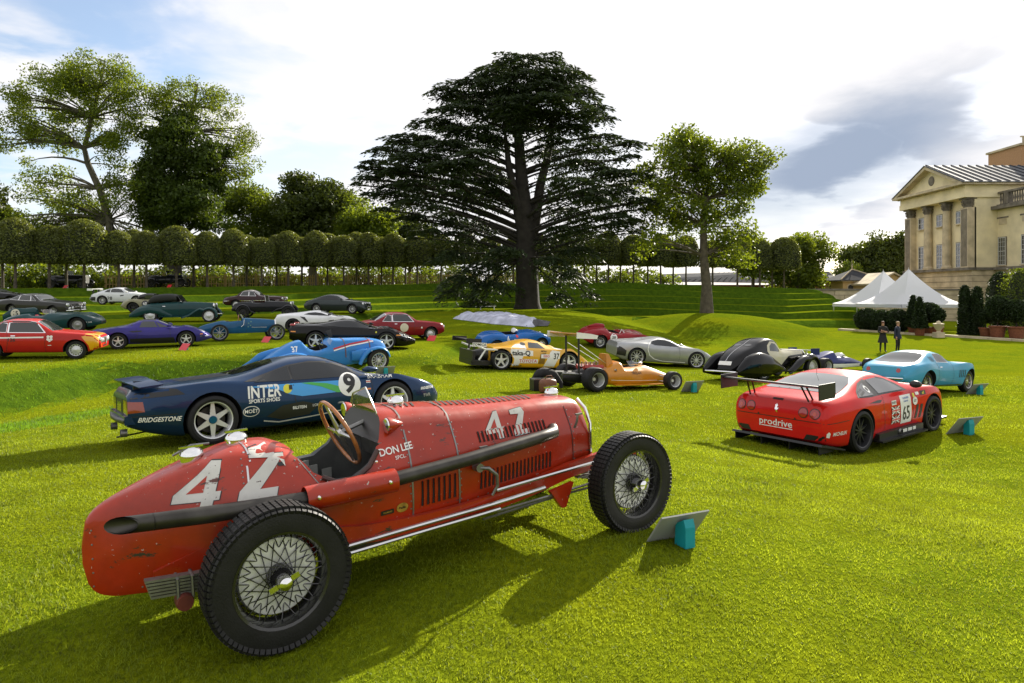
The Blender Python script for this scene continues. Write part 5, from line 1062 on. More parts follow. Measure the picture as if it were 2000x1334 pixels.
# -- red and yellow coupe, first car on the lower terrace
def giulia(name, label, u, Y, yaw, col, col2=None, ref='f'):
    c = Car(name, label, 'car', u, Y, yaw, track=1.36, wb=2.35, ref=ref)
    c.body(col, [(-.86, .66), (-.84, .80), (-.6, .88), (-.3, .94), (0, 1.10), (.25, 1.24), (.55, 1.30), (.9, 1.305), (1.2, 1.27), (1.45, 1.12), (1.72, .93), (2.2, .885), (2.8, .82), (3.0, .77), (3.06, .60)],
           [(-.86, .60), (-.6, .80), (.3, .84), (1.5, .845), (2.2, .83), (2.8, .77), (3.06, .56)], [(-.86, .66), (-.75, .74), (0, .80), (1.2, .80), (2.4, .79), (2.85, .74), (3.0, .68), (3.06, .62)],
           [(-.86, .36), (-.6, .24), (2.6, .22), (3.06, .36)], wells=[(0, .30, .355), (2.35, .30, .36)], rf=[(-.9, .82), (-.4, .8), (.2, .70), (.9, .70), (1.4, .72), (1.8, .8), (3.06, .82)], sh=.95, tuck=.03)
    c.wheels('disc', .298, .20, .19, M_silverp)
    glaze(c, [[(.02, .90), (.42, .89), (.42, 1.22), (.28, 1.20)], [(.50, .89), (1.46, .885), (1.20, 1.20), (.98, 1.24), (.50, 1.245)]], screen=((1.66, .62), (1.26, .52)), rear=((-.28, .60), (.20, .52)), g=M_glass2, frame=M_chrome)
    for sg in (-1, 1): c.lamp(3.05, sg*.52, .62, .085); c.lamp(3.06, sg*.33, .61, .07)
    c.panel('grille', rect(-.60, .52, .60, .70), 'F', M_grille, .004); c.panel('lower_grille', rect(-.32, .34, .32, .44), 'F', M_grille, .004)
    c.add(MB().tube([(3.09, -.14, .70), (3.10, 0, .44), (3.09, .14, .70)], .014, 6), 'grille_shield', M_chrome)
    c.line([(1.52, .86), (1.50, .5), (1.52, .26)], .010, 'R'); c.line([(.46, .86), (.48, .5), (.44, .28)], .010, 'R'); c.panel('door_handle', rect(.56, .76, .68, .785), 'R', M_chrome, .012, .1)
    c.add(MB().tube([(1.66, -.2, .96), (1.45, -.25, 1.10)], .006, 5), 'wiper', M_black); bumper(c, -.9, .45, .66, M_chrome)
    return c
redA = paint('alfa_red', (.46, .018, .014)); yelA = mat('paint_yellow_nose', (.75, .36, .01), .3, coat=.8)
def gta():
    c = giulia('racing_saloon', 'red coupe with yellow nose, white stripe and clover badge on the lower terrace', 148, 22.6, 20, redA)
    c.panel('yellow_nose', [(2.52, .74), (2.70, .80), (3.05, .78), (3.07, .30), (2.76, .30), (2.73, .45), (2.62, .60)], 'R', yelA, .004); c.panel('yellow_nose', [(2.52, .74), (2.70, .80), (3.05, .78), (3.07, .30), (2.76, .30), (2.73, .45), (2.62, .60)], 'L', yelA, .004)
    c.panel('yellow_nose_top', [(2.60, -.72), (2.75, -.4), (2.78, 0), (2.75, .4), (2.60, .72), (3.04, .66), (3.04, -.66)], 'T', yelA, .004)
    c.line([(-.7, .70), (1.46, .725)], .045, 'R', M_white, .004, 'white_stripe', .1)
    for dx, dz in ((-.042, .042), (.042, .042), (-.042, -.042), (.042, -.042)): c.panel('clover_leaf', circ(1.63+dx, .70+dz, .044, 12), 'R', M_white, .006, .05)
    c.panel('clover_stem', [(1.61, .66), (1.65, .66), (1.66, .58), (1.60, .58)], 'R', M_white, .006, .05); c.write('126', .58, .64, .15, 'R', M_blk, weight=.02); c.panel('badge', rect(1.58, .455, 1.68, .475), 'R', M_white, .005, .05)
gta()
def gtam():
    c = giulia('racing_saloon', 'dark red coupe with a white roundel beside the cedar mound', 841, 32.6, 25, paint('maroon', (.20, .008, .014)))
    c.panel('white_roundel', circ(1.02, .60, .20, 28), 'R', mat('cream_roundel', (.62, .58, .45), .5), .005); c.panel('triangle_badge', [(1.82, .56), (1.92, .56), (1.87, .66)], 'R', M_white, .005, .05)
gtam()
def dino():
    c = Car('sports_car', 'violet blue mid engined sports coupe on the lower terrace', 'car', 231, 26.0, 25, track=1.46, wb=2.34)
    p = paint('violet_blue', (.035, .028, .20), .28, .2)
    c.body(p, [(-.92, .58), (-.90, .74), (-.5, .80), (-.1, .85), (.2, .90), (.5, 1.0), (.75, 1.09), (1.0, 1.115), (1.3, 1.10), (1.6, .98), (1.9, .82), (2.3, .76), (2.8, .66), (3.15, .50), (3.28, .38)],
           [(-.92, .55), (-.5, .74), (0, .83), (.6, .78), (1.2, .72), (1.8, .74), (2.3, .80), (2.7, .70), (3.1, .46), (3.28, .34)], [(-.92, .66), (-.6, .78), (0, .85), (.7, .80), (1.5, .79), (2.3, .84), (2.8, .76), (3.1, .6), (3.28, .36)],
           [(-.92, .32), (-.5, .2), (2.7, .17), (3.28, .28)], wells=[(0, .31, .36), (2.34, .31, .36)], rf=[(-.92, .8), (.1, .72), (.8, .62), (1.3, .62), (1.8, .7), (3.28, .7)], sh=.95, tuck=.04)
    c.wheels('al5', .312, .22, .19, M_silverp); glaze(c, [[(.72, .82), (1.36, .805), (1.22, 1.03), (.80, 1.045)], [(1.40, .805), (1.72, .80), (1.27, 1.02)]], screen=((1.82, .62), (1.38, .48)), rear=((.38, .40), (.62, .42)), g=M_glass2)
    c.panels2('lower_sill_black', [(-.85, .33), (-.4, .36), (.4, .40), (1.9, .40), (2.0, .20), (.4, .20), (-.6, .22)], M_blk, .004); c.panels2('side_intake', [(.36, .69), (.80, .70), (.80, .655), (.50, .64)], M_blk, .006)
    for k in range(3): c.panel('pillar_vent', rect(.30+k*.07, .89, .34+k*.07, .94), 'R', M_blk, .006)
    c.panel('side_repeater', rect(2.84, .47, 2.94, .51), 'R', M_amber, .006); c.line([(2.85, .405), (3.24, .40)], .025, 'R', M_chrome, .008, 'bumper_strip'); c.line([(.62, .80), (.66, .5), (.6, .4)], .010, 'R'); c.line([(1.76, .78), (1.8, .42)], .010, 'R')
    for sg in (-1, 1): c.panel('headlamp', [(2.78, sg*.50), (3.02, sg*.44), (3.0, sg*.62), (2.80, sg*.70)], 'T', M_lamp, .006)
    c.panel('roof_panel', [(.72, -.44), (1.28, -.44), (1.28, .44), (.72, .44)], 'T', M_blk, .004, .1); mirrors(c, 1.66, .80, .86, p)
dino()
def bugatti35():
    c = Car('vintage_racing_car', 'blue open two seat vintage racer with horseshoe radiator on the lower terrace', 'race car', 429, 30.0, 27, track=1.22, wb=2.40)
    p = paint('racing_blue', (.012, .085, .19), .35)
    k = cutter(MB().prism([(.28, -.30), (.95, -.33), (.95, .33), (.28, .30)], .50, 1.4))
    c.body(p, [(-.95, .46), (-.8, .62), (-.3, .80), (.2, .90), (.4, .88), (.8, .94), (1.05, 1.02), (1.5, 1.00), (2.28, .94), (2.36, .92)], [(-.95, .42), (-.3, .66), (.3, .76), (1.0, .84), (2.36, .78)], [(-.95, .06), (-.5, .26), (0, .38), (.6, .42), (1.2, .36), (2.36, .25)], [(-.95, .38), (-.5, .34), (0, .32), (2.36, .38)], rf=.66, cuts=[k])
    c.wheels('al8', .37, .13, .275, mat('cast_alloy', (.30, .31, .32), .4, .7), tyre=M_tyre, brake=False)
    for sg in (-1, 1):
        c.add(MB().tube([(2.40, sg*.5, .37), (2.40, 0, .33)], .022, 8), 'front_axle', M_chrome); c.add(MB().box((2.35, sg*.30, .42), (.7, .04, .03)), 'leaf_spring', M_steel)
    c.add(MB().tube([(0, -.55, .37), (0, .55, .37)], .035, 8), 'rear_axle', M_steel)
    hs = [(.0+.26*math.sin(a)*(1 if a < 2.2 or a > 4.08 else .82), .69-.27*math.cos(a)) for a in [6.283*i/22 for i in range(22)]]
    c.add(MB().prism([(a, b) for a, b in hs], 2.36, 2.41, 'X'), 'radiator_shell', M_chrome); c.add(MB().prism([(a*.86, .69+(b-.69)*.86) for a, b in hs], 2.405, 2.42, 'X'), 'radiator_core', M_grille)
    c.add(MB().add([(1.0, -.26, 1.0), (1.0, .26, 1.0), (.90, .24, 1.18), (.90, -.24, 1.18), (1.01, -.26, 1.0), (1.01, .26, 1.0), (.91, .24, 1.18), (.91, -.24, 1.18)], [(0, 1, 2, 3), (4, 7, 6, 5), (0, 4, 5, 1), (2, 6, 7, 3), (1, 5, 6, 2), (0, 3, 7, 4)]), 'wind_screen', M_white)
    c.add(MB().lathe([(.0, -.03), (.16, -.02), (.19, .03), (.15, .05)], 20, 'Y', (.1, -.44, .9)), 'spare_wheel_cover', M_grey) if False else None
    for y in (-.17, .17): c.add(blob_mesh([(.26, y, .66, .13, .16), (.34, y, .68, .16, .22), (.44, y, .66, .15, .18), (.50, y, .62, .1, .1)], 14, 3), 'seat_back', M_seat)
    st = c.add(MB().lathe([(.18, -.01), (.195, 0), (.18, .01), (.165, 0)], 26, 'X', (.80, -.16, .98), close=True), 'steering_wheel', M_wood); MB().box((.80, -.16, .98), (.01, .34, .02)).build('spoke', M_alu, st)
    c.line([(1.35, .60), (2.0, .60)], .02, 'R', M_alu, .006, 'bonnet_strip'); c.line([(1.12, .4), (1.12, 1.0)], .008, 'R'); c.add(MB().tube([(.9, -.44, .62), (1.0, -.47, .72), (1.02, -.47, .95)], .012, 6), 'brake_lever', M_chrome)
    for (x, z) in ((1.22, .78), (1.30, .68), (1.20, .62), (1.32, .85)): c.panel('paint_scuff', circ(x, z, .03, 8), 'R', mat('pale_scuff', (.10, .22, .18), .5), .004, .05)
bugatti35()
def fenyr():
    c = Car('supercar', 'white angular supercar with black wheels on the lower terrace', 'car', 572, 37.5, 11, track=1.95, wb=2.70)
    p = paint('pearl_white', (.72, .73, .74), .25)
    c.body(p, [(-.95, .80), (-.9, .95), (-.4, 1.02), (.2, 1.08), (.8, 1.16), (1.2, 1.195), (1.5, 1.17), (2.0, .98), (2.5, .84), (3.1, .70), (3.5, .56), (3.72, .42)], [(-.95, .78), (-.3, .93), (.1, .92), (.8, .82), (1.6, .80), (2.3, .86), (2.8, .84), (3.4, .60), (3.72, .36)],
           [(-.95, .84), (-.5, .95), (0, 1.0), (1.0, .88), (1.8, .90), (2.6, .98), (3.1, .94), (3.5, .82), (3.72, .62)], [(-.95, .40), (-.5, .18), (3.3, .14), (3.72, .2)], wells=[(0, .37, .42), (2.70, .36, .41)], rf=[(-.95, .7), (.5, .55), (1.3, .55), (2.2, .66), (3.72, .7)], sh=.95, tuck=.06)
    c.wheels('al9', .365, .30, .28, M_darkw); glaze(c, [[(.55, .98), (1.0, .94), (1.95, .90), (1.5, 1.05), (1.15, 1.10), (.8, 1.07)]], screen=((2.20, .66), (1.45, .46)), g=M_glass)
    c.panels2('side_intake', [(.35, .88), (.62, .84), (.80, .58), (.74, .56)], M_blk, .006); c.panels2('door_intake', [(1.90, .66), (2.20, .70), (2.02, .52), (1.86, .34)], M_blk, .006); c.panels2('sill', [(.5, .20), (2.2, .20), (1.9, .28), (1.1, .24), (.7, .28)], M_blk, .006)
    c.panels2('headlamp', [(3.02, .70), (3.45, .55), (3.40, .48), (3.12, .58)], M_blk, .006); c.panel('front_intake', [(-.66, .22), (-.2, .26), (.2, .26), (.66, .22), (.6, .40), (-.6, .40)], 'F', M_grille, .006); c.panels2('corner_intake', [(3.28, .28), (3.6, .28), (3.55, .42), (3.35, .46)], M_blk, .006)
    mirrors(c, 1.85, .93, .98, M_black)
fenyr()
def black_super():
    c = Car('supercar', 'black low supercar with red tail lamps at the edge of the lower terrace', 'car', 616, 25.9, 11, track=1.92, wb=2.65)
    p = paint('gloss_black', (.004, .004, .0045), .2)
    c.body(p, [(-.98, .80), (-.94, .93), (-.5, .96), (0, .98), (.4, 1.04), (.8, 1.12), (1.15, 1.15), (1.45, 1.12), (1.85, .97), (2.2, .84), (2.7, .76), (3.2, .64), (3.6, .50), (3.78, .40)], [(-.98, .78), (-.4, .88), (0, .90), (.7, .78), (1.6, .77), (2.2, .82), (2.65, .84), (3.1, .68), (3.5, .50), (3.78, .36)],
           [(-.98, .84), (-.5, .95), (0, 1.0), (.9, .90), (1.8, .90), (2.6, .98), (3.1, .92), (3.5, .72), (3.78, .4)], [(-.98, .38), (-.5, .18), (3.3, .14), (3.78, .22)], wells=[(0, .35, .40), (2.65, .34, .385)], rf=[(-.98, .8), (.2, .66), (1.1, .56), (2.0, .62), (3.78, .7)], sh=.95, tuck=.03)
    c.wheels('al5', .345, .29, .25, M_silverp); glaze(c, [[(.25, .92), (.95, .86), (1.95, .84), (1.66, .98), (1.35, 1.06), (1.05, 1.075), (.7, 1.03)]], screen=((2.12, .66), (1.45, .46)))
    for v in 'RL': c.panel('side_marker', rect(-.92, .66, -.74, .70), v, mat('orange_reflector', (.85, .32, .06), .3), .006); c.panel('side_marker', rect(3.02, .56, 3.2, .60), v, mat('orange_reflector', (.85, .32, .06), .3), .006); c.panel('wing_badge', rect(2.22, .66, 2.28, .72), v, mat('yellow_vinyl', (.72, .66, .04), .4), .006, .05)
    for y in (-.66, .66): c.add(MB().lathe([(0, .02), (.085, .02), (.10, 0), (.10, -.04)], 16, 'Z', (-.88, y, .945)), 'tail_lamp', M_redlens)
    c.panels2('headlamp', [(3.12, .66), (3.52, .52), (3.45, .47), (3.2, .56)], M_lamp, .006); c.panels2('side_intake', [(.35, .72), (.55, .78), (.62, .5), (.5, .46)], M_blk, .006); mirrors(c, 1.95, .92, .92, p)
black_super()
def delahaye():
    c = Car('vintage_racing_car', 'pale blue vintage racer numbered 37 with flowing wings and red white stripe', 'race car', 741, 22.5, 35, track=1.50, wb=2.72, ref='f')
    p = paint('french_blue', (.035, .20, .52), .35)
    k = cutter(MB().prism([(.55, -.34), (1.15, -.36), (1.15, .36), (.55, .34)], .42, 1.5))
    c.body(p, [(-1.05, .50), (-.8, .68), (-.3, .98), (.1, 1.15), (.35, 1.20), (.52, 1.0), (.8, .86), (1.15, .98), (1.30, 1.16), (1.6, 1.13), (2.6, 1.04), (3.10, .92), (3.22, .78)], [(-1.05, .46), (-.3, .74), (.4, .80), (1.2, .84), (2.6, .84), (3.22, .68)], [(-1.05, .10), (-.6, .34), (0, .50), (.8, .52), (1.4, .44), (2.6, .38), (3.1, .30), (3.22, .22)], [(-1.05, .42), (-.5, .30), (2.8, .28), (3.22, .42)], rf=[(-1.05, .6), (.2, .45), (.8, .7), (1.4, .62), (3.2, .6)], cuts=[k])
    c.wheels('wire', .37, .17, .25, M_silverp, tyre=M_tyre)
    for sg in (-1, 1):
        c.add(shift(blob_mesh([(-1.28, 0, .44, .015, .02), (-1.0, 0, .50, .05, .12), (-.7, 0, .58, .11, .24), (-.3, 0, .68, .13, .22), (0, 0, .76, .14, .17), (.3, 0, .70, .135, .16), (.5, 0, .55, .11, .17), (.62, 0, .44, .05, .1)], 16, 2.4, 26), 0, sg*.64), 'rear_wing', p)
        c.add(shift(wing([(2.05, .32), (2.12, .48), (2.24, .66), (2.42, .80)]+arc(2.72, .40, .44, 105, 8, 10), [.16, .2, .24, .26]+[.27]*11, .03, .05), 0, sg*.66), 'front_wing', p)
        c.add(blob_mesh([(1.9, sg*.46, .56, .05, .16), (2.2, sg*.52, .58, .1, .2), (2.5, sg*.52, .6, .08, .14), (2.62, sg*.5, .62, .03, .05)], 12), 'wing_fairing', p)
    c.line([(1.32, .86), (1.9, .95), (2.75, 1.0)], .05, 'R', mat('stripe_red', (.45, .02, .03), .4), .005, 'red_stripe'); c.line([(1.32, .81), (1.9, .90), (2.75, .955)], .035, 'R', M_white, .006, 'white_stripe')
    for x in (1.72, 2.58): c.line([(x, .55), (x, 1.0)], .03, 'R', M_leather, .009, 'bonnet_strap'); c.line([(x, -.3), (x, .3)], .03, 'T', M_leather, .009, 'bonnet_strap')
    c.write('37', .10, .97, .22, 'R', M_white, weight=.03, sx=.9)
    c.add(MB().add([(1.20, -.42, 1.0), (1.34, -.3, 1.13), (1.36, .3, 1.13), (1.22, .42, 1.0), (1.10, -.44, 1.14), (1.20, -.36, 1.26), (1.20, .36, 1.26), (1.10, .44, 1.14)], [(0, 1, 5, 4), (1, 2, 6, 5), (2, 3, 7, 6)]), 'wind_screen', MATS['clear'])
    c.panel('radiator_grille', [(-.18, .45), (.18, .45), (.16, .85), (-.16, .85)], 'F', M_grille, .005); c.write('37', 2.50, .70, .12, 'R', M_white, weight=.02) ; c.line([(2.0, .74), (2.6, .73)], .008, 'R')
    st = c.add(MB().lathe([(.185, -.012), (.2, 0), (.185, .012), (.17, 0)], 26, 'X', (1.0, -.18, 1.02), close=True), 'steering_wheel', M_black); MB().box((1.0, -.18, 1.02), (.012, .36, .02)).build('spoke', M_alu, st)
delahaye()
def dtype():
    c = Car('sports_racer', 'dark green open racer numbered 15 with headrest fin on the middle terrace', 'race car', 152, 29.9, 12, track=1.36, wb=2.30, ref='f')
    p = paint('british_green', (.010, .050, .055), .3)
    k = cutter(MB().prism([(.42, -.42), (1.05, -.44), (1.05, .44), (.42, .42)], .38, 1.5))
    c.body(p, [(-.80, .52), (-.6, .68), (-.2, .82), (.3, .88), (.45, .80), (.9, .78), (1.08, .88), (1.4, .88), (2.0, .84), (2.5, .76), (2.9, .62), (3.12, .46)], [(-.80, .48), (-.4, .70), (0, .78), (.5, .70), (1.2, .70), (1.9, .80), (2.3, .82), (2.7, .70), (3.12, .42)], [(-.80, .40), (-.5, .66), (0, .80), (.6, .74), (1.4, .75), (2.2, .82), (2.7, .74), (3.0, .52), (3.12, .32)], [(-.80, .40), (-.4, .24), (2.6, .20), (3.12, .32)], wells=[(0, .33, .37), (2.30, .32, .385)], rf=.7, cuts=[k], tuck=.05)
    c.wheels('cap', .33, .17, .20, mat('alloy_painted', (.34, .34, .33), .4, .5))
    c.add(blob_mesh([(-.95, .16, .72, .02, .12), (-.5, .16, .84, .07, .26), (0, .16, .90, .12, .2), (.32, .16, .92, .16, .2), (.42, .16, .9, .12, .14)], 16, 2.2), 'headrest_fin', p); c.set_target([o for o in c.root.children if o.name.startswith('headrest_fin')][0].data)
    c.panel('white_roundel', circ(-.42, .88, .19, 26), 'R', mat('cream_roundel', (.62, .58, .45), .5), .005); c.write('15', -.42, .88, .27, 'R', M_blk, weight=.02, sx=.9, off=.009); c.set_target(c.bm)
    mb = MB(); pts = [(1.02, -.62), (1.16, -.4), (1.22, 0), (1.16, .4), (1.02, .62)]; mb.add([(a, b, .84) for a, b in pts]+[(a-.20, b*.86, 1.04) for a, b in pts], [(i, i+1, 6+i, 5+i) for i in range(4)]); c.add(mb, 'wind_screen', MATS['clear'])
    for sg in (-1, 1): c.panel('headlamp', [(2.62, sg*.48), (2.94, sg*.30), (2.90, sg*.48), (2.66, sg*.64)], 'T', M_lamp, .006)
    c.panel('mouth', circ(0, .40, .30, 20, .10), 'F', M_grille, .006); c.write('PVP 505', 2.72, .43, .09, 'R', M_white, weight=.0)
    st = c.add(MB().lathe([(.17, -.012), (.185, 0), (.17, .012), (.155, 0)], 24, 'X', (.84, -.18, .84), close=True), 'steering_wheel', M_wood); MB().box((.84, -.18, .84), (.012, .33, .02)).build('spoke', M_alu, st)
    c.add(blob_mesh([(.46, -.2, .58, .16, .18), (.54, -.2, .6, .19, .22), (.62, -.2, .58, .16, .14)], 14, 3), 'seat_back', M_red)
dtype()
def coupe60(name, label, u, Y, yaw, col, top, belt, plan, bot, wheel, rimm, side, screen, rear, track=1.45, wb=2.6, ref='f', R_=.33, rf=.70, lamps=4, frame=M_chrome, glass=M_glass2, wells=None, bump=True, cat='car', sh=.95):
    c = Car(name, label, cat, u, Y, yaw, track=track, wb=wb, ref=ref)
    c.body(col, top, belt, plan, bot, wells=wells or [(0, R_, R_+.055), (wb, R_, R_+.055)], rf=rf, tuck=.03, sh=sh); c.wheels(wheel, R_, .20, R_*.62, rimm)
    glaze(c, side, screen=screen, rear=rear, g=glass, frame=frame)
    return c
def keeble():
    c = coupe60('grand_tourer', 'charcoal coupe with four headlamps and chrome front parked above the dark green racer', 105, 39.6, -6, paint('charcoal', (.035, .035, .032), .3),
                [(-1.1, .70), (-1.05, .88), (-.6, .94), (-.2, 1.02), (.2, 1.20), (.5, 1.29), (.9, 1.30), (1.3, 1.24), (1.65, 1.0), (2.0, .93), (2.8, .90), (3.4, .84), (3.5, .62)], [(-1.1, .68), (-.5, .86), (.5, .88), (1.8, .87), (3.3, .80), (3.5, .58)], [(-1.1, .74), (-.8, .82), (0, .86), (1.5, .86), (3.0, .84), (3.4, .80), (3.5, .74)], [(-1.1, .40), (-.7, .24), (3.0, .22), (3.5, .36)],
                'wire', M_silverp, [[(-.10, .94), (.42, .93), (.42, 1.22), (.22, 1.17)], [(.48, .93), (1.20, .92), (1.08, 1.20), (.48, 1.235)], [(1.25, .92), (1.52, .92), (1.14, 1.19)]], ((1.72, .66), (1.28, .54)), ((-.25, .60), (.16, .54)))
    for sg in (-1, 1): c.lamp(3.46, sg*.66, .74, .10); c.lamp(3.50, sg*.60, .52, .09); c.lamp(3.5, sg*.36, .56, .075)
    c.panel('grille', rect(-.44, .56, .44, .76), 'F', M_chrome, .006); bumper(c, 3.56, .42, .80); c.panel('number_plate', rect(-.26, .34, .26, .44), 'F', M_white, .03)
keeble()
def far_left():
    c = coupe60('sports_car', 'black coupe parked above the charcoal coupe with four headlamps', 22, 46.5, 4, paint('gloss_black', (.004, .004, .0045), .2),
                [(-1.0, .72), (-.9, .88), (-.4, .98), (.1, 1.14), (.6, 1.24), (1.0, 1.25), (1.4, 1.14), (1.8, .98), (2.3, .92), (2.9, .82), (3.3, .62), (3.4, .48)], [(-1, .70), (0, .86), (1, .84), (2.5, .82), (3.4, .45)], [(-1, .74), (-.6, .86), (0, .9), (1.5, .88), (2.5, .9), (3.1, .8), (3.4, .56)], [(-1, .36), (-.6, .2), (3, .18), (3.4, .26)], 'al5', M_silverp, [[(.1, .95), (.8, .9), (1.6, .9), (1.3, 1.1), (.9, 1.16), (.5, 1.12)]], ((1.82, .66), (1.3, .5)), ((-.4, .6), (.3, .5)), frame=None)
    for sg in (-1, 1): c.lamp(3.2, sg*.6, .68, .09)
far_left()
def porsche():
    c = coupe60('racing_coupe', 'white racing coupe with rear wing and dark number 28 on the upper terrace', 200, 50.4, 8, paint('race_white', (.62, .64, .67), .3),
                [(-.95, .55), (-.9, .76), (-.5, .90), (-.1, 1.05), (.4, 1.21), (.8, 1.27), (1.15, 1.26), (1.5, 1.12), (1.85, .94), (2.3, .86), (2.8, .74), (3.15, .52), (3.22, .40)], [(-.95, .52), (-.4, .76), (0, .84), (.6, .82), (1.7, .80), (2.2, .84), (2.6, .78), (3.0, .56), (3.22, .36)], [(-.95, .66), (-.6, .84), (0, .92), (.8, .86), (1.6, .85), (2.35, .90), (2.8, .82), (3.1, .62), (3.22, .4)], [(-.95, .32), (-.6, .18), (2.9, .14), (3.22, .2)],
                'al10', M_silverp, [[(.12, .93), (.50, .92), (.50, 1.16), (.30, 1.10)], [(.56, .92), (1.48, .90), (1.25, 1.12), (.95, 1.19), (.56, 1.18)]], ((1.78, .66), (1.32, .52)), ((-.38, .5), (.25, .48)), wb=2.35, ref='r', R_=.325, frame=None, cat='race car', track=1.72)
    w = c.add(MB().box((-.86, 0, 1.16), (.34, 1.66, .03)), 'rear_wing', M_white, 20)
    for sg in (-1, 1): MB().box((-.86, sg*.84, 1.12), (.38, .015, .16)).build('end_plate', M_white, w, sm=False); MB().box((-.80, sg*.45, 1.0), (.12, .02, .30)).build('wing_strut', M_black, w, sm=False); c.panel('headlamp', circ(2.86, sg*.60, .12, 14), 'T', M_lamp, .006)
    c.write('28', .52, .47, .34, 'R', M_blk, weight=.02); c.panels2('tail_dark', [(-.95, .30), (-.5, .30), (-.45, .56), (-.9, .60)], M_blk, .004); c.panel('side_mark', [(1.2, .70), (1.5, .74), (1.45, .66), (1.25, .62)], 'R', M_blk, .005); c.panel('sill', rect(.45, .17, 1.85, .24), 'R', M_blk, .005); mirrors(c, 1.6, .86, .95, M_white)
porsche()
def cobra():
    c = Car('sports_car', 'sand coloured roadster numbered 65 with black hard top on the upper terrace', 'race car', 260, 44.6, 12, track=1.42, wb=2.29)
    p = paint('sand', (.23, .22, .13), .35)
    c.body(p, [(-.80, .52), (-.7, .72), (-.3, .88), (.1, .90), (1.2, .90), (1.6, .90), (2.2, .87), (2.7, .78), (2.95, .64), (3.05, .5)], [(-.80, .5), (-.3, .78), (0, .84), (.6, .74), (1.3, .76), (2.0, .86), (2.4, .85), (2.8, .68), (3.05, .46)], [(-.80, .5), (-.5, .72), (0, .86), (.6, .74), (1.4, .75), (2.3, .84), (2.7, .74), (3.05, .4)], [(-.80, .36), (-.4, .22), (2.7, .2), (3.05, .34)], wells=[(0, .33, .40), (2.29, .33, .39)], rf=.7, tuck=.04)
    c.wheels('al6', .335, .24, .19, M_darkw)
    c.add(blob_mesh([(.15, 0, .92, .36, .06), (.35, 0, 1.02, .50, .17), (.7, 0, 1.06, .56, .20), (1.0, 0, 1.07, .56, .19), (1.2, 0, 1.06, .54, .16)], 20, 3), 'hard_top', M_black)
    for sg in (-1, 1): c.add(MB().prism([(.62, .92), (1.32, .92), (1.18, 1.14), (.74, 1.15)], sg*.535, sg*.56, 'Y'), 'side_window', M_glass2)
    c.add(MB().add([(1.42, -.58, .88), (1.42, .58, .88), (1.20, .50, 1.22), (1.20, -.50, 1.22), (1.40, -.58, .88), (1.40, .58, .88), (1.18, .50, 1.22), (1.18, -.50, 1.22)], [(0, 1, 2, 3), (7, 6, 5, 4), (0, 3, 7, 4), (1, 5, 6, 2), (2, 6, 7, 3)]), 'wind_screen', M_glass2)
    c.panel('black_disc', circ(.72, .60, .20, 24), 'R', M_blk, .005); c.write('65', .72, .60, .24, 'R', M_white, weight=.02, off=.009)
    for sg in (-1, 1): c.lamp(2.92, sg*.56, .66, .09)
cobra()
def drophead():
    c = Car('vintage_car', 'dark green long bonnet drophead with sweeping wings and black hood', 'car', 408, 38.0, 13, track=1.46, wb=3.0, ref='f')
    p = paint('bottle_green', (.012, .050, .052), .3)
    c.body(p, [(-.95, .50), (-.8, .72), (-.4, .92), (0, 1.02), (.6, 1.08), (1.4, 1.12), (1.7, 1.12), (2.4, 1.10), (3.1, 1.08), (3.22, 1.02), (3.26, .9)], [(-.95, .46), (-.4, .78), (.3, .96), (1.5, 1.0), (3.26, .84)], [(-.95, .34), (-.5, .58), (.2, .72), (1.2, .68), (2.2, .46), (3.1, .32), (3.26, .26)], [(-.95, .34), (-.5, .26), (3.0, .28), (3.26, .40)], rf=.72, wells=[(0, .36, .40)], well_in=.3)
    c.wheels('cap', .365, .16, .25, M_silverp)
    c.add(blob_mesh([(-.25, 0, 1.0, .40, .05), (.0, 0, 1.2, .56, .22), (.5, 0, 1.30, .60, .24), (1.0, 0, 1.33, .60, .22), (1.28, 0, 1.30, .58, .18)], 20, 3), 'folding_hood', mat('black_canvas', (.02, .022, .02), .85, bump=.3))
    c.add(MB().add([(1.62, -.58, 1.08), (1.62, .58, 1.08), (1.32, .54, 1.48), (1.32, -.54, 1.48), (1.60, -.58, 1.08), (1.60, .58, 1.08), (1.30, .54, 1.48), (1.30, -.54, 1.48)], [(0, 1, 2, 3), (7, 6, 5, 4), (0, 3, 7, 4), (1, 5, 6, 2), (2, 6, 7, 3)]), 'wind_screen', M_glass2)
    for sg in (-1, 1):
        c.add(shift(wing([(1.55, .30), (1.9, .42), (2.25, .66), (2.5, .80)]+arc(3.0, .38, .46, 128, -12, 12), [.16, .22, .26, .28]+[.30]*13, .04, .07), 0, sg*.64), 'front_wing', p)
        c.add(shift(blob_mesh([(-1.05, 0, .34, .04, .08), (-.6, 0, .52, .13, .24), (0, 0, .66, .15, .20), (.4, 0, .60, .14, .20), (.8, 0, .44, .09, .16), (1.1, 0, .34, .04, .06)], 16, 2.4), 0, sg*.64), 'rear_wing', p)
        c.lamp(3.22, sg*.36, .92, .12); c.add(MB().box((1.1, sg*.70, .30), (1.0, .20, .03)), 'running_board', p, 30)
    c.panel('radiator_grille', [(-.20, .50), (.20, .50), (.22, .85), (.12, 1.0), (-.12, 1.0), (-.22, .85)], 'F', M_chrome, .005); bumper(c, 3.56, .46, .70); c.line([(1.48, .95), (1.46, .4)], .010, 'R'); c.panel('door_handle', rect(.62, .86, .76, .885), 'R', M_chrome, .012)
drophead()
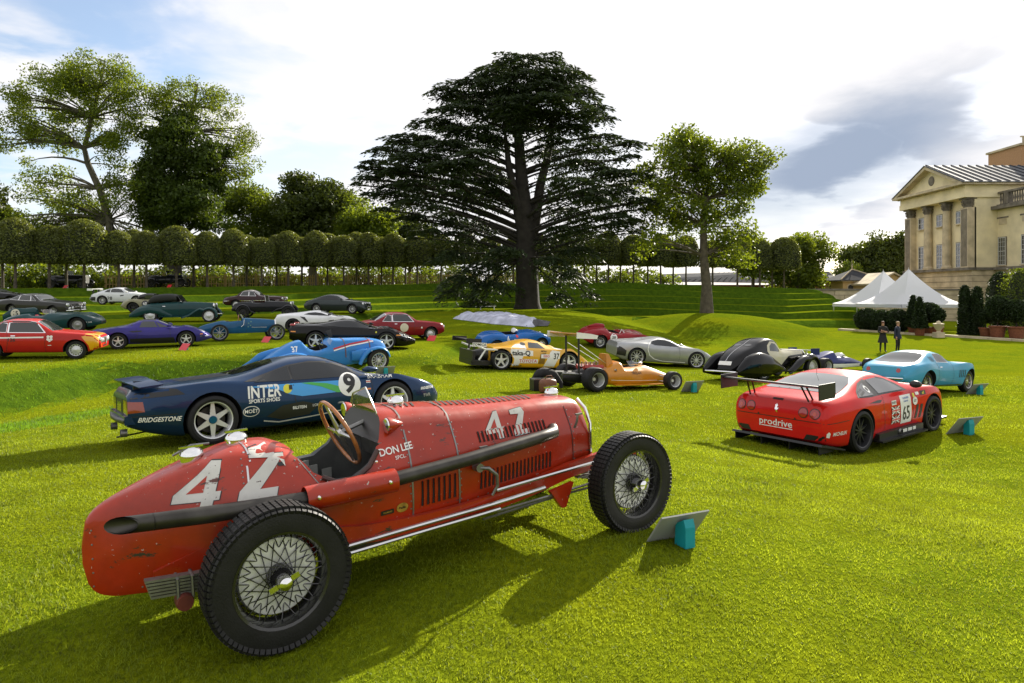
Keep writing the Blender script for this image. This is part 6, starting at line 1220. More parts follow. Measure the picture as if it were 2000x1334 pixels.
def tourer(name, label, u, Y, yaw, col, ref='f', wb=2.7, stripe=True, tall=0.0, group=None):
    c = Car(name, label, 'vintage car', u, Y, yaw, track=1.36, wb=wb, ref=ref, group=group); t = tall
    k = cutter(MB().prism([(.25, -.40), (1.25, -.42), (1.25, .42), (.25, .40)], .50, 1.8))
    c.body(col, [(-.75, .62), (-.6, .88), (-.2, .98+t), (.2, 1.02+t), (.8, .96+t), (1.25, 1.04+t), (1.4, 1.08+t), (2.0, 1.06+t), (2.72, 1.02+t), (2.78, 1.0+t)], [(-.75, .58), (-.2, .84), (1.2, .92), (2.78, .86)], [(-.75, .34), (-.3, .48), (.4, .56), (1.2, .50), (2.0, .36), (2.78, .28)], [(-.75, .44), (-.4, .38), (2.78, .42)], rf=.74, cuts=[k])
    c.wheels('wire', .38, .14, .28, M_darkw, brake=True)
    for sg in (-1, 1):
        c.add(shift(wing([(1.7, .42), (2.0, .60)]+arc(wb, .40, .46, 140, 15, 10), .22, .025, .05), 0, sg*.60), 'front_wing', col); c.add(shift(wing(arc(0, .40, .47, 165, 12, 12)+[(.75, .36)], .22, .025, .05), 0, sg*.60), 'rear_wing', col)
        c.lamp(2.86, sg*.34, .92+t, .125); c.add(MB().tube([(wb-.45, sg*.36, .42), (wb, sg*.36, .38), (wb+.42, sg*.36, .44)], .03, 6), 'dumb_iron', M_black)
    c.add(MB().prism([(-.29, .44), (.29, .44), (.29, .92+t), (.14, 1.04+t), (-.14, 1.04+t), (-.29, .92+t)], 2.78, 2.86, 'X'), 'radiator', M_chrome if stripe else M_steel); c.add(MB().tube([(wb, -.55, .38), (wb, .55, .38)], .03, 6), 'front_axle', M_black)
    scr = c.add(MB().box((1.30, 0, 1.24+t), (.02, 1.0, .34), Matrix.Rotation(-.15, 3, 'Y')), 'wind_screen', M_glass2); MB().tube([(1.33, -.51, 1.06+t), (1.27, -.51, 1.42+t), (1.27, .51, 1.42+t), (1.33, .51, 1.06+t)], .014, 6).build('screen_frame', M_chrome, scr)
    for y in (-.2, .2): c.add(blob_mesh([(.30, y, .78, .15, .2), (.38, y, .86, .17, .26), (.5, y, .8, .15, .2)], 12, 3), 'seat_back', M_seat)
    st = c.add(MB().lathe([(.19, -.012), (.205, 0), (.19, .012), (.175, 0)], 22, 'X', (1.05, -.2, 1.08+t), close=True), 'steering_wheel', M_black); MB().box((1.05, -.2, 1.08+t), (.012, .36, .02)).build('spoke', M_alu, st)
    return c
M_dk = paint('black_blue', (.012, .013, .016), .25)
tourer('vintage_tourer', 'black open vintage tourer with raised windscreen behind the blue open racer', 562, 42.8, 8, M_dk)
tourer('vintage_tourer', 'black vintage tourer shaded by the limes above the charcoal coupe', 158, 60.8, 0, M_dk, stripe=False, tall=.15); tourer('vintage_tourer', 'black vintage tourer shaded by the limes above the sand roadster', 352, 64.3, 0, M_dk, stripe=False, tall=.15)
def alvis():
    c = coupe60('classic_coupe', 'dark brown coupe with pale roof line on the upper terrace', 461, 50.8, 3, paint('aubergine', (.032, .010, .012), .22),
                [(-1.0, .66), (-.95, .84), (-.5, .94), (0, 1.02), (.2, 1.22), (.45, 1.36), (.9, 1.42), (1.3, 1.36), (1.65, 1.06), (2.1, .98), (2.9, .96), (3.3, .90), (3.42, .66)], [(-1, .64), (-.4, .86), (.5, .93), (2.0, .92), (3.2, .86), (3.42, .62)], [(-1, .62), (-.7, .74), (0, .82), (1.5, .82), (2.8, .80), (3.3, .74), (3.42, .66)], [(-1, .4), (-.7, .28), (3, .26), (3.42, .4)], 'cap', M_silverp, [[(.32, 1.0), (.92, .99), (.92, 1.33), (.50, 1.29)], [(.98, .99), (1.46, .98), (1.26, 1.28), (.98, 1.34)]], ((1.66, .62), (1.32, .54)), ((.0, .55), (.28, .5)), ref='r', R_=.34)
    c.panel('pale_roof', [(.35, -.5), (1.25, -.52), (1.25, .52), (.35, .5)], 'T', mat('pale_roof_paint', (.45, .40, .36), .3, coat=.8), .005, .1)
    for sg in (-1, 1): c.lamp(3.40, sg*.58, .76, .10)
    c.panel('grille', rect(-.24, .48, .24, .84), 'F', M_chrome, .02); bumper(c, 3.50, .45, .76); bumper(c, -1.06, .45, .70); c.line([(-.9, .60), (3.2, .66)], .02, 'R', M_chrome, .005, 'side_trim', .15); c.line([(.95, .95), (.93, .34)], .010, 'R')
alvis()
def bentley():
    c = coupe60('grand_tourer', 'dark grey modern coupe with round headlamps alone on the upper grass', 688, 49.2, -10, paint('dark_grey_metal', (.035, .045, .045), .25, .4),
                [(-1.05, .68), (-1.0, .90), (-.6, 1.0), (-.1, 1.14), (.4, 1.32), (.9, 1.40), (1.3, 1.36), (1.7, 1.18), (2.05, 1.02), (2.6, .97), (3.3, .88), (3.6, .74), (3.66, .5)], [(-1.05, .66), (-.4, .92), (0, .98), (1, .93), (2.2, .93), (3.2, .84), (3.66, .46)], [(-1.05, .74), (-.7, .88), (0, .97), (1.3, .94), (2.75, .96), (3.3, .88), (3.6, .74), (3.66, .66)], [(-1.05, .36), (-.7, .22), (3.2, .2), (3.66, .26)], 'al9', M_silverp, [[(-.05, 1.04), (.75, 1.02), (.75, 1.30), (.4, 1.25)], [(.80, 1.02), (1.75, 1.0), (1.5, 1.20), (1.15, 1.31), (.80, 1.31)]], ((2.0, .72), (1.5, .56)), ((-.3, .6), (.3, .54)), wb=2.75, R_=.36, frame=None, glass=M_glass, track=1.72)
    for sg in (-1, 1): c.lamp(3.50, sg*.62, .72, .11); c.lamp(3.56, sg*.40, .70, .085)
    c.panel('grille', rect(-.30, .40, .30, .72), 'F', M_chrome, .012); c.panel('number_plate', rect(-.26, .28, .26, .38), 'F', M_white, .02); c.panels2('lower_grille', rect(3.3, .26, 3.55, .36), M_blk, .006); mirrors(c, 1.85, .93, 1.02, M_black)
bentley()
# ------------------------------------------------------------------ cars on the lower lawn
def toyota():
    c = Car('racing_prototype', 'yellow and white low racing prototype numbered 37', 'race car', 979, 24.3, 21, track=1.92, wb=2.66)
    y = mat('paint_race_yellow', (.72, .38, .012), .3, coat=.8); w = M_white
    c.body(y, [(-.30, .80), (0, .84), (.4, .88), (.7, .98), (1.0, 1.06), (1.3, 1.10), (1.6, 1.06), (2.0, .88), (2.3, .76), (2.66, .76), (3.1, .62), (3.5, .40), (3.62, .30)], [(-.30, .74), (.2, .80), (.8, .74), (1.6, .74), (2.2, .78), (2.66, .84), (3.0, .68), (3.4, .40), (3.62, .24)], [(-.30, .92), (.4, .97), (1.5, .97), (2.66, .98), (3.2, .96), (3.5, .90), (3.62, .84)], [(-.30, .16), (.5, .10), (3.4, .10), (3.62, .14)], wells=[(0, .35, .42), (2.66, .34, .41)], rf=[(-.3, .85), (.6, .62), (1.2, .46), (1.7, .46), (2.2, .72), (3.6, .8)], sh=.97)
    c.wheels('al5', .352, .33, .255, mat('white_wheel', (.62, .63, .60), .35, .1, coat=.4), front=(.335, .28, .25))
    glaze(c, [[(1.05, .82), (1.70, .80), (1.52, .98), (1.14, 1.0)]], screen=((2.05, .50), (1.60, .38)), g=M_glass2)
    c.panels2('white_flash', [(.20, .10), (.62, .10), (.95, .78), (.95, .96), (.62, .92), (.35, .80)], w, .004); c.panels2('white_flash', [(1.62, .12), (2.06, .12), (2.28, .72), (1.92, .76)], w, .004); c.panel('white_nose', [(2.0, -.5), (2.9, -.66), (3.3, -.5), (3.3, .5), (2.9, .66), (2.0, .5)], 'T', w, .004, .12)
    c.panel('number_plate', rect(1.98, .38, 2.26, .68), 'R', w, .008); c.write('37', 2.12, .53, .30, 'R', M_blk, weight=.02, sx=.75, off=.012)
    c.panel('sponsor_ground', [(.26, .50), (1.20, .54), (1.20, .72), (.70, .74), (.30, .70)], 'R', w, .006); c.write('taka-Q', .74, .62, .24, 'R', M_blk, weight=.03, sx=1.05, off=.011); c.panel('sponsor_ground', rect(.62, .27, 1.40, .42), 'R', w, .007); c.write('TOYOTA', 1.01, .345, .16, 'R', M_red, weight=.01, sx=1.05, off=.011); c.panel('sponsor_ground', rect(1.52, .46, 1.94, .60), 'R', w, .007); c.write('ESSO', 1.73, .53, .11, 'R', M_red, off=.011); c.write('DUNLOP', .62, .17, .08, 'R', M_blk, off=.011); c.write('MOLA', 1.62, .71, .08, 'R', M_blk, weight=.02, off=.011)
    c.panel('roof_intake', circ(.90, .94, .10, 16, .05), 'R', M_blk, .008); c.panel('side_duct', [(1.42, .25), (1.5, .62), (1.72, .66), (1.66, .25)], 'R', mat('duct_brown', (.22, .12, .01), .5), .0055)
    # open tail: gearbox, frame, wing
    c.add(blob_mesh([(-1.0, 0, .45, .12, .12), (-.7, 0, .46, .2, .18), (-.2, 0, .5, .36, .26), (.1, 0, .5, .4, .28)], 14, 3), 'engine', M_black); c.add(MB().box((-.62, 0, .22), (.9, 1.5, .16)), 'tail_floor', M_black, 20); c.add(MB().box((-1.0, 0, .45), (.10, 1.6, .40)), 'tail_panel', M_black, 20)
    for sg in (-1, 1):
        c.add(MB().tube([(-.15, sg*.88, .72), (-.60, sg*.90, .72), (-.95, sg*.92, .84)], .035, 6), 'tail_tube', M_white); c.add(MB().tube([(-.60, sg*.90, .72), (-.85, sg*.93, .34)], .032, 6), 'tail_tube', M_white)
        c.add(MB().box((-.85, sg*.3, .85), (.06, .03, .36)), 'wing_post', M_black, 20)
    wg = c.add(MB().box((-1.05, 0, 1.02), (.42, 1.76, .035), Matrix.Rotation(.10, 3, 'Y')), 'rear_wing', M_black, 20)
    for sg in (-1, 1): MB().box((-1.05, sg*.89, 1.0), (.56, .02, .17)).build('end_plate', M_black, wg, sm=False)
    MB().box((-.85, -.92, .88), (.52, .012, .14)).build('name_plate', M_white, wg, sm=False); o = MB(); V, F = text_tris('TOMICA', .13, weight=.01); o.v = [(-.85+a, -.929, .88+b) for a, b in V]; o.f = F; me = bpy.data.meshes.new('lettering'); me.from_pydata(o.v, [], o.f); link('lettering', me, wg, M_blk)
toyota()
def racer61():
    c = Car('sports_racer', 'bright blue open racer numbered 61 behind the yellow prototype', 'race car', 970, 31.2, 20, track=1.34, wb=2.2)
    p = paint('bright_blue', (.010, .11, .38), .3); k = cutter(MB().prism([(.5, -.45), (1.1, -.45), (1.1, .45), (.5, .45)], .38, 1.5))
    c.body(p, [(-.72, .56), (-.6, .76), (-.1, .92), (.35, .92), (.5, .84), (1.1, .84), (1.3, .90), (1.9, .88), (2.5, .76), (2.8, .58)], [(-.72, .54), (0, .84), (.6, .74), (1.3, .76), (2.0, .86), (2.8, .52)], [(-.72, .5), (-.4, .7), (0, .78), (1, .72), (2.2, .78), (2.6, .66), (2.8, .4)], [(-.72, .36), (-.4, .22), (2.4, .2), (2.8, .34)], wells=[(0, .31, .36), (2.2, .31, .36)], cuts=[k], rf=.72)
    c.wheels('disc', .31, .17, .19, M_silverp); c.write('61', .62, .66, .30, 'R', M_white, weight=.02, sx=.85); c.write('BU', .92, .60, .12, 'R', M_white)
    c.add(blob_mesh([(1.02, 0, .90, .25, .05), (1.10, 0, .98, .3, .08), (1.2, 0, .94, .26, .05)], 12), 'wind_deflector', M_white); c.panel('panel_red', circ(1.0, .76, .06, 10), 'R', M_red, .006, .06)
    for sg in (-1, 1): c.lamp(2.62, sg*.5, .66, .09)
racer61()
def testa():
    c = Car('sports_racer', 'deep red open racer numbered 38 with pointed wings behind the silver supercar', 'race car', 1171, 33.6, 14, track=1.42, wb=2.35)
    p = paint('deep_red', (.26, .010, .016), .3); k = cutter(MB().prism([(.45, -.46), (1.1, -.46), (1.1, .46), (.45, .46)], .38, 1.5))
    c.body(p, [(-.85, .56), (-.6, .80), (-.1, .96), (.3, 1.0), (.45, .86), (1.1, .80), (1.3, .88), (1.9, .86), (2.5, .78), (3.0, .56), (3.15, .44)], [(-.85, .54), (0, .90), (.6, .74), (1.3, .74), (2.1, .88), (2.6, .8), (3.15, .40)], [(-.85, .52), (-.4, .74), (0, .82), (1, .74), (2.35, .82), (2.8, .7), (3.15, .34)], [(-.85, .36), (-.4, .22), (2.7, .2), (3.15, .3)], wells=[(0, .33, .38), (2.35, .33, .38)], cuts=[k], rf=.7)
    c.wheels('wire', .33, .17, .21, M_silverp); c.panel('white_roundel', circ(.66, .60, .19, 22), 'R', M_white, .005); c.write('38', .66, .60, .22, 'R', M_blk, weight=.015, off=.009)
    mb = MB(); pts = [(1.12, -.6), (1.26, -.35), (1.30, 0), (1.26, .35), (1.12, .6)]; mb.add([(a, b, .84) for a, b in pts]+[(a-.12, b*.9, 1.02) for a, b in pts], [(i, i+1, 6+i, 5+i) for i in range(4)]); c.add(mb, 'wind_screen', MATS['clear']); c.add(MB().tube([(1.0, -.6, .82), (1.12, -.5, 1.02), (1.24, -.6, .86)], .018, 6), 'screen_stay', M_white)
    c.add(blob_mesh([(-.4, .2, .92, .03, .04), (.1, .2, 1.0, .12, .12), (.38, .2, 1.0, .14, .12), (.45, .2, .98, .1, .08)], 14), 'headrest', p)
testa()
def chiron():
    c = Car('supercar', 'silver grey rounded supercar with pale side arc', 'car', 1243, 29.4, 8, track=1.96, wb=2.71)
    p = paint('silver_grey', (.36, .37, .38), .28, .55)
    c.body(p, [(-.88, .74), (-.82, .92), (-.4, .98), (.1, 1.04), (.6, 1.14), (1.1, 1.21), (1.45, 1.20), (1.85, 1.06), (2.2, .93), (2.7, .85), (3.2, .72), (3.55, .56), (3.66, .42)], [(-.88, .72), (-.3, .90), (.1, .93), (.8, .84), (1.6, .82), (2.3, .87), (2.7, .87), (3.2, .68), (3.66, .38)], [(-.88, .84), (-.4, .97), (0, 1.02), (1.0, .95), (1.8, .95), (2.7, 1.0), (3.2, .92), (3.55, .70), (3.66, .5)], [(-.88, .34), (-.5, .18), (3.2, .14), (3.66, .2)], wells=[(0, .36, .41), (2.71, .355, .40)], rf=[(-.88, .8), (.2, .64), (1.2, .56), (2.0, .64), (3.66, .72)], sh=.96)
    c.wheels('al10', .36, .30, .27, M_silverp); c.panels2('side_window', [(.62, .96), (.80, .90), (1.90, .88), (1.62, 1.04), (1.3, 1.12), (1.0, 1.12), (.74, 1.06)], M_glass, .006); c.panel('windscreen', [(1.42, -.50), (1.98, -.70), (2.18, 0), (1.98, .70), (1.42, .50), (1.36, 0)], 'T', M_glass, .006, .1)
    arcp = [(2.0, .90), (1.70, 1.04), (1.35, 1.145), (1.0, 1.15), (.68, 1.06), (.50, .90), (.46, .70), (.56, .46), (.80, .30), (1.15, .24)]; c.line(arcp, .035, 'R', M_white, .008, 'side_arc', .06); c.line([(1.15, .235), (2.2, .23)], .03, 'R', M_white, .008, 'sill_strip', .1)
    c.panels2('rear_grille', [(-.87, .40), (-.50, .36), (-.48, .60), (-.70, .74), (-.87, .78)], M_blk, .005); c.line([(1.90, .86), (1.94, .5), (1.9, .26)], .010, 'R'); c.panels2('headlamp', [(3.18, .70), (3.42, .60), (3.40, .54), (3.2, .62)], M_lamp, .006); c.panel('horseshoe_grille', circ(0, .48, .16, 16, .18), 'F', M_grille, .006); mirrors(c, 1.86, .95, .98, p)
chiron()
def f5000():
    c = Car('single_seater', 'orange yellow open wheel racer with high rear wing and exposed engine', 'race car', 1168, 18.7, 25, track=1.92, wb=2.62)
    p = mat('paint_amber', (.52, .20, .001), .34, coat=.25, var=.05); k = cutter(MB().prism([(1.12, -.26), (1.85, -.24), (1.85, .24), (1.12, .26)], .30, 1.3))
    c.body(p, [(.62, .56), (.9, .72), (1.12, .80), (1.2, .62), (1.8, .66), (1.95, .68), (2.3, .60), (2.8, .44), (3.25, .30), (3.38, .24)], [(.62, .44), (1.2, .52), (2, .50), (2.8, .36), (3.38, .22)], [(.62, .52), (1.0, .58), (1.7, .54), (2.3, .42), (2.8, .32), (3.38, .26)], [(.62, .14), (2.6, .12), (3.38, .17)], rf=.62, sh=.93, cuts=[k])
    c.wheels('dish', .335, .42, .19, M_silverp, front=(.265, .27, .17))
    c.add(MB().add([(.72, -.26, .5), (1.08, -.24, .5), (.84, -.17, 1.0), (.74, -.19, 1.0), (.72, .26, .5), (1.08, .24, .5), (.84, .17, 1.0), (.74, .19, 1.0)], [(0, 1, 2, 3), (4, 7, 6, 5), (0, 4, 5, 1), (1, 5, 6, 2), (2, 6, 7, 3), (3, 7, 4, 0)]), 'headrest_cowl', p, 30)
    c.add(MB().box((.25, 0, .36), (.8, .46, .34)).box((-.35, 0, .32), (.5, .26, .26)), 'engine_block', M_black, 20) if False else (c.add(blob_mesh([(-.62, 0, .32, .08, .08), (-.3, 0, .33, .15, .15), (.0, 0, .36, .24, .2), (.6, 0, .38, .26, .22)], 14, 4), 'engine_block', M_black))
    for sg in (-1, 1):
        c.add(MB().box((.3, sg*.20, .62), (.62, .13, .09), Matrix.Rotation(sg*.5, 3, 'X')), 'cam_cover', mat('engine_red', (.36, .03, .02), .4), 20)
        for i in range(4): c.add(MB().lathe([(.028, 0), (.024, .06), (.036, .14), (.030, .14), (.02, .02)], 10, 'Z', (.08+i*.15, sg*.08, .62)), 'intake_trumpet', M_alu)
        c.add(MB().tube([(.55, sg*.3, .40), (.3, sg*.38, .40), (-.1, sg*.36, .44), (-.75, sg*.26, .46)], .035, 8), 'exhaust_pipe', M_steel)
        for a, b in (((-.02, sg*.18, .46), (0, sg*.74, .45)), ((.35, sg*.25, .42), (0, sg*.74, .38)), ((-.1, sg*.15, .22), (0, sg*.74, .22)), ((2.5, sg*.30, .38), (2.62, sg*.70, .34)), ((2.75, sg*.30, .30), (2.62, sg*.70, .22)), ((2.4, sg*.32, .22), (2.62, sg*.70, .22))): c.add(MB().tube([a, b], .013, 6), 'suspension_arm', M_alu)
        c.add(MB().tube([(-.25, sg*.34, .40), (-.28, sg*.36, .9), (-.30, sg*.36, 1.50)], .030, 8), 'wing_post', M_black)
        c.add(MB().add([(2.95, sg*.30, .22), (3.25, sg*.27, .20), (3.22, sg*.62, .22), (2.92, sg*.62, .26), (2.95, sg*.30, .20), (3.25, sg*.27, .18), (3.22, sg*.62, .20), (2.92, sg*.62, .24)], [(0, 1, 2, 3), (7, 6, 5, 4), (0, 4, 5, 1), (1, 5, 6, 2), (2, 6, 7, 3), (3, 7, 4, 0)]), 'nose_fin', p, 20)
    w = MB(); prof = [(-.28, .03), (-.29, .0), (-.08, -.035), (.26, -.01), (.28, .012), (.06, .02)]
    for y in (-.82, -.27, .27, .82): w.v += [(-.30+a, y, 1.53+b-a*.15) for a, b in prof]
    w.f = [(i*6+k_, i*6+(k_+1) % 6, (i+1)*6+(k_+1) % 6, (i+1)*6+k_) for i in range(3) for k_ in range(6)]+[tuple(range(6)), tuple(range(18, 24))]; wg = c.add(w, 'rear_wing', p, 25)
    for sg in (-1, 1): MB().add([(-.65, sg*.84, 1.46), (.0, sg*.84, 1.45), (.03, sg*.84, 1.55), (-.20, sg*.84, 1.59), (-.65, sg*.84, 1.63), (-.65, sg*.855, 1.46), (.0, sg*.855, 1.45), (.03, sg*.855, 1.55), (-.20, sg*.855, 1.59), (-.65, sg*.855, 1.63)], [(0, 1, 2, 3, 4), (9, 8, 7, 6, 5)]+[(i, (i+1) % 5, 5+(i+1) % 5, 5+i) for i in range(5)]).build('end_plate', M_white, wg, sm=False)
    for sg in (-1, 1): c.add(MB().tube([(-.28, sg*.3, 1.3), (.74, sg*.2, .72)], .012, 6), 'wing_stay', M_alu)
    mb = MB(); pts = [(1.50, -.34), (1.85, -.26), (1.98, 0), (1.85, .26), (1.50, .34)]; mb.add([(a, b, .62) for a, b in pts]+[(a-.14, b*.82, .80) for a, b in pts], [(i, i+1, 6+i, 5+i) for i in range(4)]); c.add(mb, 'wind_screen', MATS['clear'])
    c.line([(.70, .28), (2.4, .24)], .012, 'R', M_white, .006, 'side_line', .1); c.write('TROJAN', 1.55, .47, .10, 'R', M_blk, weight=.02, shear=.2); c.add(MB().box((1.6, -.62, .15), (1.7, .16, .03)), 'side_ledge', p, 20)
    c.add(blob_mesh([(1.78, -.30, .74, .02, .02), (1.82, -.31, .75, .05, .04), (1.92, -.30, .74, .02, .02)], 10), 'mirror', M_alu); c.add(MB().lathe([(0, .02), (.03, .02), (.035, 0), (.03, -.03)], 12, 'Y', (.86, -.50, .56)), 'filler_cap', M_alu)
    st = c.add(MB().lathe([(.13, -.012), (.142, 0), (.13, .012), (.12, 0)], 20, 'X', (1.72, 0, .66), close=True), 'steering_wheel', M_black); MB().box((1.72, 0, .66), (.012, .25, .02)).build('spoke', M_alu, st)
    return c
cF = f5000()
def atalante():
    c = Car('vintage_coupe', 'black and cream teardrop vintage coupe with full rear wings', 'car', 1588, 24.3, 36, track=1.50, wb=2.95, ref='f')
    blk = paint('gloss_black', (.004, .004, .0045), .2); crm = paint('cream', (.55, .51, .38), .3)
    c.body(blk, [(-1.15, .40), (-1.0, .66), (-.6, .95), (-.1, 1.16), (.3, 1.34), (.7, 1.42), (1.05, 1.38), (1.35, 1.10), (1.6, 1.04), (2.3, 1.02), (3.1, .99), (3.22, .95), (3.25, .84)], [(-1.15, .36), (-.6, .74), (0, .90), (.8, .92), (1.6, .90), (3.25, .80)], [(-1.15, .26), (-.7, .52), (0, .66), (.8, .66), (1.5, .54), (2.3, .40), (3.1, .30), (3.25, .24)], [(-1.15, .32), (-.7, .26), (3.0, .30), (3.25, .42)], rf=[(-1.15, .7), (-.2, .66), (.7, .66), (1.2, .72), (3.25, .72)])
    c.wheels('cap', .37, .17, .26, mat('ring_white_wheel', (.42, .42, .40), .35, .3))
    for sg in (-1, 1):
        c.add(shift(blob_mesh([(-1.32, 0, .30, .05, .08), (-1.1, 0, .38, .13, .20), (-.7, 0, .48, .20, .36), (-.2, 0, .52, .24, .42), (.25, 0, .50, .235, .38), (.7, 0, .46, .17, .24), (1.1, 0, .38, .10, .12), (1.35, 0, .33, .04, .05)], 20, 2.3, 30), 0, sg*.66), 'rear_wing', blk)
        c.add(shift(wing([(1.45, .30), (1.75, .42), (2.1, .62), (2.4, .78)]+arc(2.95, .40, .47, 125, -15, 13), [.20, .26, .30, .33]+[.36]*14, .05, .10), 0, sg*.66), 'front_wing', blk)
        c.add(blob_mesh([(2.3, sg*.55, .62, .08, .14), (2.6, sg*.58, .66, .14, .14), (2.9, sg*.58, .72, .14, .1), (3.1, sg*.56, .72, .05, .05)], 12), 'wing_fairing', blk); c.lamp(3.15, sg*.40, .74, .11); c.add(MB().box((1.25, sg*.66, .29), (.9, .24, .03)), 'running_board', blk, 30)
    for v in 'RL':
        c.panel('cream_door', [(.42, .96), (.50, 1.16), (.72, 1.30), (1.0, 1.28), (1.22, 1.10), (1.42, 1.0), (3.1, .95), (3.1, .86), (1.9, .80), (1.45, .60), (1.0, .36), (.55, .36), (.62, .62), (.50, .80)], v, crm, .005); c.panel('side_window', [(.56, .98), (.62, 1.14), (.78, 1.24), (.96, 1.22), (1.16, 1.02), (1.14, .95)], v, M_glass2, .009)
    c.panel('cream_bonnet', [(1.45, -.38), (3.18, -.17), (3.18, .17), (1.45, .38)], 'T', crm, .005, .1); c.panel('windscreen', [(1.16, -.34), (1.34, -.40), (1.42, 0), (1.34, .40), (1.16, .34)], 'T', M_glass2, .006)
    for sg in (-1, 1): c.panel('rear_window', circ(-.08, sg*.19, .085, 18, .13), 'T', M_glass2, .006, .05)
    c.add(MB().prism([(-.22, .42), (.22, .42), (.24, .86), (.12, 1.0), (-.12, 1.0), (-.24, .86)], 3.25, 3.31, 'X'), 'radiator', M_chrome); c.line([(-1.1, 0), (.6, 0)], .015, 'T', M_chrome, .006, 'spine_trim', .1)
    c.panel('number_plate', rect(-.24, .50, .24, .62), 'B', M_white, .02); c.add(MB().tube([(-1.30, -.6, .30), (-1.34, 0, .30), (-1.30, .6, .30)], .03, 8), 'bumper', M_chrome)
atalante()
def formula_blue():
    c = Car('single_seater', 'small navy and white open wheel racer beyond the red winged coupe', 'race car', 1618, 27.2, 26, track=1.6, wb=2.5)
    p = paint('navy', (.012, .02, .12), .3); k = cutter(MB().prism([(1.05, -.22), (1.6, -.22), (1.6, .22), (1.05, .22)], .30, 1.2))
    c.body(p, [(-.3, .45), (.2, .62), (.8, .80), (1.0, .84), (1.1, .62), (1.6, .60), (1.9, .58), (2.6, .42), (3.1, .26)], [(-.3, .36), (.8, .46), (1.8, .44), (3.1, .22)], [(-.3, .3), (.4, .46), (1.2, .48), (1.9, .36), (3.1, .16)], [(-.3, .16), (3.1, .16)], rf=.6, cuts=[k])
    c.wheels('dish', .30, .34, .17, M_silverp, front=(.27, .24, .16)); c.panels2('white_band', [(.5, .18), (2.6, .18), (2.6, .30), (.5, .34)], M_white, .005); c.panel('white_bonnet', [(1.65, -.2), (2.9, -.1), (2.9, .1), (1.65, .2)], 'T', M_white, .005)
    w = c.add(MB().box((-.45, 0, .90), (.36, 1.1, .03), Matrix.Rotation(.12, 3, 'Y')), 'rear_wing', M_white, 20)
    for sg in (-1, 1): MB().box((-.45, sg*.56, .86), (.48, .02, .26)).build('end_plate', p, w, sm=False); c.add(MB().box((2.95, sg*.4, .24), (.30, .55, .025)), 'nose_wing', M_white, 20)
    c.add(MB().box((-.30, 0, .66), (.06, .05, .46)), 'wing_post', M_alu, 20)
    for sg in (-1, 1):
        for x, r in ((0, .3), (2.5, .27)):
            for dz in (-.08, .08): c.add(MB().tube([(x+.1, sg*.2, r+dz), (x, sg*.62, r+dz)], .012, 6), 'suspension_arm', M_alu)
    c.add(blob_mesh([(1.52, 0, .60, .2, .02), (1.62, 0, .68, .22, .08), (1.8, 0, .62, .18, .03)], 12), 'wind_screen', M_white)
formula_blue()
def gtb():
    c = Car('sports_car', 'pale blue classic coupe with side gills behind the red winged coupe', 'car', 1810, 19.0, 33, track=1.44, wb=2.42)
    p = paint('pale_blue', (.055, .30, .48), .28)
    c.body(p, [(-.95, .56), (-.92, .76), (-.6, .86), (-.2, .95), (.2, 1.10), (.55, 1.20), (.85, 1.22), (1.1, 1.18), (1.4, .99), (1.75, .91), (2.4, .88), (2.8, .78), (3.1, .62), (3.25, .48)], [(-.95, .54), (-.5, .80), (0, .86), (.6, .80), (1.4, .80), (2.2, .88), (2.6, .84), (3.0, .64), (3.25, .44)], [(-.95, .60), (-.6, .76), (0, .84), (.8, .77), (1.6, .78), (2.42, .84), (2.8, .74), (3.1, .56), (3.25, .38)], [(-.95, .38), (-.6, .24), (2.8, .2), (3.25, .32)], wells=[(0, .33, .38), (2.42, .33, .385)], rf=[(-.95, .8), (.1, .68), (.8, .64), (1.3, .7), (1.8, .76), (3.25, .74)], sh=.95, tuck=.05)
    c.wheels('al10', .33, .20, .205, M_alu); glaze(c, [[(.62, .92), (1.26, .90), (1.12, 1.09), (.92, 1.14), (.66, 1.13)]], screen=((1.44, .60), (1.12, .48)), rear=((-.34, .56), (.34, .48)), g=M_glass2, frame=M_chrome)
    for k in range(3): c.panel('pillar_gill', [(.30+k*.08, .93), (.335+k*.08, .93), (.30+k*.08, 1.06), (.265+k*.08, 1.06)], 'R', M_blk, .006)
    for k in range(4): c.panel('wing_gill', [(1.72+k*.09, .46), (1.755+k*.09, .46), (1.80+k*.09, .68), (1.765+k*.09, .68)], 'R', M_blk, .006)
    c.line([(.42, .25), (2.0, .25)], .03, 'R', M_chrome, .006, 'sill_trim', .1); c.panel('door_handle', rect(.66, .76, .80, .78), 'R', M_chrome, .012); c.line([(1.42, .88), (1.44, .5), (1.38, .28)], .010, 'R'); c.line([(.56, .88), (.58, .5), (.52, .28)], .010, 'R')
    for sg in (-1, 1): c.panel('headlamp', [(2.78, sg*.46), (3.02, sg*.38), (2.98, sg*.56), (2.80, sg*.62)], 'T', M_lamp, .006); c.panel('tail_lamp', circ(sg*.42, .68, .06, 14), 'B', M_redlens, .006, .05)
    bumper(c, 3.28, .46, .56); bumper(c, -1.0, .46, .60)
    return c
cG = gtb()
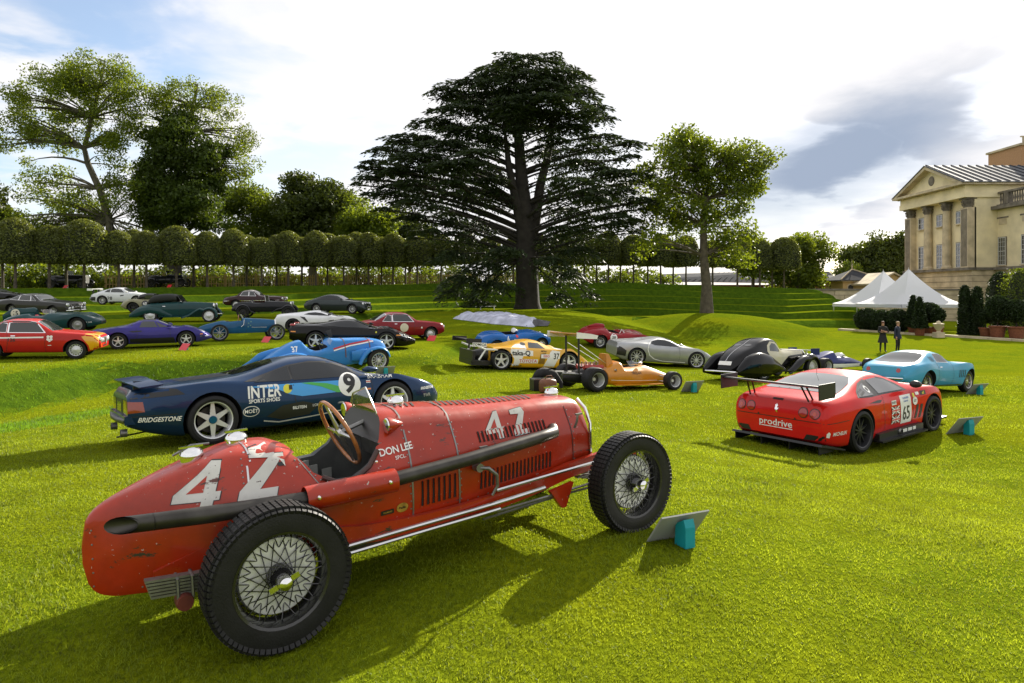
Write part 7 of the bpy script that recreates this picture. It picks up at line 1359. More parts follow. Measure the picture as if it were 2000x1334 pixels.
# ------------------------------------------------------------------ buildings
M_cream = mat('cream_render', (.76, .66, .42), .85, var=.16, vscale=.5, bump=.15, bscale=6)
M_stone = mat('weathered_stone', (.50, .42, .28), .9, var=.30, vscale=.8, bump=.3, bscale=5)
M_stoned = mat('dark_stone', (.17, .15, .12), .9, var=.4, vscale=1.2, bump=.3, bscale=6)
M_slate = mat('slate', (.055, .058, .066), .95, var=.25, vscale=1.5, spec=.08)
M_lead = mat('lead_roof', (.10, .105, .115), .7, .0, var=.2, vscale=.6, spec=.2)
M_brick = mat('red_brick', (.30, .095, .05), .9, var=.25, vscale=3, bump=.2)
M_pane = mat('house_glass', (.035, .042, .05), .04, coat=1.0, spec=.8)
M_sash = mat('sash_white', (.55, .55, .52), .5)
def sash(parent, X, Y, z0, z1, w, cols=3, rows=4, blind=False):
    """a sash window in a wall facing -X: stone reveal, frame, glazing bars, panes"""
    win = MB().box((X-.02, Y, (z0+z1)/2), (.12, w+.16, z1-z0+.16)).build('window', M_stoned, parent, sm=False)
    fr = MB()
    for y in (Y-w/2+.04, Y+w/2-.04): fr.box((X-.10, y, (z0+z1)/2), (.07, .08, z1-z0))
    for z in (z0+.04, (z0+z1)/2, z1-.04): fr.box((X-.105, Y, z), (.06, w-.16, .08))
    for i in range(1, cols): fr.box((X-.10, Y-w/2+w*i/cols, (z0+z1)/2), (.035, .035, z1-z0-.16))
    for j in range(1, rows):
        if j*2 != rows: fr.box((X-.095, Y, z0+(z1-z0)*j/rows), (.03, w-.16, .035))
    fr.build('frame', M_sash, win, sm=False)
    MB().box((X-.075, Y, (z0+z1)/2), (.03, w-.1, z1-z0-.1)).build('pane', M_pane, win, sm=False)
    if blind: MB().box((X-.062, Y, z0+(z1-z0)*.72), (.004, w-.12, (z1-z0)*.5)).build('blind', M_sash, win, sm=False)
    MB().box((X-.16, Y, z0-.10), (.26, w+.3, .12)).build('sill', M_stone, win, sm=False)
def mansion():
    X0, Ya, Yb = 61.0, 90.0, 104.6; g = gz(60, 95)-.3
    t = thing('mansion', 'large cream classical mansion with pedimented portico of tall columns', 'mansion', (0, 0, 0))
    W = lambda mb, n, m: mb.build(n, m, t, sm=False)
    W(MB().box((X0+9.0, (Ya+Yb)/2, (5.2+15.0)/2), (18, Yb-Ya, 9.8)), 'wall', M_cream)
    # rusticated base in single courses
    zc = g; i = 0
    while zc < 5.0:
        W(MB().box((X0+8.7, (Ya+Yb)/2, zc+.38), (18.4-.06, Yb-Ya+.3, .70)), 'stone_course', M_stone); zc += .76; i += 1
    W(MB().box((X0+8.7, (Ya+Yb)/2, (g+5)/2), (18.1, Yb-Ya+.1, 5-g)), 'base_joint', M_stoned)
    W(MB().box((X0+8.5, (Ya+Yb)/2, 5.25), (18.9, Yb-Ya+.7, .36)), 'string_course', M_stoned)
    for y in (92.9, 97.2, 101.5):
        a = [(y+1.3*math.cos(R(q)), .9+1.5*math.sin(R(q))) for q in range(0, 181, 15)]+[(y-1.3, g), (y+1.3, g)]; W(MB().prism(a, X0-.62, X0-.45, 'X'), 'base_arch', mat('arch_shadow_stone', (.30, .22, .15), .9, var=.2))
    # columns and end piers
    shaft = MB().lathe([(.66, 0), (.66, .25), (.54, .45), (.55, 3.0), (.47, 7.9), (.47, 8.0)], 20).mesh('shaft', 30)
    cap = MB().lathe([(.47, 0), (.52, .12), (.50, .5), (.64, .95), (.62, 1.05)], 16); cap.box((0, 0, 1.12), (1.35, 1.35, .16))
    for k in range(8):
        a = 6.283*k/8
        for z, r in ((.35, .56), (.72, .62)): cap.box((r*math.cos(a), r*math.sin(a), z), (.16, .22, .30), Matrix.Rotation(a, 3, 'Z') @ Matrix.Rotation(.35, 3, 'Y'))
    capm = cap.mesh('capital', 30); px_ = X0-.50
    for y in (95.0, 99.3):
        c = link('column', shaft, t, M_stone, (px_, y, 5.43)); link('capital', capm, c, M_stoned, (0, 0, 8.0))
    for y in (90.75, 103.7):
        c = W(MB().box((px_+.15, y, 9.4), (1.1, 1.5, 8.0)), 'corner_pier', M_stone)
        for dy in (-.5, -.25, 0, .25, .5): MB().box((px_-.41, y+dy, 9.4), (.06, .12, 7.6)).build('flute', M_stoned, c, sm=False)
        d = link('capital', capm, c, M_stoned, (px_+.1, y, 13.43)); d.scale = (1.05, 1.15, 1)
    # entablature and pediment
    W(MB().box((X0+8.3, (Ya+Yb)/2, 15.05), (19.6, Yb-Ya+.5, .75)), 'architrave', M_cream); W(MB().box((X0+8.3, (Ya+Yb)/2, 15.85), (19.4, Yb-Ya+.4, .85)), 'frieze', M_cream); W(MB().box((X0+8.0, (Ya+Yb)/2, 16.45), (20.6, Yb-Ya+1.7, .34)), 'cornice', M_stone)
    for k in range(30): y = Ya-.2+(Yb-Ya+.4)*k/29; W(MB().box((X0-1.62, y, 16.22), (.24, .24, .14)), 'dentil', M_stone)
    ym = (Ya+Yb)/2; hw = (Yb-Ya)/2+.85; za, zp = 16.62, 20.1
    W(MB().prism([(ym-hw+.6, za), (ym+hw-.6, za), (ym, zp-.35)], X0-1.2, X0-.9, 'X'), 'tympanum', M_cream)
    for sg in (-1, 1):
        a, b = Vector((ym+sg*hw, za)), Vector((ym, zp)); n = Vector((-(b-a).y, (b-a).x)).normalized()*.38*(1 if sg < 0 else -1)
        W(MB().prism([tuple(a), tuple(b), tuple(b+Vector((0, -.45))), tuple(a+Vector((-sg*.95, .0)))] if True else [], X0-2.2, X0-.7, 'X'), 'raking_cornice', M_stone)
        # ribbed lead roof running back
        rf = W(MB().add([(X0-2.3, ym+sg*(hw+.15), za+.02), (X0-2.3, ym, zp+.14), (X0+30, ym, zp+.14), (X0+30, ym+sg*(hw+.15), za+.02), (X0-2.3, ym+sg*(hw+.15), za-.1), (X0-2.3, ym, zp+.02), (X0+30, ym, zp+.02), (X0+30, ym+sg*(hw+.15), za-.1)], [(0, 1, 2, 3), (7, 6, 5, 4), (0, 4, 5, 1), (1, 5, 6, 2), (2, 6, 7, 3), (3, 7, 4, 0)]), 'roof', M_lead)
        d = Vector((0, -sg*(hw+.15), zp+.12-za)); rot = Vector((0, d.y, d.z)).to_track_quat('Z', 'X').to_matrix()
        for k in range(22): MB().box((X0-2.0+k*1.2, ym+sg*(hw+.15)/2, (za+zp+.2)/2+.05), (.10, .08, d.length), rot).build('roof_rib', M_slate, rf, sm=False)
    W(MB().lathe([(0, -.05), (.62, -.05), (.70, .02), (.62, .06)], 22, 'X', (X0-1.25, ym, 18.0)), 'medallion', M_stoned)
    for y in (92.9, 97.2, 101.5): sash(t, X0-.05, y, 11.5, 13.15, 1.35, 2, 2); sash(t, X0-.05, y, 5.55, 8.9, 1.35, 3, 6)
    # the longer range, set back, with balustrade
    X1 = 64.0; Yc = 62.0
    W(MB().box((X1+8, (Ya+Yc)/2, (5.2+13.0)/2), (16, Ya-Yc-.02, 7.8)), 'wall', M_cream); zc = g
    while zc < 5.0: W(MB().box((X1+7.8, (Ya+Yc)/2, zc+.38), (16.3, Ya-Yc-.04, .70)), 'stone_course', M_stone); zc += .76
    W(MB().box((X1+7.9, (Ya+Yc)/2, (g+5)/2), (16.1, Ya-Yc-.06, 5-g)), 'base_joint', M_stoned); W(MB().box((X1+7.6, (Ya+Yc)/2, 5.25), (16.9, Ya-Yc-.05, .36)), 'string_course', M_stoned); W(MB().box((X1+7.6, (Ya+Yc)/2, 13.2), (17.0, Ya-Yc-.05, .45)), 'cornice', M_stoned)
    bal = MB().lathe([(.10, 0), (.10, .1), (.06, .2), (.13, .6), (.07, 1.2), (.10, 1.3), (.10, 1.4)], 8).mesh('baluster', 30); k = 0; y = Ya-.5
    W(MB().box((X1+.1, (Ya+Yc)/2, 13.55), (.5, Ya-Yc-.06, .24)), 'plinth_rail', M_stoned); W(MB().box((X1+.1, (Ya+Yc)/2, 15.2), (.5, Ya-Yc-.06, .26)), 'top_rail', M_stoned)
    while y > 70:
        link('baluster', bal, t, M_stoned, (X1+.1, y, 13.67)); y -= .42
    for y in (88.2, 83.4, 78.6): W(MB().box((X1+.1, y, 14.4), (.6, .7, 1.5)), 'pedestal', M_stoned)
    for y in (87.6+2.0, 85.5, 81.3, 77.1):
        sash(t, X1-.05, y-.6, 5.7, 9.3, 1.35, 3, 6, True); W(MB().box((X1-.03, y-.6, 11.9), (.10, 2.0, .18)), 'panel_ledge', M_stoned); W(MB().box((X1-.03, y-.6, 11.4), (.08, 1.3, .8)), 'panel', M_stone)
    for y in (86, 80): a = [(y+1.4*math.cos(R(q)), 1.4+1.5*math.sin(R(q))) for q in range(0, 181, 15)]+[(y-1.4, g), (y+1.4, g)]; W(MB().prism(a, X1-.42, X1-.36, 'X'), 'base_arch', MATS['arch_shadow_stone'])
    ch = W(MB().box((X0+20, 104, 20.6), (12, 7, 6.5)), 'attic_block', mat('orange_stone', (.42, .24, .12), .9, var=.2)); MB().box((X0+20, 104, 24.0), (12.5, 7.5, .3)).build('attic_cornice', M_stone, ch, sm=False)
    for k in range(14): MB().box((X0+14.2+k*.9, 100.4, 24.6), (.2, .2, .9)).build('attic_baluster', M_stone, ch, sm=False)
    MB().box((X0+20, 100.4, 25.1), (12.4, .3, .15)).build('attic_rail', M_stone, ch, sm=False)
mansion()
def out_buildings():
    z = gz(36, 90)
    # retaining wall at the end of the terraces: coursed stone
    t = thing('garden_wall', 'tall coursed stone garden wall at the end of the terraces', 'wall', (0, 0, 0)); y0 = 83.0; zb = gz(46, 80)-.3
    ztop = 2.35; n = 7; hh = (ztop-zb)/n
    for i in range(n):
        for k in range(6):
            off = (i % 2)*1.2; x = 37.6+k*3.0+off; MB().box((x, y0, zb+hh*(i+.5)), (2.95, .6+.04*((i*3+k) % 3), hh-.04)).build('stone_block', M_stone, t, sm=False)
    MB().box((46, y0+.02, (zb+ztop)/2), (19.5, .5, ztop-zb-.05)).build('wall_core', M_stoned, t, sm=False); MB().box((46, y0, ztop+.1), (20, .9, .22)).build('coping', M_stoned, t, sm=False)
    # garden pavilion with pyramid roof
    t = thing('garden_pavilion', 'small ochre pavilion with pyramid roof and finial behind the stone wall', 'pavilion', (0, 0, 0)); cx, cy, s = 49.8, 100, 2.6; M_och = mat('ochre_render', (.48, .33, .14), .85, var=.15)
    zg = gz(cx, cy)-.2; MB().box((cx, cy, (zg+3.75)/2), (2*s, 2*s, 3.75-zg)).build('wall', M_och, t, sm=False); MB().box((cx, cy, 3.82), (2*s+.9, 2*s+.9, .2)).build('eaves', M_stone, t, sm=False)
    for sx, sy in ((0, -1), (-1, 0), (0, 1), (1, 0)):
        p = [(cx+sx*(s+.55)+(-sy)*(s+.55), cy+sy*(s+.55)+sx*(s+.55), 3.92), (cx+sx*(s+.55)-(-sy)*(s+.55), cy+sy*(s+.55)-sx*(s+.55), 3.92), (cx, cy, 5.5)]; MB().add(p+[(a, b, c_-.12) for a, b, c_ in p], [(0, 1, 2), (5, 4, 3), (0, 3, 4, 1), (1, 4, 5, 2), (2, 5, 3, 0)]).build('roof_slope', M_slate, t, sm=False)
    for sx, sy in ((-1, -1), (1, -1)): MB().tube([(cx+sx*(s+.5), cy+sy*(s+.5), 4.0), (cx, cy, 5.56)], .09, 6).build('hip_roll', M_stone, t)
    MB().lathe([(.16, 0), (.06, .3), (.12, .5), (.03, .8), (.02, 1.6)], 10, 'Z', (cx, cy, 5.45)).build('finial', M_stone, t)
    for dx in (-1.5, .1, 1.7):
        a = [(cx+dx+.48*math.cos(R(q)), 3.0+.42*math.sin(R(q))) for q in range(0, 181, 20)]+[(cx+dx-.48, 2.2), (cx+dx+.48, 2.2)]; w = MB().prism(a, cy-s-.04, cy-s+.05, 'Y').build('window', M_stone, t, sm=False); MB().prism([(cx+dx+(q[0]-cx-dx)*.75, 2.5+(q[1]-2.5)*.8) for q in a], cy-s-.07, cy-s-.02, 'Y').build('pane', M_pane, w, sm=False)
    # gabled ochre lodge
    t = thing('gabled_lodge', 'cream stone gabled lodge between the pavilion and the white tents', 'building', (0, 0, 0)); Y = 92.0; f = lambda u, v: tuple(px(u, v, Y)); a, b, c_ = px(1706, 556, Y), px(1744, 535, Y), px(1782, 556, Y); zg = gz(52, 92)-.2
    MB().add([(a.x, Y, zg), (c_.x, Y, zg), (c_.x, Y, c_.z), (b.x, Y, b.z), (a.x, Y, a.z), (a.x, Y+7, zg), (c_.x, Y+7, zg), (c_.x, Y+7, c_.z), (b.x, Y+7, b.z), (a.x, Y+7, a.z)], [(0, 1, 2, 3, 4), (9, 8, 7, 6, 5), (0, 5, 6, 1), (1, 6, 7, 2), (0, 4, 9, 5)]).build('wall', M_och, t, sm=False)
    for p, q in ((a, b), (b, c_)):
        e = Vector((0, 0, .05)); MB().add([(p.x-.3*(p is a), Y-.35, p.z+.04-.1*(p is a)), (q.x+.3*(q is c_), Y-.35, q.z+.04-.1*(q is c_)), (q.x+.3*(q is c_), Y+7, q.z+.04-.1*(q is c_)), (p.x-.3*(p is a), Y+7, p.z+.04-.1*(p is a)), (p.x-.3*(p is a), Y-.35, p.z+.26-.1*(p is a)), (q.x+.3*(q is c_), Y-.35, q.z+.26-.1*(q is c_)), (q.x+.3*(q is c_), Y+7, q.z+.26-.1*(q is c_)), (p.x-.3*(p is a), Y+7, p.z+.26-.1*(p is a))], [(0, 1, 5, 4), (4, 5, 6, 7), (0, 4, 7, 3), (1, 2, 6, 5), (3, 2, 1, 0), (2, 3, 7, 6)]).build('roof', M_stone, t, sm=False)
    # brick gable and slate roofs beyond the terraces
    t = thing('brick_stable', 'red brick gabled stable with dark slate roof and round window', 'building', (0, 0, 0)); Y = 108.0; L = lambda u, v, dy=0: tuple(px(u, v, Y)+Vector((0, dy, 0)))
    zg = gz(45, 108)-.5; a, b, c_ = px(1538, 556, Y), px(1563, 531, Y), px(1600, 556, Y)
    MB().add([(a.x, Y, zg), (c_.x, Y, zg), (c_.x, Y, c_.z), (b.x+1.2, Y, b.z), (b.x-.6, Y, b.z), (a.x, Y, a.z), (a.x, Y+8, zg), (c_.x, Y+8, zg), (c_.x, Y+8, c_.z), (b.x+1.2, Y+8, b.z), (b.x-.6, Y+8, b.z), (a.x, Y+8, a.z)], [(0, 1, 2, 3, 4, 5), (11, 10, 9, 8, 7, 6), (0, 6, 7, 1), (1, 7, 8, 2), (0, 5, 11, 6), (2, 8, 9, 3), (3, 9, 10, 4), (4, 10, 11, 5)]).build('gable_wall', M_brick, t, sm=False)
    w = MB().lathe([(0, -.03), (.78, -.03), (.92, .04), (.78, .08)], 24, 'Y', (b.x+.3, Y-.06, b.z-1.45)).build('round_window', M_stone, t); MB().lathe([(0, -.06), (.68, -.06), (.70, 0)], 22, 'Y', (b.x+.3, Y-.08, b.z-1.45)).build('pane', M_pane, w)
    d, e, f_ = px(1578, 531, Y+4), px(1618, 530, Y+4), px(1646, 556, Y); g_ = px(1596, 556, Y)
    rf = MB().add([(g_.x, Y-.3, g_.z), (f_.x, Y-.3, f_.z), (e.x, Y+4, e.z), (d.x, Y+4, d.z), (g_.x, Y+9, g_.z), (f_.x, Y+9, f_.z)], [(0, 1, 2, 3), (4, 3, 2, 5), (1, 5, 2), (0, 3, 4), (0, 4, 5, 1)]).build('slate_roof', M_slate, t, sm=False); MB().box(((g_.x+f_.x)/2, Y+4, (zg+g_.z)/2-.05), (f_.x-g_.x-.6, 8, g_.z-zg-.1)).build('brick_wall', M_brick, t, sm=False)
    for u, v in ((1588, 542), (1601, 549), (1624, 541)): p = px(u, v, Y+1.6); MB().box(tuple(p), (.9, .7, .08), Matrix.Rotation(.75, 3, 'X')).build('skylight', M_sash, rf, sm=False)
    t = thing('slate_roofed_range', 'long low building with grey slate roof beyond the clipped limes', 'building', (0, 0, 0)); Y = 112.0
    p, q = px(1225, 549, Y), px(1536, 549, Y); r0, r1 = px(1290, 541, Y+5), px(1530, 533, Y+5); zg = gz(20, 112)-.3
    rf = MB().add([tuple(p), tuple(q+Vector((0, 0, -.4))), tuple(r1+Vector((0, 0, .3))), tuple(r0+Vector((0, 0, .5))), (p.x, Y+10, p.z), (q.x, Y+10, q.z)], [(0, 1, 2, 3), (4, 3, 2, 5), (0, 3, 4), (1, 5, 2), (0, 4, 5, 1)]).build('slate_roof', M_slate, t, sm=False)
    for k in range(26): a = p.lerp(q, (k+.5)/26); b = r0.lerp(r1, (k+.5)/26)+Vector((0, 0, .42)); MB().tube([a+Vector((0, 0, .02)), b], .05, 4).build('roof_batten', M_slate, rf)
    MB().box(((p.x+q.x)/2, Y+5, (zg+p.z)/2-.3), (q.x-p.x-1, 8, p.z-zg-.6)).build('wall', M_brick, t, sm=False)
    for u in (1386, 1460, 1487): a = px(u, 541, Y+2.4); MB().box(tuple(a), (.8, .7, .1), Matrix.Rotation(.5, 3, 'X')).build('skylight', M_sash, rf, sm=False)
    t = thing('slate_roofed_cottage', 'dark slate roof with brick chimneys seen between lime trunks', 'building', (0, 0, 0)); Y = 110.0; p, q = px(1178, 553, Y), px(1222, 553, Y); r0, r1 = px(1180, 540, Y+4), px(1212, 540, Y+4); MB().add([tuple(p), tuple(q), tuple(r1), tuple(r0), (p.x, Y+8, p.z), (q.x, Y+8, q.z)], [(0, 1, 2, 3), (4, 3, 2, 5), (0, 3, 4), (1, 5, 2), (0, 4, 5, 1)]).build('slate_roof', M_slate, t, sm=False); MB().box(((p.x+q.x)/2, Y+4, p.z-2), (q.x-p.x-.5, 7, 3.9)).build('wall', M_brick, t, sm=False)
    for u in (1214, 1225): a = px(u, 542, Y+4); MB().box((a.x, a.y, a.z-.6), (.6, .6, 3.0)).build('chimney', M_brick, t, sm=False)
out_buildings()
def fences():
    A = LIPS['A']; M_pk = mat('picket_wood', (.30, .215, .085), .8, var=.25, vscale=4)
    us = [205, 260, 320, 380, 440, 500, 560, 620, 680, 740, 800, 860, 920, 980, 1040]; pts = []
    for u in us:
        Ys = np.linspace(40, 110, 900); X = (u-U0)*Ys/FPX; k = int(np.argmax(Ys > np.interp(X, A[:, 0], A[:, 1])+8.2)); pts.append((float(X[k]), float(Ys[k])))
    for i in range(len(pts)-1):
        a, b = Vector(pts[i]), Vector(pts[i+1]); d = b-a; L = d.length; ang = math.atan2(d.y, d.x); z = gz(*a)
        t = thing('picket_fence', 'pale wooden picket fence panel behind the clipped limes', 'fence', (a.x, a.y, z), ang, 'picket fence panels')
        mb = MB(); n = int(L/.24)
        for k in range(n): mb.box(((k+.5)*L/n, 0, .62), (.09, .025, 1.25)); 
        o = mb.build('pickets', M_pk, t, sm=False); o['kind'] = 'stuff'
        for zz in (.35, 1.0): MB().box((L/2, .03, zz), (L-.02, .04, .09)).build('rail', M_pk, t, sm=False)
        MB().box((0.02, .06, .68), (.11, .11, 1.45)).build('post', M_pk, t, sm=False)
fences()
# ------------------------------------------------------------------ tents, topiary and planters in front of the house
def tents():
    cloth = bpy.data.materials.new('tent_canvas'); cloth.use_nodes = True; n, l = nodes(cloth); b = n['Principled BSDF']; b.inputs['Base Color'].default_value = (.78, .79, .82, 1); b.inputs['Roughness'].default_value = .7
    tr = n.new('ShaderNodeBsdfTranslucent'); tr.inputs[0].default_value = (.75, .76, .8, 1); ms = n.new('ShaderNodeMixShader'); ms.inputs[0].default_value = .3; l.new(b.outputs[0], ms.inputs[1]); l.new(tr.outputs[0], ms.inputs[2]); l.new(ms.outputs[0], n['Material Output'].inputs[0])
    for (u, Y, hw, vp, lab) in ((1762, 64.5, 3.3, 529, 'white peaked marquee set back against the garden wall'), (1815, 60.0, 3.15, 525, 'white peaked marquee in front of the mansion base')):
        c = px(u, 600, Y); z = gz(c.x, c.y+hw); ze = CAMZ-(594-VH)*Y/FPX; zp = CAMZ-(vp-VH)*(Y+hw)/FPX
        t = thing('marquee', lab, 'tent', (c.x, c.y+hw, z), R(8)); H, E = zp-z, ze-z
        N = 10; m = 24; vs = []; fs = []
        for j in range(N+1):
            f = j/N; r = hw*(1-f); h = E+(H-E)*(f**1.75*.80+f*.20)
            for k in range(m):
                a = 6.28318*k/m+.785; q = max(abs(math.cos(a)), abs(math.sin(a))); rr = r/q; sag = -.10*(1-f)*(math.sin(2*(a-.785))**2)
                vs.append((rr*math.cos(a), rr*math.sin(a), h+sag))
        fs = [(j*m+k, j*m+(k+1) % m, (j+1)*m+(k+1) % m, (j+1)*m+k) for j in range(N) for k in range(m)]; MB().add(vs, fs).build('canopy', cloth, t, 60)
        for k in range(4):
            a = R(90*k); MB().box((hw*math.cos(a), hw*math.sin(a), E-.17), (.03, 2*hw-.05, .30), Matrix.Rotation(a, 3, 'Z')).build('valance', cloth, t, sm=False)
        for sx in (-1, 1):
            for sy in (-1, 1): MB().tube([(sx*(hw-.08), sy*(hw-.08), -.1), (sx*(hw-.08), sy*(hw-.08), E)], .05, 8).build('pole', M_alu, t)
        MB().tube([(0, 0, H-.35), (0, 0, H+.12)], [.05, .03], 8).build('peak_finial', M_alu, t)
tents()
def bush(name, label, cat, x, y, h, w, shape='ball', pot=None, leaf=L_box, group=None, seed=0, stem=.0, size=.16):
    z = gz(x, y); t = thing(name, label, cat, (x, y, z), 0, group); r_ = np.random.default_rng(seed); p = 0.0
    if pot: ph, pw = pot; p = ph; MB().lathe([(pw*.36, 0), (pw*.40, .05), (pw*.48, ph*.85), (pw*.54, ph*.88), (pw*.54, ph), (pw*.45, ph), (pw*.44, ph*.9), (0, ph*.9)], 20).build('pot', mat('terracotta', (.20, .065, .03), .85, var=.25), t, 30)
    n = int(1400*max(.5, w*h)); n = min(n, 5000); hh = h-p-stem; u = r_.uniform(0, 1, n); a = r_.uniform(0, 6.283, n)
    if shape == 'cone': rad = (1-u)**.8*w/2+.04; zz = u*hh
    elif shape == 'column': rad = np.where(u < .75, 1, np.sqrt(np.clip(1-((u-.75)/.25)**2, 0, 1)))*w/2*(1-.35*u); zz = u*hh
    else: c = 1-2*u; rad = np.sqrt(1-c*c)*w/2*(1+.08*np.sin(a*4+seed)); zz = (1-c)/2*hh
    rad = rad+r_.normal(0, .05 if shape != 'loose' else .28, n); P = np.stack([rad*np.cos(a), rad*np.sin(a), zz+p+stem], -1); link('foliage', leaf_mesh('foliage', P, size), t, leaf)
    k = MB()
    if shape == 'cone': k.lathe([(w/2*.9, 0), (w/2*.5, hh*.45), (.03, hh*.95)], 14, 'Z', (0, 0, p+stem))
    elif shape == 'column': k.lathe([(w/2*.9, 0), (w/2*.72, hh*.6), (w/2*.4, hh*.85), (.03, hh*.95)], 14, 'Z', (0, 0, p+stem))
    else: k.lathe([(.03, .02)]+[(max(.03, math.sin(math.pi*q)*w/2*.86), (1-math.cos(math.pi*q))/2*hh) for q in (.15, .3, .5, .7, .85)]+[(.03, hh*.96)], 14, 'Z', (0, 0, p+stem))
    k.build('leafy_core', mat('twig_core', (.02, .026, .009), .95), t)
    MB().tube([(0, 0, -.05 if not pot else p*.8), (0, 0, p+stem+hh*.3)], .05, 6).build('stem', M_bark2, t)
    return t
def terrace_front():
    def at(u, Y): return (u-U0)*Y/FPX, Y
    # low hedge and paved edge along the house
    a, b = px(1640, 640, 62), px(2080, 668, 46)
    for i in range(11):
        p, q = a.lerp(b, i/11), a.lerp(b, (i+1)/11); d = q-p; L = math.hypot(d.x, d.y); m = (p+q)/2; z = gz(m.x, m.y); s = thing('kerb_stone', 'pale stone kerb length at the foot of the planters', 'kerb', (m.x, m.y, z), math.atan2(d.y, d.x), 'stone kerb lengths'); MB().box((0, 0, .05), (L-.03, .55, .22)).build('kerb_block', M_stone, s, sm=False)
    specs = [(1695, 60.5, 2.0, 2.0, 'ball', None, 'round dark clipped bush at the left end of the planters'), (1722, 59, 1.9, 2.0, 'ball', None, 'round dark clipped bush below the left marquee edge'), (1752, 58, 2.0, 1.9, 'ball', None, 'round clipped bush behind the two standing people'),
             (1783, 56.5, 3.2, 1.1, 'cone', (.6, .8), 'slim pointed topiary in terracotta pot below the two marquees'), (1812, 56, 2.6, 1.9, 'ball', (.6, .9), 'broad leafy bush in terracotta pot between two pointed topiaries'), (1832, 54.5, 2.2, .9, 'ball', (.7, .8), 'small round bush in pale pot beside the stone urn'), (1796, 54.8, 3.1, 1.0, 'cone', (.6, .8), 'slim pointed topiary beside the broad potted bush'),
             (1884, 55, 4.0, .95, 'column', None, 'tall pointed yew column beside the right marquee edge'), (1908, 54.5, 3.9, .95, 'column', None, 'tall blunt yew column next to the pointed yew column'), (1925, 53, 1.9, 1.0, 'ball', (.7, .9), 'round bush in square brown planter by the yew columns'), (1948, 52, 3.2, 1.6, 'ball', (.9, 1.1), 'big ball topiary in terracotta tub'), (1955, 59, 5.2, 2.2, 'ball', None, 'large dark evergreen shrub against the mansion wall'), (1985, 51, 2.9, 1.6, 'ball', (.9, 1.1), 'wide ball topiary in terracotta tub by the mansion arch'), (1993, 56, 5.4, 2.2, 'loose', None, 'loose grey green climber by the mansion arch')]
    for i, (u, Y, h, w, sh, pot, lab) in enumerate(specs): x, y = at(u, Y); bush('topiary', lab, 'topiary', x, y, h, w, sh, pot, L_box if sh != 'loose' else L_mid, seed=60+i, stem=.35 if (sh == 'ball' and pot) else 0)
    x, y = at(1833, 52.5); t = thing('stone_urn', 'pale stone urn on plinth in front of the planters', 'urn', (x, y, gz(x, y))); MB().box((0, 0, .2), (.6, .6, .4)).build('plinth', M_stone, t, sm=False); MB().lathe([(.18, .4), (.12, .5), (.30, .75), (.36, 1.0), (.40, 1.05), (.2, 1.1), (.1, 1.25), (0, 1.3)], 18).build('urn_bowl', M_stone, t)
terrace_front()
# ------------------------------------------------------------------ people
def person(label, u, Y, rz, joints, coat, trousers, hairc, seed, name='person'):
    """joints: a pose as named points; one continuous skinned body"""
    x = (u-U0)*Y/FPX; t = thing(name, label, 'person', (x, Y, gz(x, Y)), rz)
    J = joints; names = list(J); idx = {n: i for i, n in enumerate(names)}
    E = [('pel', 'bel'), ('bel', 'che'), ('che', 'nek'), ('nek', 'jaw'), ('jaw', 'crn')]
    for s in 'lr': E += [('che', s+'sho'), (s+'sho', s+'elb'), (s+'elb', s+'wri'), (s+'wri', s+'pal'), (s+'pal', s+'f1'), (s+'pal', s+'f2'), (s+'pal', s+'f3'), (s+'pal', s+'f4'), (s+'wri', s+'thu'), ('pel', s+'hip'), (s+'hip', s+'kne'), (s+'kne', s+'ank'), (s+'ank', s+'toe')]
    RAD = dict(pel=(.155, .115), bel=(.150, .11), che=(.175, .12), nek=(.058, .06), jaw=(.075, .085), crn=(.080, .095), sho=(.068, .068), elb=(.048, .048), wri=(.032, .032), pal=(.036, .020), f1=(.010, .010), f2=(.010, .010), f3=(.010, .010), f4=(.009, .009), thu=(.012, .012), hip=(.095, .10), kne=(.060, .062), ank=(.042, .044), toe=(.040, .030))
    me = bpy.data.meshes.new('body'); me.from_pydata([J[n] for n in names], [(idx[a], idx[b]) for a, b in E], []); me.update()
    o = bpy.data.objects.new('t', me); TMP.collection.objects.link(o); sk = o.modifiers.new('s', 'SKIN'); o.modifiers.new('d', 'SUBSURF').levels = 2
    sv = me.skin_vertices[0].data
    for n in names: k = n if n in RAD else n[1:]; sv[idx[n]].radius = RAD[k]; sv[idx[n]].use_root = (n == 'pel')
    vl = TMP.view_layers[0]; vl.update(); out = bpy.data.meshes.new_from_object(o.evaluated_get(vl.depsgraph)); bpy.data.objects.remove(o)
    skin = mat('skin', (.42, .22, .15), .5); shoe = M_black
    for m in (skin, coat, trousers, shoe): out.materials.append(m)
    hz = J['pel'][2]; nz = J['nek'][2]
    for p in out.polygons:
        c = p.center; wr = min((c-Vector(J[s+'pal'])).length for s in 'lr')
        p.material_index = 0 if (c.z > nz+.02 or wr < .11) else (1 if c.z > hz-.02 else (2 if c.z > .09 else 3))
    smooth(out, 60); b = link('body', out, t)
    hx, hy, hzz = J['crn']; MB().add(*(lambda v: (v[0], v[1]))(hair(hx, hy, hzz))).build('hair', hairc, t, 60)
    fx, fy, fz = J['jaw']; MB().add([(fx-.015, fy-.085, fz+.05), (fx+.015, fy-.085, fz+.05), (fx, fy-.115, fz+.035), (fx, fy-.085, fz+.085)], [(0, 1, 2), (1, 3, 2), (3, 0, 2)]).build('nose', skin, t)
    return t, J
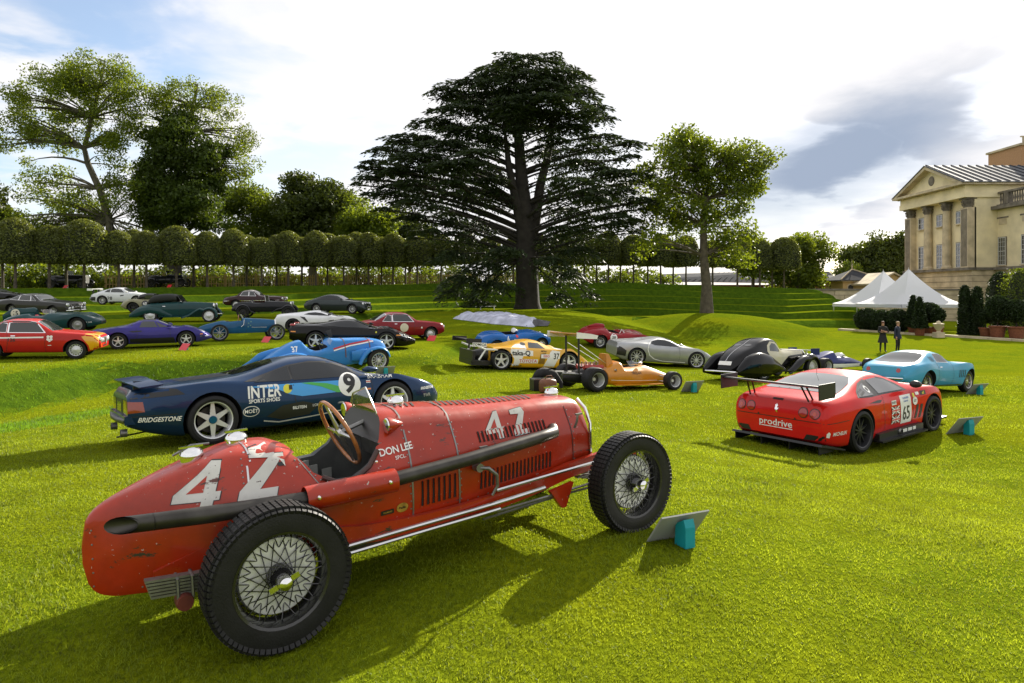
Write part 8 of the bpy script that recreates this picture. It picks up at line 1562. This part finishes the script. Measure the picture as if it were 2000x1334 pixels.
def hair(x, y, z):
    v = []; f = []; n = 12
    for j, (r, h) in enumerate(((.086, .0), (.092, .03), (.088, .07), (.06, .10), (.015, .115))): v += [(x+r*math.cos(6.283*k/n), y+.012+r*1.12*math.sin(6.283*k/n), z+h-.02) for k in range(n)]
    f = [(j*n+k, j*n+(k+1) % n, (j+1)*n+(k+1) % n, (j+1)*n+k) for j in range(4) for k in range(n)]; return v, f
def pose(arms='crossed', lean=0.0):
    J = dict(pel=(0, 0, .95), bel=(0, -.01, 1.12), che=(lean, 0, 1.36), nek=(lean, -.01, 1.50), jaw=(lean, -.03, 1.60), crn=(lean, -.02, 1.70))
    for s, q in (('l', 1), ('r', -1)):
        J[s+'sho'] = (lean+q*.19, 0, 1.42); J[s+'hip'] = (q*.095, 0, .90); J[s+'kne'] = (q*.12, -.02, .49); J[s+'ank'] = (q*.13, .02, .09); J[s+'toe'] = (q*.155, -.15, .04)
        if arms == 'crossed': J[s+'elb'] = (q*.27, -.10, 1.16); J[s+'wri'] = (q*-.02, -.22, 1.20+.03*q); J[s+'pal'] = (q*-.10, -.20, 1.22+.03*q); d = (q*-.055, .02, .01)
        else: J[s+'elb'] = (q*.26, .04, 1.14); J[s+'wri'] = (q*.27, -.05, .90); J[s+'pal'] = (q*.265, -.065, .82); d = (0, -.015, -.075)
        px0 = Vector(J[s+'pal']); w = Vector((0, .022, .022)) if arms == 'crossed' else Vector((.0, .022, 0))
        for i in range(4): J[s+f'f{i+1}'] = tuple(px0+Vector(d)*(1, 1.12, 1.05, .8)[i]+w*(i-1.5))
        J[s+'thu'] = tuple(px0+Vector(d)*.1+Vector((0, -.055, .03)))
    return J
_dress = mat('black_cloth', (.012, .012, .014), .85); _navy = mat('navy_cloth', (.014, .020, .045), .85); _trs = mat('dark_trousers', (.014, .014, .017), .85)
tp, J = person('person in a black knee length coat standing on the lawn with folded arms', 1724, 39.3, R(-10), pose('crossed'), _dress, _trs, mat('auburn_hair', (.10, .035, .012), .6), 1)
sk_ = MB().lathe([(.17, 1.0), (.20, .85), (.27, .56), (.265, .56), (.18, .9)], 18); sk_.build('coat_skirt', _dress, tp)
tp2, J = person('person in a navy jacket and slim trousers standing side on, arm hanging', 1753, 39.0, R(35), pose('hang'), _navy, _trs, mat('fair_hair', (.30, .20, .10), .6), 2)
MB().lathe([(.185, 1.02), (.20, .90), (.205, .80), (.20, .80), (.17, .98)], 18).build('jacket_hem', _navy, tp2)
# ------------------------------------------------------------------ the crumpled car cover
def cover():
    t = [px(884, 617, 47), px(935, 614, 48), px(985, 618, 48), px(1062, 645, 42), px(1040, 655, 40.5), px(960, 640, 42.5)]
    V, F = fill([(p.x, p.y) for p in t], .12); r_ = np.random.default_rng(3); A = np.array(V); z = terr(A[:, 0], A[:, 1]); ctr = A.mean(0); h = np.zeros(len(A))
    for i in range(16):
        a = r_.uniform(0, 3.14); f = r_.uniform(2.0, 9); h += np.abs(np.sin(f*(A[:, 0]*math.cos(a)+A[:, 1]*math.sin(a))+r_.uniform(0, 6)))*.9/f
    edge = np.array([min((Vector(v)-geometry.intersect_point_line(Vector((*v, 0)), Vector((*t[i].xy, 0)), Vector((*t[(i+1) % 6].xy, 0)))[0].xy).length for i in range(6)) for v in V])
    z = z+.02+(h*.15+r_.random(len(A))*.03)*np.clip(edge/.4, 0, 1)+.05*np.clip(edge/1.2, 0, 1)
    top = [(a, b, c) for (a, b), c in zip(V, z)]; n = len(top); g = thing('car_cover', 'crumpled pale grey fabric car cover lying on the slope below the cedar', 'car cover', (0, 0, 0))
    lower = [(a, b, c-.03) for a, b, c in top]; m = mat('silver_fabric', (.42, .44, .54), .55, var=.35, vscale=1.6, bump=.4, bscale=6); MB().add(top+lower, [tuple(f) for f in F]+[tuple(n+i for i in f[::-1]) for f in F]).build('fabric', m, g, 75)
    e = px(1050, 646, 41.2); MB().add([(e.x+dx, e.y+dy, gz(e.x+dx, e.y+dy)+dz) for dx, dy, dz in ((-.7, -.4, .05), (.6, -.3, .05), (.8, .3, .25), (0, .5, .3), (-.6, .4, .32), (0, 0, .42))], [(0, 1, 5), (1, 2, 5), (2, 3, 5), (3, 4, 5), (4, 0, 5), (4, 3, 2, 1, 0)]).build('dark_lining', mat('lining', (.06, .06, .065), .7, var=.4, vscale=4), g)
cover()
# ------------------------------------------------------------------ bag, jacket and case by the orange racer
x, y = px(1070, 778, 18.2).xy; t = thing('leather_bag', 'brown leather holdall on the grass behind the orange racer', 'bag', (x, y, gz(x, y)), .5)
o = shift(blob_mesh([(-.24, 0, .17, .06, .12), (-.2, 0, .18, .13, .17), (0, 0, .20, .16, .19), (.2, 0, .18, .13, .17), (.24, 0, .17, .06, .12)], 18, 3.2), 0, 0, 0).build('bag_body', M_leather, t)
MB().tube([(-.12, -.05, .36), (-.08, -.06, .46), (.08, -.06, .46), (.12, -.05, .36)], .012, 8).build('handle', M_leather, t); MB().box((0, 0, .392), (.40, .02, .012)).build('zip', M_steel, t, sm=False)
x, y = px(1052, 772, 18.7).xy; t = thing('equipment_case', 'small dark equipment case beside the leather holdall', 'case', (x, y, gz(x, y)), .4); MB().box((0, 0, .16), (.42, .28, .30)).build('case_body', M_black, t, sm=False); MB().box((0, 0, .325), (.43, .29, .03)).build('lid', M_steel, t, sm=False); MB().tube([(-.07, -.15, .22), (-.05, -.18, .22), (.05, -.18, .22), (.07, -.15, .22)], .010, 6).build('handle', M_steel, t)
x, y = px(1066, 770, 19.0).xy; t = thing('black_jacket', 'black jacket heaped on the case by the orange racer', 'jacket', (x, y, gz(x, y)), .2)
v = []; r_ = random.Random(4)
MB().add(*(lambda bm_: (bm_.v, bm_.f))(blob_mesh([(-.34, 0, .40, .08, .05), (-.22, .02, .44, .16, .12), (-.05, 0, .48, .20, .13), (.12, .03, .43, .17, .15), (.30, 0, .34, .12, .16), (.40, 0, .24, .05, .08)], 14, 2.2, 14))).build('jacket_body', mat('black_cloth2', (.014, .014, .015), .9, var=.3, bump=.6, bscale=12), t); MB().tube([(.30, -.05, .36), (.40, -.10, .20), (.42, -.12, .05)], [.07, .06, .05], 8).build('sleeve', MATS['black_cloth2'], t); MB().tube([(-.30, .0, .40), (-.40, .05, .20), (-.36, .0, .02)], [.06, .06, .05], 8).build('sleeve', MATS['black_cloth2'], t)
# ------------------------------------------------------------------ information boards beside the cars
for (u, v, Y, lab, f) in ((1352, 757, 19.3, 'grey information board on a teal foot by the orange racer front wheel', 200), (1908, 766, 19.6, 'grey information board on a teal foot by the pale blue coupe', 200), (1132, 712, 24.6, 'grey information board on a teal foot by the yellow prototype', 200), (752, 724, 21.8, 'grey information board on a teal foot by the pale blue vintage racer', 205), (800, 812, 10.7, 'grey information board on a teal foot by the dark blue racer nose', 205), (1462, 722, 26.5, 'grey information board on a teal foot by the silver supercar', 200)):
    p = px(u, v, Y); stand(lab, p.x, p.y, R(f), w=.60, h=.42)
for (u, Y, lab, f) in ((360, 25.6, 'red topped card stand by the violet coupe front wheel', 150), (520, 29.6, 'red topped card stand by the blue open racer front wheel', 150), (652, 36.6, 'red topped card stand by the white supercar front wheel', 150), (843, 31.9, 'red topped card stand by the dark red coupe front wheel', 150), (684, 47.6, 'red topped card stand by the dark grey modern coupe', 150), (553, 40.9, 'red topped card stand by the black open tourer', 150), (143, 28.6, 'red topped card stand by the dark green racer front wheel', 150),
                       (128, 57.2, 'red topped card stand on the top terrace below the first tourer', 160), (331, 61.2, 'red topped card stand on the top terrace by the second tourer', 160)):
    x = (u-U0)*Y/FPX; stand(lab, x, Y, R(f+180), board=M_red, leg=M_teal, w=.44, h=.32, name='card_stand')
x, y = px(952, 598, 60).xy; t = thing('plank_bench', 'low white plank bench on the grass left of the cedar trunk', 'bench', (x, y, gz(x, y)), .1); MB().box((0, 0, .30), (1.5, .35, .06)).build('seat', M_white, t, sm=False)
for sx in (-.6, .6): MB().box((sx, 0, .13), (.08, .3, .28)).build('leg', M_white, t, sm=False)
bpy.data.scenes.remove(TMP)
